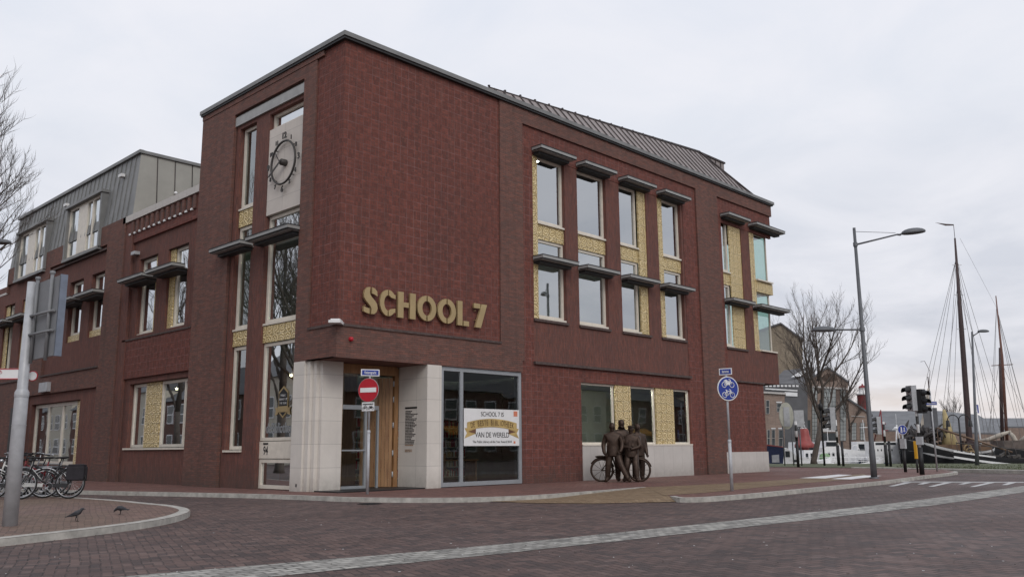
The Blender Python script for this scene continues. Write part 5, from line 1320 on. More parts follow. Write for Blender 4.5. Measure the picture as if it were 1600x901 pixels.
# ------------------------------------------------------------------ bronze sculpture: four men and a bicycle
def figure(parent, off, J, name='figure', scale=1.0, label=None, cap_=False):
    """one skinned surface per man from a joint list: name -> (xyz, radius)"""
    names = list(J); idx = {k: i for i, k in enumerate(names)}
    me = bpy.data.meshes.new('t'); 
    E = [('pel', 'ch'), ('ch', 'sh'), ('sh', 'nk'), ('nk', 'hd0'), ('hd0', 'hd1'), ('sh', 'ls'), ('ls', 'le'), ('le', 'lw'), ('lw', 'lh'), ('sh', 'rs'), ('rs', 're'), ('re', 'rw'), ('rw', 'rh'),
         ('pel', 'll'), ('ll', 'lk'), ('lk', 'la'), ('la', 'lt'), ('pel', 'rl'), ('rl', 'rk'), ('rk', 'ra'), ('ra', 'rt')]
    me.from_pydata([J[k][0] for k in names], [(idx[a], idx[b]) for a, b in E if a in idx and b in idx], [])
    o = bpy.data.objects.new('t', me); COL.objects.link(o)
    md = o.modifiers.new('skin', 'SKIN'); md.use_smooth_shade = True
    for i, k in enumerate(names):
        sv = me.skin_vertices[0].data[i]; r = J[k][1]; sv.radius = r if isinstance(r, tuple) else (r, r)
        sv.use_root = (k == 'pel')
    ss = o.modifiers.new('sub', 'SUBSURF'); ss.levels = 2; ss.render_levels = 2
    bpy.context.view_layer.update()
    em = bpy.data.meshes.new_from_object(o.evaluated_get(bpy.context.evaluated_depsgraph_get()))
    bpy.data.objects.remove(o)
    b = MB(); b.add([v.co for v in em.vertices], [tuple(p.vertices) for p in em.polygons], 0, True); bpy.data.meshes.remove(em)
    # face and hair on the head
    h0 = Vector(J['hd0'][0]); h1 = Vector(J['hd1'][0]); c = (h0 + h1) / 2 + (h1 - h0) * .1; fwd = Vector(J.get('_f', (Vector((0, -1, 0)), 0))[0]).normalized()
    b.ell(c + Vector((0, 0, .01)), (.082, 0, 0), (0, .098, 0), (0, 0, .118), 14, 10); sd_ = Vector((fwd.y, -fwd.x, 0))
    b.ell(c + fwd * .098 + Vector((0, 0, -.01)), sd_ * .013, fwd * .022, (0, 0, .026), 8, 6)
    for s_ in (-1, 1):
        b.ell(c + sd_ * s_ * .084 + Vector((0, 0, -.005)), sd_ * .012, fwd * .02, (0, 0, .032), 8, 6)
        b.ell(c + sd_ * s_ * .034 + fwd * .082 + Vector((0, 0, .03)), sd_ * .022, fwd * .014, (0, 0, .008), 8, 5)
    b.ell(c + fwd * .086 + Vector((0, 0, -.058)), sd_ * .026, fwd * .012, (0, 0, .009), 8, 5); b.ell(c + fwd * .07 + Vector((0, 0, -.095)), sd_ * .03, fwd * .028, (0, 0, .022), 8, 5)
    b.ell(c + Vector((0, 0, .05)) - fwd * .02, (.09, 0, 0), (0, .10, 0), (0, 0, .09), 12, 8)
    if cap_: b.ell(c + Vector((0, 0, .10)), (.105, 0, 0), (0, .12, 0), (0, 0, .04), 12, 6); b.ell(c + fwd * .10 + Vector((0, 0, .082)), sd_ * .08, fwd * .06, (0, 0, .012), 10, 5)
    # five fingers on each hand
    for w_, h_ in (('lw', 'lh'), ('rw', 'rh')):
        a = Vector(J[w_][0]); e = Vector(J[h_][0]); d = (e - a).normalized(); s_ = d.cross(fwd);
        if s_.length < .2: s_ = d.cross(Vector((0, 0, 1)))
        s_.normalize(); kd = (fwd * .4 + d * .7).normalized()
        for q, L_ in ((-1.5, .055), (-.5, .07), (.5, .066), (1.5, .05)):
            st = e + s_ * q * .019; b.tube([st, st + d * L_ * .55, st + d * L_ * .9 + kd * .02 - fwd * .01], [.0105, .0095, .007], 6)
        b.tube([a + d * .03 - s_ * .025, e - s_ * .048, e - s_ * .045 + d * .03], [.012, .011, .008], 6)
    # jacket hem, open front and folds
    pel = Vector(J['pel'][0])
    sh = Vector(J['sh'][0]); 
    rr2 = random.Random(len(name) + int(off[0] * 50))
    ring_ = []
    for i in range(9):
        a = rr2.uniform(-1.4, 1.4); p0 = sh.lerp(pel, .15) + sd_ * math.sin(a) * .19 + fwd * math.cos(a) * .115; p1 = pel + sd_ * math.sin(a + rr2.uniform(-.3, .3)) * .18 + fwd * math.cos(a) * .13 + Vector((0, 0, -.08))
        b.tube([p0 + fwd * .02, p0.lerp(p1, .5) + fwd * .045, p1 + fwd * .04], [.012, .024, .02], 5)
    for (k1_, k2_) in (('ll', 'lk'), ('lk', 'la'), ('rl', 'rk'), ('rk', 'ra')):
        p0 = Vector(J[k1_][0]); p1 = Vector(J[k2_][0])
        for i in range(3):
            f = rr2.uniform(.2, .9); a = rr2.uniform(-1, 1); q = p0.lerp(p1, f) + (sd_ * math.sin(a) + fwd * math.cos(a)) * .065
            b.tube([q, q + (p1 - p0) * .18 + sd_ * rr2.uniform(-.03, .03)], [.009, .006], 5)
    b.lathe(pel + Vector((0, 0, -.16)), [(.21, 0), (.215, .05), (.20, .2), (.19, .3)], 16)
    vs = [(Vector(v) * scale + Vector(off)) for v in b.v]; b.v = [tuple(v) for v in vs]
    o = b.build(name, M['bronze'], parent)
    if label: o['label'] = label
    return o
def pose(h=1.78, legs=None, arms=None, f=(0, -1, 0), leanx=0.0, headx=0.0):
    fv = Vector(f).normalized(); s = Vector((-fv.y, fv.x, 0))     # s: the figure's left as seen along -f
    def W_(a, b, z): v = s * a + fv * b; return (v.x + leanx * z, v.y, z)
    J = {'pel': (W_(0, 0, .95), (.21, .16)), 'ch': (W_(0, .0, 1.18), (.22, .155)), 'sh': (W_(0, 0, 1.38), (.19, .13)), 'nk': (W_(headx * .3, .01, 1.50), .07), 'hd0': (W_(headx * .6, .03, 1.58), .075), 'hd1': (W_(headx, .035, 1.70), .078),
         'ls': (W_(.21, 0, 1.39), .10), 'rs': (W_(-.21, 0, 1.39), .10), 'll': (W_(.11, 0, .86), .135), 'rl': (W_(-.11, 0, .86), .135)}
    a = {'le': (.27, .0, 1.10), 'lw': (.26, .10, .87), 'lh': (.255, .14, .80), 're': (-.27, 0, 1.10), 'rw': (-.26, .10, .87), 'rh': (-.255, .14, .80)}
    a.update(arms or {})
    for k, v in a.items(): J[k] = (W_(*v), {'e': .078, 'w': .056, 'h': .042}[k[1]])
    l = {'lk': (.12, .04, .50), 'la': (.13, 0, .10), 'lt': (.14, .14, .045), 'rk': (-.12, .04, .50), 'ra': (-.13, 0, .10), 'rt': (-.14, .14, .045)}
    l.update(legs or {})
    for k, v in l.items(): J[k] = (W_(*v), {'k': .105, 'a': .078, 't': .055}[k[1]])
    J2 = dict(J); 
    return J2, fv
def fig(off, f, **kw):
    cap_ = kw.pop('cap', False); label = kw.pop('label', None); sc_ = kw.pop('scale', 1.0)
    J, fv = pose(f=f, **kw)
    JJ = {k: v for k, v in J.items()}
    class D_(dict): pass
    d = D_(JJ); d.get = lambda k, dflt=None: (fv, 0) if k == '_f' else dict.get(d, k, dflt)
    return figure(st, off, d, 'bronze_man', sc_, label, cap_)
sb = G(970.5, 752.5, 0)
st = thing('bronze_sculpture', 'dark bronze sculpture of four men gathered round a bicycle on the footway', 'sculpture', sb, math.atan2(RH.y, RH.x) - .10)
# local x runs along the facade, y away from the street
X0 = (1, 0, 0)
fig((-.20, -.05, 0), (-.1, -1, 0), label='bronze man leaning on the saddle with one leg stretched out, left front', arms={'le': (.29, .02, 1.12), 'lw': (.24, .16, .93), 'lh': (.20, .22, .90), 're': (-.30, .0, 1.12), 'rw': (-.27, .12, .88), 'rh': (-.22, .18, .82)},
    legs={'lk': (.22, .14, .52), 'la': (.42, .20, .10), 'lt': (.50, .34, .045), 'rk': (-.17, .06, .5), 'ra': (-.22, .02, .1), 'rt': (-.26, .15, .045)}, leanx=-.02, scale=1.05)
fig((.05, .52, 0), (.3, -1, 0), label='tallest bronze man standing behind the others', headx=.02, scale=1.12, arms={'lw': (.1, .2, 1.05), 'lh': (.04, .26, 1.05)})
fig((.36, -.02, 0), (-.1, -1, 0), label='bronze man with folded arms sitting against the crossbar', arms={'le': (.28, .06, 1.12), 'lw': (.06, .22, 1.04), 'lh': (-.03, .25, 1.03), 're': (-.28, .06, 1.12), 'rw': (-.06, .2, 1.08), 'rh': (.04, .22, 1.08)},
    legs={'lk': (.14, .2, .52), 'la': (.18, .26, .10), 'lt': (.22, .40, .045), 'rk': (-.14, .14, .50), 'ra': (-.22, .0, .10), 'rt': (-.28, .13, .045)}, scale=1.0, cap=True)
fig((.58, .50, 0), (.45, -1, 0), label='bronze man looking over a shoulder at the right back', scale=1.04, arms={'re': (-.25, .05, 1.15), 'rw': (-.1, .22, 1.05), 'rh': (-.03, .27, 1.03)})
# the bicycle belongs to the cast group
b = MB(); r = .37; WX = .60
for x in (-WX, WX):
    b.ring((x, .28, r), (1, 0, 0), (0, 0, 1), r - .02, .036, 32, 8); b.tube([(x, .22, r), (x, .34, r)], .03, 8)
    for k in range(10): a = 2 * math.pi * k / 10; b.tube([(x, .28, r), (x + (r - .03) * math.cos(a), .28, r + (r - .03) * math.sin(a))], .006, 4, cap=False)
    b.ring((x, .28, r), (1, 0, 0), (0, 0, 1), r + .03, .02, 14, 5, 0, R(15), R(150))
b.tube([(-.12, .28, .30), (-.28, .28, .92)], .024, 8); b.tube([(-.12, .28, .30), (.42, .28, .74)], .026, 8); b.tube([(-.26, .28, .82), (.40, .28, .88)], .024, 8); b.tube([(.36, .28, 1.02), (.46, .28, .66), (WX, .28, .37)], .024, 8); b.tube([(-WX, .28, .37), (-.12, .28, .30)], .018, 8); b.tube([(-WX, .28, .37), (-.27, .28, .84)], .016, 8)
b.tube([(.36, .28, 1.02), (.38, .0, 1.06), (.24, -.06, 1.04)], .02, 8); b.tube([(.36, .28, 1.02), (.38, .55, 1.06), (.24, .6, 1.04)], .02, 8)
b.ell((-.30, .28, .96), (.14, 0, 0), (0, .10, 0), (0, 0, .045)); b.ell((-.60, .28, .80), (.22, 0, 0), (0, .08, 0), (0, 0, .045)); b.tube([(-.78, .28, .78), (-.30, .28, .80)], .016, 6)
b.ring((-.12, .28, .30), (1, 0, 0), (0, 0, 1), .10, .014, 16, 5)
b.build('bronze_bicycle', M['bronze'], st)

# ------------------------------------------------------------------ traffic lights, posts and signs by the crossing
M['stripe'] = None
def ringsmat(name, period, c1, c2):
    m, n, b = newmat(name); s = n.nodes.new('ShaderNodeSeparateXYZ'); lk(n, objcoord(n), s.inputs[0])
    f = math_(n, 'GREATER_THAN', math_(n, 'FRACT', math_(n, 'DIVIDE', s.outputs[2], period)), .5)
    lk(n, mixc(n, f, c1, c2), b.inputs['Base Color']); b.inputs['Roughness'].default_value = .5; return m
M['stripe'] = ringsmat('black and white banded paint', .62, (.02, .02, .02), (.6, .6, .6))
M['yellow'] = plain('yellow paint', (.62, .33, .02), .5)
M['orange_lens'] = plain('dark signal lens', (.03, .02, .02), .2)
def signal_head(parent, z, nv_, off=(0, 0), n=3, s=1.0, back=True):
    r_, n1 = face_frame(nv_); c = Vector((off[0], off[1], z))
    mb = MB(); h = .30 * n * s
    mb.obox(c, r_ * .15 * s, Vector((0, 0, h / 2)), n1 * .10 * s, 1 if back else 0)
    if back: mb.obox(c - n1 * .10 * s, r_ * .155 * s, Vector((0, 0, h / 2 + .01)), n1 * .012, 1)
    for i in range(n):
        zc_ = z + (i - (n - 1) / 2) * .30 * s; k = 10; vs = []
        for j in range(k + 1):
            a = math.pi * (-.12 + 1.24 * j / k); q = Vector((0, 0, zc_)) + Vector((off[0], off[1], 0)) + r_ * math.cos(a) * .125 * s + Vector((0, 0, math.sin(a) * .125 * s))
            vs += [q + n1 * .10 * s, q + n1 * .33 * s - Vector((0, 0, .05 * s))]
        mb.add(vs, [(2 * j, 2 * j + 2, 2 * j + 3, 2 * j + 1) for j in range(k)] , 2)
        disc(mb, Vector((off[0], off[1], zc_)) + n1 * .108 * s, r_, n1, .10 * s, .006, 3, 16)
    return mb.build('signal_head', [M['dark'], M['galv'], M['dark'], M['orange_lens']], parent)
FHh = Vector((FW.x, FW.y, 0)).normalized()
# main signal pole
b0 = G(1441, 741, 0)
t = thing('traffic_light', 'large traffic light with two heads side by side on a striped pole', 'traffic light', b0)
mb = MB(); mb.tube([(0, 0, 0), (0, 0, 1.0)], .09, 12); mb.build('pole_base', M['dark'], t)
mb = MB(); mb.tube([(0, 0, 1.0), (0, 0, 2.6)], .055, 12); mb.build('pole', M['stripe'], t)
signal_head(t, 2.84, -RH - FHh * .25, (-RH.x * .14, -RH.y * .14), s=1.05)
signal_head(t, 2.72, RH * .55 - FHh, (-FHh.x * .12 + RH.x * .16, -FHh.y * .12 + RH.y * .16), s=1.0, back=False)
mb = MB(); mb.tube([-RH * .4 + Vector((0, 0, 2.45)), RH * .15 + Vector((0, 0, 2.45))], .03, 6); mb.build('bracket', M['galv'], t)
mb = MB(); mb.box(-.09, .09, -.13, .09, 1.1, 1.4); mb.build('push_button_box', M['galv'], t)
# yellow guard and white housing beside it
b1 = G(1434, 738, 0); mb = MB(); mb.box(-.05, .05, -.05, .05, .55, 1.25); o = thing('marker_post', 'yellow topped marker post left of the large traffic light', 'post', b1)
mb.build('yellow_cover', M['yellow'], o); mb = MB(); mb.tube([(0, 0, 0), (0, 0, .6)], .04, 8); mb.build('post', M['dark'], o)
# round pedestrian sign
b0 = G(1415, 737, 0)
t = thing('pedestrian_sign', 'small round blue pedestrian sign on a post with a black foot', 'traffic sign', b0)
mb = MB(); mb.tube([(0, 0, 0), (0, 0, .95)], .065, 12); mb.build('post_foot', M['dark'], t)
mb = MB(); mb.tube([(0, 0, .95), (0, 0, 1.7)], .035, 10); mb.box(-.1, .1, -.1, .1, .95, 1.35); mb.build('pole', M['galv'], t)
r_, n1 = face_frame(-FHh); c = Vector((0, 0, 1.72)) + n1 * .05
mb = MB(); disc(mb, c, r_, n1, .20, .01, 0); disc(mb, c + n1 * .005, r_, n1, .185, .005, 1); mb.build('sign_disc', [M['white'], M['blue']], t)
mb = MB()
for s_, k in ((-.05, 1), (.07, .7)):
    q = c + n1 * .01 + r_ * s_
    mb.ell(q + Vector((0, 0, .10 * k)), r_ * .022, (0, 0, .022), n1 * .004); mb.obox(q + Vector((0, 0, .02)), r_ * .022 * k, (0, 0, .06 * k), n1 * .004); mb.obox(q + r_ * .02 + Vector((0, 0, -.08 * k)), r_ * .012, (0, 0, .05 * k), n1 * .004); mb.obox(q - r_ * .02 + Vector((0, 0, -.08 * k)), r_ * .012, (0, 0, .05 * k), n1 * .004)
mb.build('walking_symbol', M['white'], t)
# thin pole with sign seen from behind and small blue street plate
b0 = G(1464.5, 736, 0); dd = (b0 - CAM).length
dd = math.hypot(b0.x - CAM.x, b0.y - CAM.y)
t = thing('sign_pole', 'thin grey pole with a rectangular sign seen from behind and a small blue street plate', 'sign', b0)
mb = MB(); mb.tube([(0, 0, 0), (0, 0, HT(612, dd))], .035, 10); mb.build('pole', M['galv'], t)
mb = MB(); z9, z8 = HT(668, dd), HT(638, dd); mb.obox(Vector((0, 0, (z9 + z8) / 2)) - RH * .05 + FHh * .05, RH * .30, (0, 0, (z8 - z9) / 2), FHh * .012); mb.build('sign_back', M['lampgrey'], t)
streetplate(t, HT(631, dd), -FHh, 'Willemsoord', .5)
# farther signals with banded poles
def far_signal(px, py, hpx, label, nv_, n=3, s=1.0, off=(0, 0), stripe=True, ztop=None):
    b0 = G(px, py, 0); d = (Vector((b0.x, b0.y, 0)) - Vector((CAM.x, CAM.y, 0))).length; z = HT(hpx, d, 695)
    t = thing('traffic_light', label, 'traffic light', b0)
    mb = MB(); mb.tube([(0, 0, 0), (0, 0, 1.1)], .09, 8); mb.build('pole_base', M['dark'], t)
    mb = MB(); mb.tube([(0, 0, 1.1), (0, 0, z + .2)], .06, 8); mb.build('pole', M['stripe' if stripe else 'dark'], t)
    signal_head(t, z, nv_, off, n, s); return t
far_signal(1311, 727.5, 652, 'traffic light with a pale back plate just right of the bare tree', -RH, s=1.35, off=(-RH.x * .22, -RH.y * .22))
far_signal(1386, 728.5, 664, 'small traffic light with black hoods above the blue hulled boat', -RH, s=1.0, off=(-RH.x * .3, -RH.y * .3))
for px, py, h, lab in ((1247.5, 729.5, 655, 'black and white banded post with a black foot, just right of the library corner'), (1318, 728.5, 690, 'short black bollard beside the banded signal pole'), (1392, 729, 690, 'short black bollard in front of the white lifeboat')):
    b0 = G(px, py, 0); d = (Vector((b0.x, b0.y, 0)) - Vector((CAM.x, CAM.y, 0))).length; z = HT(h, d, 695)
    t = thing('banded_post' if h < 680 else 'bollard', lab, 'post' if h < 680 else 'bollard', b0)
    mb = MB(); mb.tube([(0, 0, 0), (0, 0, min(z, 1.35))], .075 if h < 680 else .065, 10); mb.lathe((0, 0, min(z, 1.35)), [(.075, 0), (.06, .04), (.02, .06), (0, .065)], 10); mb.build('post_foot', M['dark'], t)
    if h < 680: mb = MB(); mb.tube([(0, 0, 1.35), (0, 0, z)], .07, 10); mb.build('pole', M['stripe'], t)
# slim black lantern post
b0 = G(1288.5, 727.5, 0); t = thing('lantern_post', 'slim black lantern post between the bare tree and the traffic light', 'lamp post', b0)
mb = MB(); mb.tube([(0, 0, 0), (0, 0, 3.6)], [.06, .035], 8); mb.build('pole', M['dark'], t)
mb = MB(); mb.lathe((0, 0, 3.0), [(.05, 0), (.12, .08), (.14, .3), (.04, .42), (0, .45)], 8); mb.build('lantern', M['dark'], t)
# oval sign seen from behind on two legs
b0 = G(1232, 727.5, 0); d = 52.0; b0 = AT(1232, d); z0, z1 = HT(668, d, 696), HT(624, d, 696)
t = thing('oval_sign_board', 'tall oval pale board with a dark centre panel standing on two thin legs', 'sign', b0)
r_, n1 = face_frame(-FHh)
mb = MB(); disc(mb, Vector((0, 0, (z0 + z1) / 2)), r_, n1, .40, .10, 0, 28, (z1 - z0) / 2); mb.build('board', [plain('cream board', (.42, .42, .36), .5)], t)
mb = MB(); plate(mb, Vector((0, 0, (z0 + z1) / 2 - .05)) + n1 * .03, r_, n1, .34, (z1 - z0) * .72, .03, 0); mb.build('centre_panel', M['galv'], t)
for s_ in (-1, 1): mb = MB(); mb.tube([r_ * s_ * .25 - n1 * .05, r_ * s_ * .25 - n1 * .05 + Vector((0, 0, z0 + .3))], .035, 8); mb.build('leg', M['lampgrey'], t)
b0 = AT(1251, 51); t = thing('grey_cabinet_sign', 'small grey box sign on a leg right of the oval board', 'sign', b0); mb = MB(); z0 = HT(664, 51, 696); mb.obox((0, 0, z0 + .45), RH * .26, (0, 0, .45), FHh * .08); mb.build('box', M['galv'], t); mb = MB(); mb.tube([(0, 0, 0), (0, 0, z0)], .04, 8); mb.build('leg', M['lampgrey'], t)
# black lamp with two curved arms near the barge
b0 = AT(1502, 60); t = thing('double_lamp', 'black lamp with two curved arms rising above the barge deck', 'lamp post', b0)
zt = HT(657, 60, 694); mb = MB(); mb.tube([(0, 0, -.2), (0, 0, zt)], [.07, .05], 8)
mb.build('pole', M['dark'], t)
for s_ in (-1, 1):
    mb = MB(); mb.ring(RH * s_ * .34 + Vector((0, 0, zt - .05)), RH, (0, 0, 1), .34, .03, 10, 6, 0, 0, math.pi); mb.lathe(RH * s_ * .68 + Vector((0, 0, zt - .42)), [(.14, 0), (.12, .1), (.10, .36), (.03, .4)], 8); mb.build('lamp_arm', M['dark'], t)

# ------------------------------------------------------------------ boats
def loft(mb, secs, mi=0, close=True):
    """secs: list of rings with equal point counts"""
    n = len(secs[0]); b = len(mb.v)
    for s_ in secs: mb.v += [tuple(v) for v in s_]
    for i in range(len(secs) - 1):
        for k in range(n - 1):
            mb.f.append((b + i * n + k, b + i * n + k + 1, b + (i + 1) * n + k + 1, b + (i + 1) * n + k)); mb.m.append(mi); mb.sm.append(True)
def hull(L_, B_, H_, sheer=.3, bow=.28, z0=-.3, stern=.75, rake=.4):
    """double-sided hull: returns section rings from stern to bow (x forward), deck outline too"""
    secs = []; deck = []
    N = 16
    for i in range(N + 1):
        t = i / N; x = -L_ / 2 + L_ * t
        wd_ = B_ / 2 * (1 - max(0, (t - (1 - bow)) / bow) ** 2.2) * (stern + (1 - stern) * min(1, t / .3)) if True else 0
        zz = H_ + sheer * (2 * t - 1) ** 2 * (1.4 if t > .5 else .8)
        xr = x + rake * max(0, (t - .7) / .3) * .6
        ring_ = []
        for k in range(9):
            a = -1 + 2 * k / 8
            f = abs(a)
            zk = z0 + (zz - z0) * (f ** 1.6); yk = wd_ * math.copysign(min(1, (f * 1.25)) ** .6, a)
            xk = x + (xr - x) * f
            ring_.append((xk, yk, zk))
        secs.append(ring_); deck.append((ring_[0], ring_[-1]))
    return secs, deck
def boatbase(name, label, px, dist, rz, zw=ZW): 
    p = AT(px, dist, zw); return thing(name, label, 'boat', p, rz)
def rail(mb, pts, z, h=.7, r=.02, mi=0):
    P_ = [Vector((x, y, z + h)) for x, y in pts]; mb.tube(P_, r, 5, mi); mb.tube([p - Vector((0, 0, h * .5)) for p in P_], r * .8, 5, mi)
    for p in P_: mb.tube([p, p - Vector((0, 0, h))], r, 5, mi)
M['bwhite'] = plain('white boat paint', (.78, .78, .78), .4, 0, .08, 2); M['bnavy'] = plain('navy canvas', (.02, .028, .07), .8, 0, .2); M['bblack'] = plain('black tarred hull', (.018, .018, .020), .55, 0, .3, 3)
M['bblue'] = plain('blue hull paint', (.03, .07, .18), .5, 0, .15); M['bred'] = plain('red boat paint', (.28, .06, .055), .5, 0, .2, 3); M['dkred'] = plain('dark red tower paint', (.20, .028, .03), .6, 0, .2, 3); M['bdark'] = plain('dark boat window', (.03, .035, .04), .15)
M['bwood'] = plain('varnished spar', (.15, .095, .06), .5, 0, .2, 3); M['bgreen'] = plain('pale green tarpaulin', (.20, .32, .17), .8); M['mast_red'] = plain('red brown mast varnish', (.15, .07, .052), .6); M['canvas'] = plain('furled sailcloth', (.40, .36, .31), .8, 0, .25, 3, bmp=.3)
M['rope'] = plain('grey rigging wire', (.14, .135, .13), .7); M['mastdark'] = plain('dark brown mast', (.055, .035, .035), .6, 0, .2)
ar = math.atan2(RH.y, RH.x)
# 1 cabin boat with navy canopy
t = boatbase('cabin_boat', 'small white cabin boat with a navy canvas canopy by the library corner', 1228, 60, ar - .06); t.scale = (.92, .8, .82)
mb = MB(); s_, dk = hull(5.6, 2.1, 1.15, .35, .5, 0, .85); loft(mb, s_); mb.build('hull', M['bwhite'], t)
mb = MB(); s2_, _ = hull(5.62, 2.12, .52, .12, .5, 0, .85); loft(mb, s2_); mb.build('waterline_band', M['bblue'], t)
mb = MB(); loft(mb, [[a, b_] for a, b_ in dk]); mb.build('deck', M['bwhite'], t)
mb = MB(); mb.prism([(-.5, -.85, 1.15), (-.35, -.85, 2.35), (-.1, -.85, 2.4), (.55, -.85, 1.75), (2.3, -.4, 1.4), (2.3, -.4, 1.2)], (0, 1.7, 0)); mb.build('cabin', M['bwhite'], t)
mb = MB(); mb.prism([(-2.3, -.87, 1.2), (-2.2, -.87, 2.2), (-1.4, -.87, 2.55), (-.3, -.87, 2.42), (-.45, -.87, 1.2)], (0, 1.74, 0)); mb.build('canopy', M['bnavy'], t)
mb = MB(); mb.prism([(-2.15, -.89, 1.3), (-2.1, -.89, 1.7), (-1.7, -.89, 2.0), (-1.5, -.89, 1.7), (-1.5, -.89, 1.3)], (0, -.02, 0)); mb.prism([(-1.2, -.89, 1.3), (-1.2, -.89, 1.85), (-.7, -.89, 1.9), (-.7, -.89, 1.3)], (0, -.02, 0)); mb.build('canopy_window', M['galv'], t)
mb = MB(); mb.box(-.25, .05, -.88, -.84, 1.7, 2.15); mb.box(.3, .5, -.88, -.845, 1.3, 1.5); mb.build('cabin_window', M['bdark'], t)
mb = MB(); mb.prism([(-2.0, -.6, 2.52), (-1.4, -.6, 2.68), (-.3, -.6, 2.5), (-.3, -.6, 2.44), (-1.4, -.6, 2.58)], (0, 1.2, 0)); mb.build('folded_sail', M['bred'], t)
# red channel buoy on the quay deck behind
p = AT(1325, 63, ZR); t = thing('channel_buoy', 'big red bell shaped buoy standing ashore behind the white boats', 'buoy', AT(1256 + 0, 66, ZR))
mb = MB(); mb.lathe((0, 0, .5), [(.3, -1.2), (.3, 0), (.68, .02), (.68, .22), (.55, .36), (.44, .5), (.36, .9), (.32, 1.2), (.24, 1.3)], 18)
mb.build('body', M['bred'], t)
mb = MB()
for k in range(3): a = k * 2.1; mb.tube([(.2 * math.cos(a), .2 * math.sin(a), 1.78), (.05 * math.cos(a), .05 * math.sin(a), 2.2)], .02, 5)
mb.lathe((0, 0, 2.15), [(.07, 0), (.09, .12), (.03, .22)], 10); mb.build('topmark', M['bwhite'], t)
t.location = AT(1257.5, 64, .45)
# white work boats between
def workboat(name, label, px, dist, L_, rz, hullm, extra=None, H_=1.0, cab=True):
    t = boatbase(name, label, px, dist, rz)
    mb = MB(); s_, dk = hull(L_, 2.6, H_, .35, .4, 0, .8); loft(mb, s_); mb.build('hull', M[hullm], t)
    mb = MB(); loft(mb, [[(a[0], a[1], a[2] + .01), (b_[0], b_[1], b_[2] + .01)] for a, b_ in dk]); mb.build('deck', M['bwhite'], t)
    mb = MB(); 
    for a, b_ in zip(dk, dk[1:]):
        for q in (0, 1): mb.add([a[q], b_[q], (b_[q][0], b_[q][1] * 1.02, b_[q][2] + .22), (a[q][0], a[q][1] * 1.02, a[q][2] + .22)], [(0, 1, 2, 3)], 0)
    mb.build('bulwark', M['bwhite'], t)
    mb = MB(); rail(mb, [(a[0][0], a[0][1] * .97) for a in dk[::2]], H_ + .2, .55, .016); rail(mb, [(a[1][0], a[1][1] * .97) for a in dk[::2]], H_ + .2, .55, .016); mb.build('railing', M['bwhite'], t)
    return t
t = workboat('lifeboat', 'long white rescue boat with navy stripe and sloping cabin between tree and lamp', 1328, 66, 11.5, ar - .03, 'bnavy'); t.scale = (.44, .8, .78)
mb = MB(); mb.box(-4.6, -2.0, -1.0, 1.0, 1.2, 2.5); mb.prism([(-4.4, -1, 2.5), (-4.1, -1, 3.1), (-2.6, -1, 3.1), (-2.1, -1, 2.5)], (0, 2, 0)); mb.prism([(-2.0, -.9, 1.3), (-2.0, -.9, 2.45), (1.8, -.9, 2.1), (4.0, -.9, 1.4), (4.0, -.9, 1.2)], (0, 1.8, 0)); mb.build('cabin', M['bwhite'], t)
mb = MB(); mb.box(-4.3, -2.4, -1.02, -1.0, 2.62, 3.0);
for i in range(3): mb.box(-4.2 + i * .7, -3.8 + i * .7, -1.02, -1.0, 1.7, 2.1)
mb.build('cabin_window', M['bdark'], t)
mb = MB()
for x in (.3, 2.8): mb.ring((x, -.8, 2.0), (1, 0, 0), (0, 0, 1), .7, .04, 8, 5, 0, .1, math.pi - .3)
mb.tube([(-3.4, 0, 3.1), (-3.4, 0, 4.4)], .04, 6); mb.build('davit', M['bwhite'], t)
t = workboat('launch', 'low white launch with a green tarpaulin behind the tree trunk', 1280, 63, 6.5, ar + .05, 'bwhite', H_=.95); t.scale = (.55, .8, .95)
mb = MB(); mb.ell((.6, 0, 1.35), (.7, 0, 0), (0, .5, 0), (0, 0, .35)); mb.build('tarpaulin', M['bgreen'], t)
mb = MB(); mb.box(-2.4, -.8, -.8, .8, 1.0, 1.9); mb.build('cabin', M['bwhite'], t)
mb = MB(); mb.box(-2.2, -1.9, -.82, -.8, 1.3, 1.7); mb.box(-1.6, -1.1, -.82, -.8, 1.3, 1.7); mb.build('cabin_window', M['bdark'], t)
t = workboat('harbour_ferry', 'white boat with blue hull, life ring and portholes right of the tall lamp post', 1394, 64, 9.5, ar, 'bblue', H_=1.25); t.scale = (.42, .8, .74)
mb = MB(); mb.box(-3.6, .2, -1.0, 1.0, 1.4, 3.15); mb.box(.2, 2.0, -.8, .8, 1.4, 2.4); mb.build('cabin', M['bwhite'], t)
mb = MB()
for i in range(5): disc(mb, Vector((-3.1 + i * .55, -1.01, 2.4)), Vector((1, 0, 0)), Vector((0, -1, 0)), .1, .02, 0, 12)
mb.box(-3.4, -.2, -1.012, -1.0, 2.85, 3.05); mb.build('cabin_window', M['bdark'], t)
mb = MB(); mb.tube([(.6, 0, 2.4), (1.0, 0, 4.6)], .09, 8); mb.tube([(1.5, 0, 2.4), (1.0, 0, 4.6)], .07, 8); mb.tube([(.3, 0, 4.2), (1.7, 0, 4.2)], .05, 6); mb.ell((.8, 0, 4.3), (.3, 0, 0), (0, .2, 0), (0, 0, .15)); mb.tube([(1, 0, 4.5), (1, 0, 5.6)], .025, 5); mb.build('mast', M['bwhite'], t)
mb = MB(); mb.ring((1.0, -.86, 1.95), (1, 0, 0), (0, 0, 1), .26, .07, 16, 6); mb.build('life_ring', M['bred'], t)
t = workboat('dinghy', 'small white dinghy lying in front of the rescue boat', 1335, 60.5, 4.4, ar + .04, 'bwhite', H_=.75); t.scale = (.75, .7, .9)

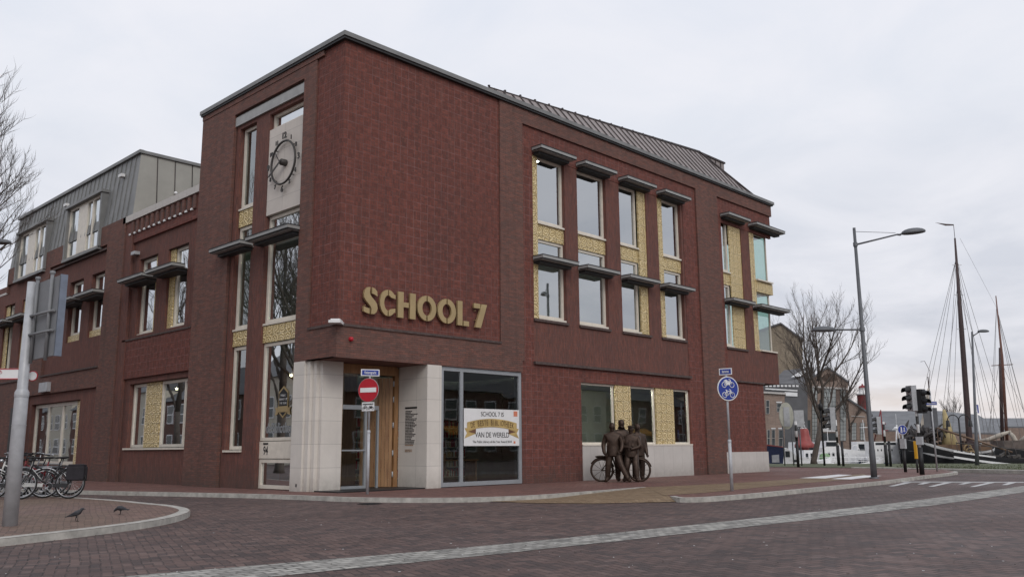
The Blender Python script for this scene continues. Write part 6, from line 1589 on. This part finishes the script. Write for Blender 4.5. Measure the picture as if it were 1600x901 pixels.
for px, dd_, rz_, sx_, lab, gr in ((1300, 74, .2, .5, 'small white motor boat moored behind the rescue boat', None), (1358, 72, -.1, .45, 'small white motor boat half hidden behind the tall lamp post', None), (1262, 71, .1, .5, 'small white motor boat behind the cabin boat with the canopy', None)):
    t = workboat('motor_boat', lab, px, dd_, 8.0, ar + rz_, 'bwhite', H_=1.1); t.scale = (sx_, .8, .95)
    mb = MB(); mb.prism([(-2.6, -.9, 1.2), (-2.4, -.9, 2.5), (.2, -.9, 2.5), (1.2, -.9, 1.3)], (0, 1.8, 0)); mb.build('cabin', M['bwhite'], t)
    mb = MB(); mb.prism([(-2.2, -.92, 1.8), (-2.15, -.92, 2.3), (.1, -.92, 2.3), (.5, -.92, 1.8)], (0, .02, 0)); mb.build('cabin_window', M['bdark'], t)
    mb = MB(); mb.tube([(-.6, 0, 2.5), (-.7, 0, 4.2)], .04, 5); mb.tube([(-1.3, 0, 3.6), (0, 0, 3.6)], .03, 5); mb.build('mast', M['bwhite'], t)
# black sailing barge with white bands and tall dark mast
BX = 63.0
t = boatbase('sailing_barge', 'black sailing barge with two white bands and a tall dark mast with streamer', 1474, BX, ar + math.pi + .02)
# local +x points to the left of the picture (bow left)
L_ = 5.3
def bargehull(mb, z_lo, z_hi, grow=0.0, mi=0):
    N = 22; secs = []
    for i in range(N + 1):
        u_ = i / N; x = -L_ / 2 + L_ * u_
        wd_ = (1.75 + grow) * (1 - max(0, (u_ - .78) / .22) ** 2.5) * (1 - .35 * max(0, (.15 - u_) / .15) ** 2) + .02
        def zs(f): return (.15 + (1.68 + .85 * max(0, (u_ - .35) / .65) ** 1.6 + .25 * max(0, (.3 - u_) / .3) ** 2 - .15) * f)
        secs.append([(x, -wd_, zs(z_hi)), (x, -wd_ * (.86 + .14 * 1), zs(z_lo))] if False else [(x + .25 * z_hi * max(0, (u_ - .8) / .2), -wd_, zs(z_hi)), (x, -wd_ * .97, zs(z_lo)), (x, wd_ * .97, zs(z_lo)), (x + .25 * z_hi * max(0, (u_ - .8) / .2), wd_, zs(z_hi))])
    loft(mb, secs, mi)
mb = MB(); bargehull(mb, 0, 1.0); mb.build('hull', M['bblack'], t)
mb = MB(); bargehull(mb, .80, .985, .02); bargehull(mb, .60, .69, .02); mb.build('white_band', M['bwhite'], t)
mb = MB(); mb.box(-L_ / 2 + .3, L_ / 2 - 1.5, -1.5, 1.5, 1.55, 1.72); mb.build('deck', M['bwood'], t)
mb = MB(); mb.box(-2.6, 1.2, -1.0, 1.0, 1.72, 2.1); mb.build('deckhouse', M['bwood'], t)
mb = MB()
mb.prism([(.55, -1.9, .45), (.6, -1.9, 1.0), (.35, -1.9, 1.3), (.12, -1.9, 1.38), (.12, -1.9, 1.55), (-.0, -1.9, 1.55), (-.02, -1.9, 1.38), (-.28, -1.9, 1.3), (-.5, -1.9, 1.0), (-.45, -1.9, .45)], (0, .06, 0)); 
fe = [ (v[0] + .15, v[1] * 1.02, v[2]) for v in mb.v]; mb.v = fe
mb.build('fender_board', M['bwhite'], t)
def world_px(t_, px, py, dist): 
    d = ray(px, py); h = math.hypot(d.x, d.y); return CAM + d * (dist / h)
def local(t_, p): 
    c, s_ = math.cos(-t_.rotation_euler.z), math.sin(-t_.rotation_euler.z); q = Vector(p) - Vector(t_.location); return Vector((q.x * c - q.y * s_, q.x * s_ + q.y * c, q.z))
m0 = local(t, world_px(t, 1515, 690, BX)); m1 = local(t, world_px(t, 1492, 372, BX + .6))
m0z = Vector((m0.x, m0.y, .6))
mb = MB(); mb.tube([m0z, m0, m0.lerp(m1, .55), m1], [.20, .19, .15, .055], 10); mb.obox(m0 + Vector((0, 0, -.5)), (.38, 0, 0), (0, .38, 0), (0, 0, .55)); mb.build('mast', M['mastdark'], t)
mb = MB(); mb.tube([m1, m1 + Vector((0, 0, .95))], .018, 5); 
top_ = m1 + Vector((0, 0, .95)); 
mb.add([top_, top_ + Vector((.5, .0, .03)), top_ + Vector((1.3, .1, .10)), top_ + Vector((.55, 0, -.10)), top_ + Vector((0, 0, -.09))], [(0, 1, 3, 4), (1, 2, 3)]); mb.build('streamer', M['mastdark'], t)
mb = MB()
for f in (.13, .28, .45): q = m1.lerp(m0, f); mb.ell(q + Vector((-.05, -.1, 0)), (.09, 0, 0), (0, .09, 0), (0, 0, .09)); mb.tube([q + Vector((-.3, 0, -.1)), q + Vector((.3, 0, -.1))], .025, 5)
mb.build('mast_block', M['bwhite'], t)
mb = MB(); hi = m1.lerp(m0, .10); mid = m1.lerp(m0, .22)
for px, py, s_ in ((1445, 640, hi), (1455, 660, hi), (1470, 668, mid), (1478, 670, hi), (1488, 690, mid), (1438, 560, hi) if False else (1432, 655, hi), (1560, 700, hi), (1572, 705, mid), (1548, 695, mid), (1540, 690, hi), (1585, 700, hi)):
    mb.tube([s_, local(t, world_px(t, px, py, BX + random.uniform(-1, 1)))], .013, 3, cap=False)
mb.build('rigging', M['rope'], t)
q0 = local(t, world_px(t, 1464, 668, BX - 1)); q1 = local(t, world_px(t, 1582, 706, BX - 1.2))
mb = MB(); mb.tube([q0, q1], [.07, .05], 8); q2 = local(t, world_px(t, 1500, 700, BX - 1.6)); 
for k in range(6): a = q0.lerp(q1, k / 5.5); mb.tube([a, Vector((a.x, a.y, 1.4))], .02, 5)
mb.build('boom', M['bwood'], t)
q = local(t, world_px(t, 1480, 664, BX))
mb = MB(); mb.tube([q + Vector((.1, 0, -1.5)), q + Vector((0, 0, -.6)), q + Vector((.05, 0, .3)), q + Vector((.12, 0, 1.0))], [.42, .34, .2, .08], 9); mb.tube([q + Vector((-.35, .05, -1.5)), q + Vector((-.2, .05, -.7)), q + Vector((0, 0, 0))], [.3, .2, .05], 7); mb.build('sail_cover', [plain('sand coloured sail cover', (.42, .34, .18), .8, 0, .2, 3)], t)
q = local(t, world_px(t, 1440, 680, BX)); mb = MB(); rr3 = random.Random(5)
for k in range(60): a = q + Vector((rr3.uniform(-1.6, .9), rr3.uniform(-.9, .9), rr3.uniform(-.75, .7) * rr3.random())); d_ = Vector((rr3.gauss(0, .35), rr3.gauss(0, .2), rr3.gauss(0, .35))); mb.tube([a - d_, a + Vector((0, 0, .06)), a + d_], [.04, rr3.uniform(.06, .15), .03], 5)
mb.build('furled_sail', [plain('dark bundled gear', (.05, .045, .045), .8, 0, .5, 3)], t)
q = local(t, world_px(t, 1446, 655, BX)); mb = MB(); mb.prism([q + Vector((.25, 0, -1.0)), q + Vector((.35, 0, -.2)), q + Vector((-.1, 0, 1.0)), q + Vector((-.35, 0, .8)), q + Vector((-.1, 0, -.3))], (0, .06, 0)); mb.build('jib_bundle', M['canvas'], t)
mb = MB()
for k in range(5):
    c = local(t, world_px(t, 1512 + k * 3, 700 + k * 5, BX - 1.9)); mb.ring(c, (1, 0, 0), (0, .3, 1), .22, .045, 12, 5)
mb.build('rope_coil', [plain('tan rope', (.30, .22, .12), .9)], t)
# a second low black barge lying behind, stern to the right
t = boatbase('low_barge', 'low black barge with a cluttered deck and thin white band right of the big mast', 1553, 61.5, ar - .0)
mb = MB(); N = 16; secs = []
for i in range(N + 1):
    u_ = i / N; x = -3.2 + 6.6 * u_; wd_ = 1.35 * (1 - max(0, (u_ - .75) / .25) ** 2.4) + .04; zt_ = 1.75 - .55 * math.sin(u_ * math.pi * .62) + .65 * max(0, (u_ - .8) / .2) ** 2
    secs.append([(x, -wd_, zt_), (x, -wd_ * .95, .1), (x, wd_ * .95, .1), (x, wd_, zt_)])
loft(mb, secs); mb.build('hull', M['bblack'], t)
mb = MB(); loft(mb, [[(s_[0][0], s_[0][1] - .02, s_[0][2] - .32), (s_[1][0], s_[0][1] - .02, s_[0][2] - .44)] for s_ in secs[:-1]]); loft(mb, [[(s_[0][0], s_[0][1] - .02, s_[0][2] + .0), (s_[1][0], s_[0][1] - .02, s_[0][2] - .09)] for s_ in secs[:7]]); mb.build('white_band', M['bwhite'], t)
mb = MB()
for k in range(30): mb.obox((rr3.uniform(-2.8, 2.6), rr3.uniform(-1, .8), rr3.uniform(1.15, 1.6)), (rr3.uniform(.04, .3), 0, rr3.uniform(-.1, .1)), (0, .1, 0), (0, 0, rr3.uniform(.02, .09)))
mb.tube([(-2.8, -1.0, 2.2), (2.9, -.9, 1.55)], .035, 6)
for k in range(9): mb.tube([(-2.8 + k * .7, -1.05, 2.2 - k * .08), (-2.8 + k * .7, -1.1, 1.4)], .018, 5)
mb.build('deck_gear', [plain('weathered deck timber', (.085, .078, .074), .85, 0, .5, 3)], t)
# moored yacht farther right with red-brown mast
BY = 72.0
t = boatbase('wooden_ketch', 'black hulled sailing boat at the right edge with furled sails and red brown mast', 1592, BY, ar + math.pi)
mb = MB(); s_, dk = hull(7.6, 2.8, 1.75, .45, .35, 0, .75); loft(mb, s_); mb.build('hull', M['bblack'], t)
mb = MB(); loft(mb, [[a, b_] for a, b_ in dk]); mb.build('deck', M['bwood'], t)
mb = MB(); mb.box(-2.0, 1.5, -.9, .9, 1.6, 2.35); mb.build('deckhouse', plain('weathered deckhouse', (.11, .09, .08), .7, 0, .35, 3), t)
mb = MB(); mb.box(-1.5, 1.1, -.92, -.905, 1.95, 2.2); mb.build('deckhouse_window', M['bwhite'], t)
def lp(px, py, dd=0): return local(t, world_px(t, px, py, BY + dd))
mb = MB(); mb.tube([lp(1575, 715), lp(1566, 560), lp(1556, 462)], [.12, .09, .035], 8); mb.tube([lp(1549, 571, 1), lp(1583, 569, 1)], .03, 5); mb.build('mast', M['mast_red'], t)['label'] = 'red brown mast'
mb = MB(); mb.tube([lp(1567, 715, 1.5), lp(1564, 610, 1.5), lp(1562, 543, 1.5)], [.14, .12, .07], 8); mb.build('mast', M['mastdark'], t)['label'] = 'dark mast'
mb = MB(); a0 = lp(1557, 480); a1 = lp(1562, 560, 1.5)
for px, py, s_ in ((1546, 690, a0), (1551, 700, a0), (1590, 650, a0), (1600, 640, a0), (1606, 700, a0), (1612, 690, a0), (1540, 700, a1), (1622, 690, a1), (1600, 700, a1)): mb.tube([s_, lp(px, py, random.uniform(-.5, 1))], .013, 3, cap=False)
mb.tube([a0, lp(1500, 372, -9)], .008, 3, cap=False)
mb.build('rigging', M['rope'], t)
mb = MB()
for px0, py0, px1, py1 in ((1580, 673, 1530, 688), (1578, 674, 1590, 690), (1590, 690, 1625, 668)):
    a = lp(px0, py0, -.5); b_ = lp(px1, py1, -.5); mb.tube([a, a.lerp(b_, .35) + Vector((0, 0, -.05)), a.lerp(b_, .7) + Vector((0, 0, -.12)), b_], [.06, .17, .15, .08], 8)
mb.build('furled_sail', M['canvas'], t)
# distant flagstaff and thin mast over the roofs
t = thing('flagstaff', 'white flagstaff with a small blue flag above the far roofs', 'flagpole', AT(1534, 95, -.5))
mb = MB(); mb.tube([(0, 0, 0), (-.6, 0, HT(622, 95, 693) + .5)], [.1, .05], 6); mb.tube([(-.9, -.2, 4.6), (.1, .2, 4.6)], .04, 5); mb.build('pole', M['bwhite'], t)
mb = MB(); zt = HT(635, 95, 693); mb.box(-.45, .25, 0, .03, zt - .3, zt + .5); mb.build('flag', M['blue'], t)
t = thing('ship_mast', 'slim mast with a pale furled flag left of the tall dark mast', 'mast', AT(1460, 74, -.8))
mb = MB(); zt = HT(590, 74, 693); mb.tube([(0, 0, 0), (0, 0, zt + .8)], [.09, .04], 6); mb.tube([(0, 0, zt), RH * .2 + Vector((0, 0, zt + 1.2)), -RH * .15 + Vector((0, 0, zt + 2.0)), -RH * .45 + Vector((0, 0, zt + 1.95))], .02, 5); mb.build('pole', M['mastdark'], t)
mb = MB(); mb.tube([-RH * .05 + Vector((0, 0, zt - .1)), -RH * .2 + Vector((0, 0, zt - .9)), -RH * .12 + Vector((0, 0, zt - 1.9))], [.06, .14, .09], 6); mb.build('flag', M['canvas'], t)

# ------------------------------------------------------------------ buildings across the harbour
M['fbrick'] = brickwall('old yellow brown brick', (.42, .31, .25), (.35, .265, .22), (.3, .25, .22), 'h', .2)  # brick tones paled so that the colour carries the far haze
M['fbrick_y'] = brickwall('yellow grey gable brick', (.36, .29, .21), (.29, .245, .185), (.3, .27, .22), 'h', .2)
M['slate'] = plain('grey slate roof', (.155, .16, .17), .7, 0, .2, .8); M['slate_d'] = plain('dark slate roof', (.11, .11, .115), .7, 0, .2, .8)  # the lighter grey slate holds haze in its colour as well
M['fglass'] = plain('old factory glass', (.36, .38, .37), .3, 0, .25, .5, spec=.8); M['fdark'] = plain('dark far window', (.07, .08, .085), .25, 0, .3, .8)
class Flat:
    """builder for a house whose front faces the viewer, u along the picture, w away, at distance `dist`"""
    def __init__(s, name, label, px, dist, cat='building'):
        s.o = AT(px, dist, 0); s.dist = dist; s.px = px; s.root = thing(name, label, cat, s.o)
        d = ray(px, 697); s.w = Vector((d.x, d.y, 0)).normalized(); s.u = Vector((s.w.y, -s.w.x, 0))
        if s.u.dot(RH) < 0: s.u = -s.u
    def p(s, px, py, w_=0.0):
        d = ray(px, py); n_ = s.w; q0 = s.o + n_ * w_; q = CAM + d * ((q0 - CAM).dot(n_) / d.dot(n_)); return q - s.o
    def poly(s, mb, pxs, w0, depth, mi=0): mb.prism([s.p(x, y, w0) for x, y in pxs], s.w * depth, mi)
    def win(s, x0, y0, x1, y1, nx=2, ny=4, gl='fdark', fr='white', name='window', th=.16):
        mb = MB(); s.poly(mb, [(x0, y0), (x1, y0), (x1, y1), (x0, y1)], -.04, .02)
        o = mb.build('window', M[gl], s.root); mb = MB(); b = .5
        for i in range(nx + 1):
            x = x0 + (x1 - x0) * i / nx; s.poly(mb, [(x - th, y0), (x + th, y0), (x + th, y1), (x - th, y1)], -.07, .03)
        for j in range(ny + 1):
            y = y0 + (y1 - y0) * j / ny; s.poly(mb, [(x0 - th, y - th), (x1 + th, y - th), (x1 + th, y + th), (x0 - th, y + th)], -.069, .027)
        mb.build('frame', M[fr], o)
# main hall with stepped gable
F_ = Flat('factory_hall', 'brown brick factory hall with a pointed gable and tall multi pane windows across the harbour', 1292, 118)
mb = MB(); F_.poly(mb, [(1205, 735), (1205, 650), (1232, 622), (1258, 612), (1262, 594), (1290, 575), (1295, 574), (1325, 596), (1325, 622), (1362, 648), (1362, 735)], 0, 26); mb.build('wall', M['fbrick'], F_.root)
mb = MB(); F_.poly(mb, [(1258, 596), (1293, 571.5), (1327, 595.5), (1327, 598), (1293, 574.5), (1258, 599)], -.2, 27, 0); F_.poly(mb, [(1324, 620), (1364, 647), (1364, 650), (1324, 623)], -.2, 27, 0); mb.build('roof', M['slate'], F_.root)
mb = MB(); F_.poly(mb, [(1265, 602), (1325, 606), (1325, 608.5), (1265, 604.5)], -.15, .14); F_.poly(mb, [(1330, 649), (1352, 650), (1352, 651), (1330, 650)], -.1, .09); mb.build('stone_band', M['concrete'], F_.root)
mb = MB(); F_.poly(mb, [(1282, 590), (1292, 583), (1303, 584), (1310, 592), (1300, 596), (1288, 595)], -.05, .04); mb.build('gable_relief', [plain('weathered gable relief', (.10, .07, .055), .9, 0, .4, .8)], F_.root)
for x0, y0, x1, y1, nx, ny in ((1269, 603, 1277, 690, 2, 14), (1283, 606, 1306, 648, 4, 6), (1313, 607, 1322, 688, 2, 13)): F_.win(x0, y0, x1, y1, nx, ny, 'fglass', 'fdark', th=.22)
F_.win(1286, 657, 1306, 674, 3, 2, 'white', 'concrete', th=.2); F_.win(1284, 676, 1306, 712, 2, 2, 'fdark', 'fdark')
for x0, x1 in ((1331, 1338), (1344.5, 1351)): F_.win(x0, 660, x1, 687, 2, 5, 'fglass', 'fdark', th=.2)
F_.win(1257, 656, 1266, 690, 2, 5, 'fdark', 'fdark')
# hall behind with skylight roof
F2 = Flat('slate_roof_shed', 'low shed with a dark slate roof and pale skylights behind the factory hall', 1235, 132)
mb = MB(); F2.poly(mb, [(1196, 700), (1196, 610), (1268, 600), (1268, 700)], .5, 20); mb.build('wall', [plain('dull red brown render', (.14, .085, .08), .9)], F2.root)
mb = MB(); mb.add([F2.p(1190, 612, 0), F2.p(1275, 596, 0), F2.p(1272, 573, 12), F2.p(1225, 578, 12)], [(0, 1, 2, 3)]); F2.poly(mb, [(1190, 611), (1275, 595), (1275, 599), (1190, 615)], -.2, .4); mb.build('roof', M['slate_d'], F2.root)
mb = MB(); mb.add([F2.p(1236, 589, 5), F2.p(1250, 588, 5), F2.p(1262, 579, 9), F2.p(1250, 580, 9)], [(0, 1, 2, 3)]); mb.v = [tuple(Vector(v) - F2.w * .4) for v in mb.v]; mb.build('skylight', M['white'], F2.root)
# tall yellow-grey gable far behind
F3 = Flat('tall_gable_building', 'tall windowless yellow grey brick gable rising behind the sheds', 1215, 150)
mb = MB(); F3.poly(mb, [(1175, 720), (1175, 520), (1220, 504.5), (1254, 530), (1254, 720)], 0, 30); mb.build('wall', M['fbrick_y'], F3.root)
mb = MB(); F3.poly(mb, [(1174, 519), (1220, 503.5), (1255, 529), (1255, 532), (1220, 506), (1174, 522)], -.3, 30.5); mb.build('roof', M['slate_d'], F3.root)
# small brick house at the corner
F4 = Flat('brick_house', 'two storey brown brick house with white lintels right beside the library corner', 1215, 92)
mb = MB(); F4.poly(mb, [(1180, 730), (1180, 613), (1226, 613), (1226, 730)], 0, 9); mb.build('wall', M['fbrick'], F4.root)
mb = MB(); F4.poly(mb, [(1179, 610.5), (1228, 613), (1228, 616), (1179, 613)], -.2, 9.3); mb.build('cornice', M['concrete'], F4.root)
for x0, y0, x1, y1 in ((1197, 625, 1202, 646), (1214, 630, 1221, 643), (1206, 671, 1211, 697), (1217, 671, 1223, 697), (1199, 671, 1203, 697)):
    F4.win(x0, y0, x1, y1, 1, 2, 'fdark', 'concrete', th=.25)
mb = MB()
for x0, x1, y0 in ((1213, 1222, 627), (1205, 1212, 668), (1216, 1224, 668)): F4.poly(mb, [(x0, y0), (x1, y0), (x1, y0 + 1.8), (x0, y0 + 1.8)], -.08, .07)
mb.build('lintel', M['white'], F4.root)
F5 = Flat('harbour_office', 'low dark glazed office with white railings above the brick house', 1222, 112)
mb = MB(); F5.poly(mb, [(1190, 700), (1190, 598), (1262, 600), (1262, 700)], 0, 8); mb.build('wall', M['slate_d'], F5.root)
mb = MB()
for i in range(9): F5.poly(mb, [(1196 + i * 6, 601), (1200 + i * 6, 601.3), (1200 + i * 6, 604), (1196 + i * 6, 604)], -.1, .08)
F5.poly(mb, [(1196, 606), (1246, 609), (1246, 611), (1196, 608)], -.1, .08); F5.poly(mb, [(1226, 612), (1246, 613), (1246, 619), (1226, 618)], -.1, .08); mb.build('railing', M['bwhite'], F5.root)
# lighthouse / lightship tower
F6 = Flat('red_light_tower', 'red harbour light tower with a white gallery left of the tall lamp post', 1355, 128, 'lighthouse')
c = F6.p(1352, 700, 0); r6 = .75; k6 = 128 / FPX
def zpx(py): return F6.p(1352, py, 0).z
mb = MB(); mb.lathe((0, 0, 0), [(.85, 0), (.8, zpx(640)), (.80, zpx(617))], 14); 
cx_ = F6.u * 0
mb.build('tower', M['dkred'], F6.root)
mb = MB(); mb.lathe((0, 0, 0), [(.6, zpx(617)), (.95, zpx(616.5)), (.95, zpx(614.5)), (.55, zpx(614)), (.5, zpx(606)), (.6, zpx(605.5))], 14); mb.build('gallery', M['bwhite'], F6.root)
mb = MB(); mb.lathe((0, 0, 0), [(.55, zpx(605.5)), (.42, zpx(602.5)), (.12, zpx(601.5)), (.1, zpx(599.5)), (0, zpx(599))], 14); mb.build('cap', M['dkred'], F6.root)
mb = MB(); q = F6.p(1366, 690, 0); 
for a, b_ in (((1366, 690), (1376, 640)), ((1372, 660), (1385, 690)), ((1364, 655), (1384, 662)), ((1376, 640), (1380, 690)), ((1366, 672), (1388, 672))): mb.tube([F6.p(*a), F6.p(*b_)], .07, 5)
tag(mb.build('red_gangway', M['dkred'], None), 'red steel framework of a gangway behind the tall lamp post', 'gangway').location = F6.o
# long slate roofed warehouses
for nm, lab, px, dist, wall, roof in (('warehouse', 'long warehouse with a plain grey slate roof left of the traffic light', 1420, 150, [(1340, 735), (1340, 672), (1478, 676), (1478, 735)], [(1340, 673, 0), (1478, 675, 0), (1478, 644, 12), (1352, 644, 12)]),
        ('warehouse', 'warehouse with a pitched slate roof and hipped end behind the big mast', 1520, 140, [(1455, 735), (1455, 675), (1578, 679), (1578, 735)], [(1455, 675, 0), (1580, 680, 0), (1528, 650, 10), (1455, 643, 10)]),
        ('warehouse', 'far low warehouse with a flat dark roof at the right edge', 1590, 170, [(1520, 735), (1520, 668), (1680, 668), (1680, 735)], [(1520, 668, 0), (1680, 668, 0), (1680, 655, 12), (1520, 655, 12)])):
    F_ = Flat(nm, lab, px, dist); F_.root['group'] = 'slate roofed warehouses beyond the harbour'
    mb = MB(); F_.poly(mb, wall, 0, 14); mb.build('wall', M['fbrick'], F_.root)
    mb = MB(); pts_ = [F_.p(x, y, w_) for x, y, w_ in roof]; mb.prism([p + Vector((0, 0, 0)) for p in pts_], (0, 0, .25)); mb.build('roof', M['slate'], F_.root)
F_ = Flat('white_hall', 'long low pale roofed hall at the far right behind the masts', 1620, 185)
mb = MB(); F_.poly(mb, [(1505, 735), (1505, 655), (1590, 654), (1590, 656), (1700, 652), (1700, 735)], 0, 20); mb.build('wall', M['slate'], F_.root)
mb = MB(); F_.poly(mb, [(1588, 653), (1700, 652), (1700, 659), (1588, 660)], -.5, 2); mb.build('roof_edge', M['white'], F_.root)
for px, h, sd_, lab in ((1330, 9, 61, 'small leafless tree behind the factory hall, right of its gable'), (1490, 7.5, 62, 'low leafless tree above the warehouse roofs')):
    bare_tree('bare_tree', lab, AT(px if px != 1490 else 1492, 118 if px == 1330 else 160, 0), h if px == 1330 else 9.5, 3.6, sd_, 6, .16, .3, twigs=.5)

# ------------------------------------------------------------------ houses across the road (they show in the ground floor panes)
M['plaster'] = plain('cream plaster', (.5, .46, .38), .8); M['rbrick'] = brickwall('dark red house brick', (.17, .07, .05), (.13, .06, .05), (.2, .16, .14), 'h')
M['awning'] = plain('orange yellow awning', (.65, .30, .05), .8)
def rowhouse(variant, label, group):
    t = thing('row_house', label, 'house', (0, 0, 0), 0, group); hh = (6.4, 7.2, 6.0)[variant]
    mb = MB(); mb.box(0, 8.1, -9, 0, 0, hh); mb.build('wall', M[('rbrick', 'plaster', 'rbrick')[variant]], t)
    mb = MB(); mb.prism([(-.05, .3, hh), (-.05, -4.5, hh + 3.2), (-.05, -9.3, hh)], (8.2, 0, 0)); mb.build('roof', M['slate_d'], t)
    for k in range(3):
        for z in (.9, 3.8):
            mb = MB(); mb.box(.9 + k * 2.5, 2.3 + k * 2.5, -.02, .06, z, z + 1.8); w_ = mb.build('window', M['white'], t)
            mb = MB(); mb.box(1.0 + k * 2.5, 2.2 + k * 2.5, .06, .065, z + .1, z + .8); mb.box(1.0 + k * 2.5, 2.2 + k * 2.5, .06, .065, z + .9, z + 1.7); mb.build('pane', M['fdark'], w_)
    if variant == 0: mb = MB(); mb.prism([(.4, 0, 3.2), (.4, 1.4, 2.6), (.4, 1.4, 2.4), (.4, 0, 3.0)], (7, 0, 0)); mb.build('awning', M['awning'], t)
    return t
GA, GB = 'row houses opposite the main front', 'row houses across the side street'
LA, LB = 'row house across the main road, mirrored in the ground floor panes', 'row house across the side street, mirrored in the tower panes'
protos = [rowhouse(v, LA, GA) for v in (0, 1, 2)]
for i in range(14):
    o = protos[i] if i < 3 else copy_tree(protos[i * 2 % 3]); o.location = (14 + i * 8.2, -40, ZR); o['label'] = LA; o['group'] = GA
for i in range(13):
    o = copy_tree(protos[(2, 1, 2)[i % 3]]); o.location = (-25, 108 - i * 8.2, ZR); o.rotation_euler = (0, 0, R(-90)); o['label'] = LB; o['group'] = GB

t = thing('gully_cover', 'small iron gully cover against the kerb before the entrance', 'drain cover', G(578, 787, ZR))
mb = MB()
for i in range(6): mb.obox((0, -.15 + i * .06, .012), (.18, 0, 0), (0, .018, 0), (0, 0, .008))
mb.obox((0, 0, .006), (.21, 0, 0), (0, .2, 0), (0, 0, .005)); mb.build('grate', M['dark'], t)
# ------------------------------------------------------------------ small litter on the pavers
rl = random.Random(9)
g = MB()
for i in range(260):
    px = rl.uniform(0, 1600); py = rl.uniform(790, 900); q = G(px, py, ZR)
    s_ = rl.uniform(.006, .016); a = rl.random() * 6.28; v1 = Vector((math.cos(a), math.sin(a), 0)) * s_; v2 = Vector((-math.sin(a), math.cos(a), 0)) * s_ * rl.uniform(.3, 1)
    q.z = ZR + .009; g.prism([q - v1, q + v2, q + v1, q - v2], (0, 0, .004), 0 if rl.random() < .25 else 1)
tag(g.build('litter', [M['whitewash'], M['bark']]), 'scattered leaf bits and crumbs on the clinker road', 'litter', None, 'stuff')
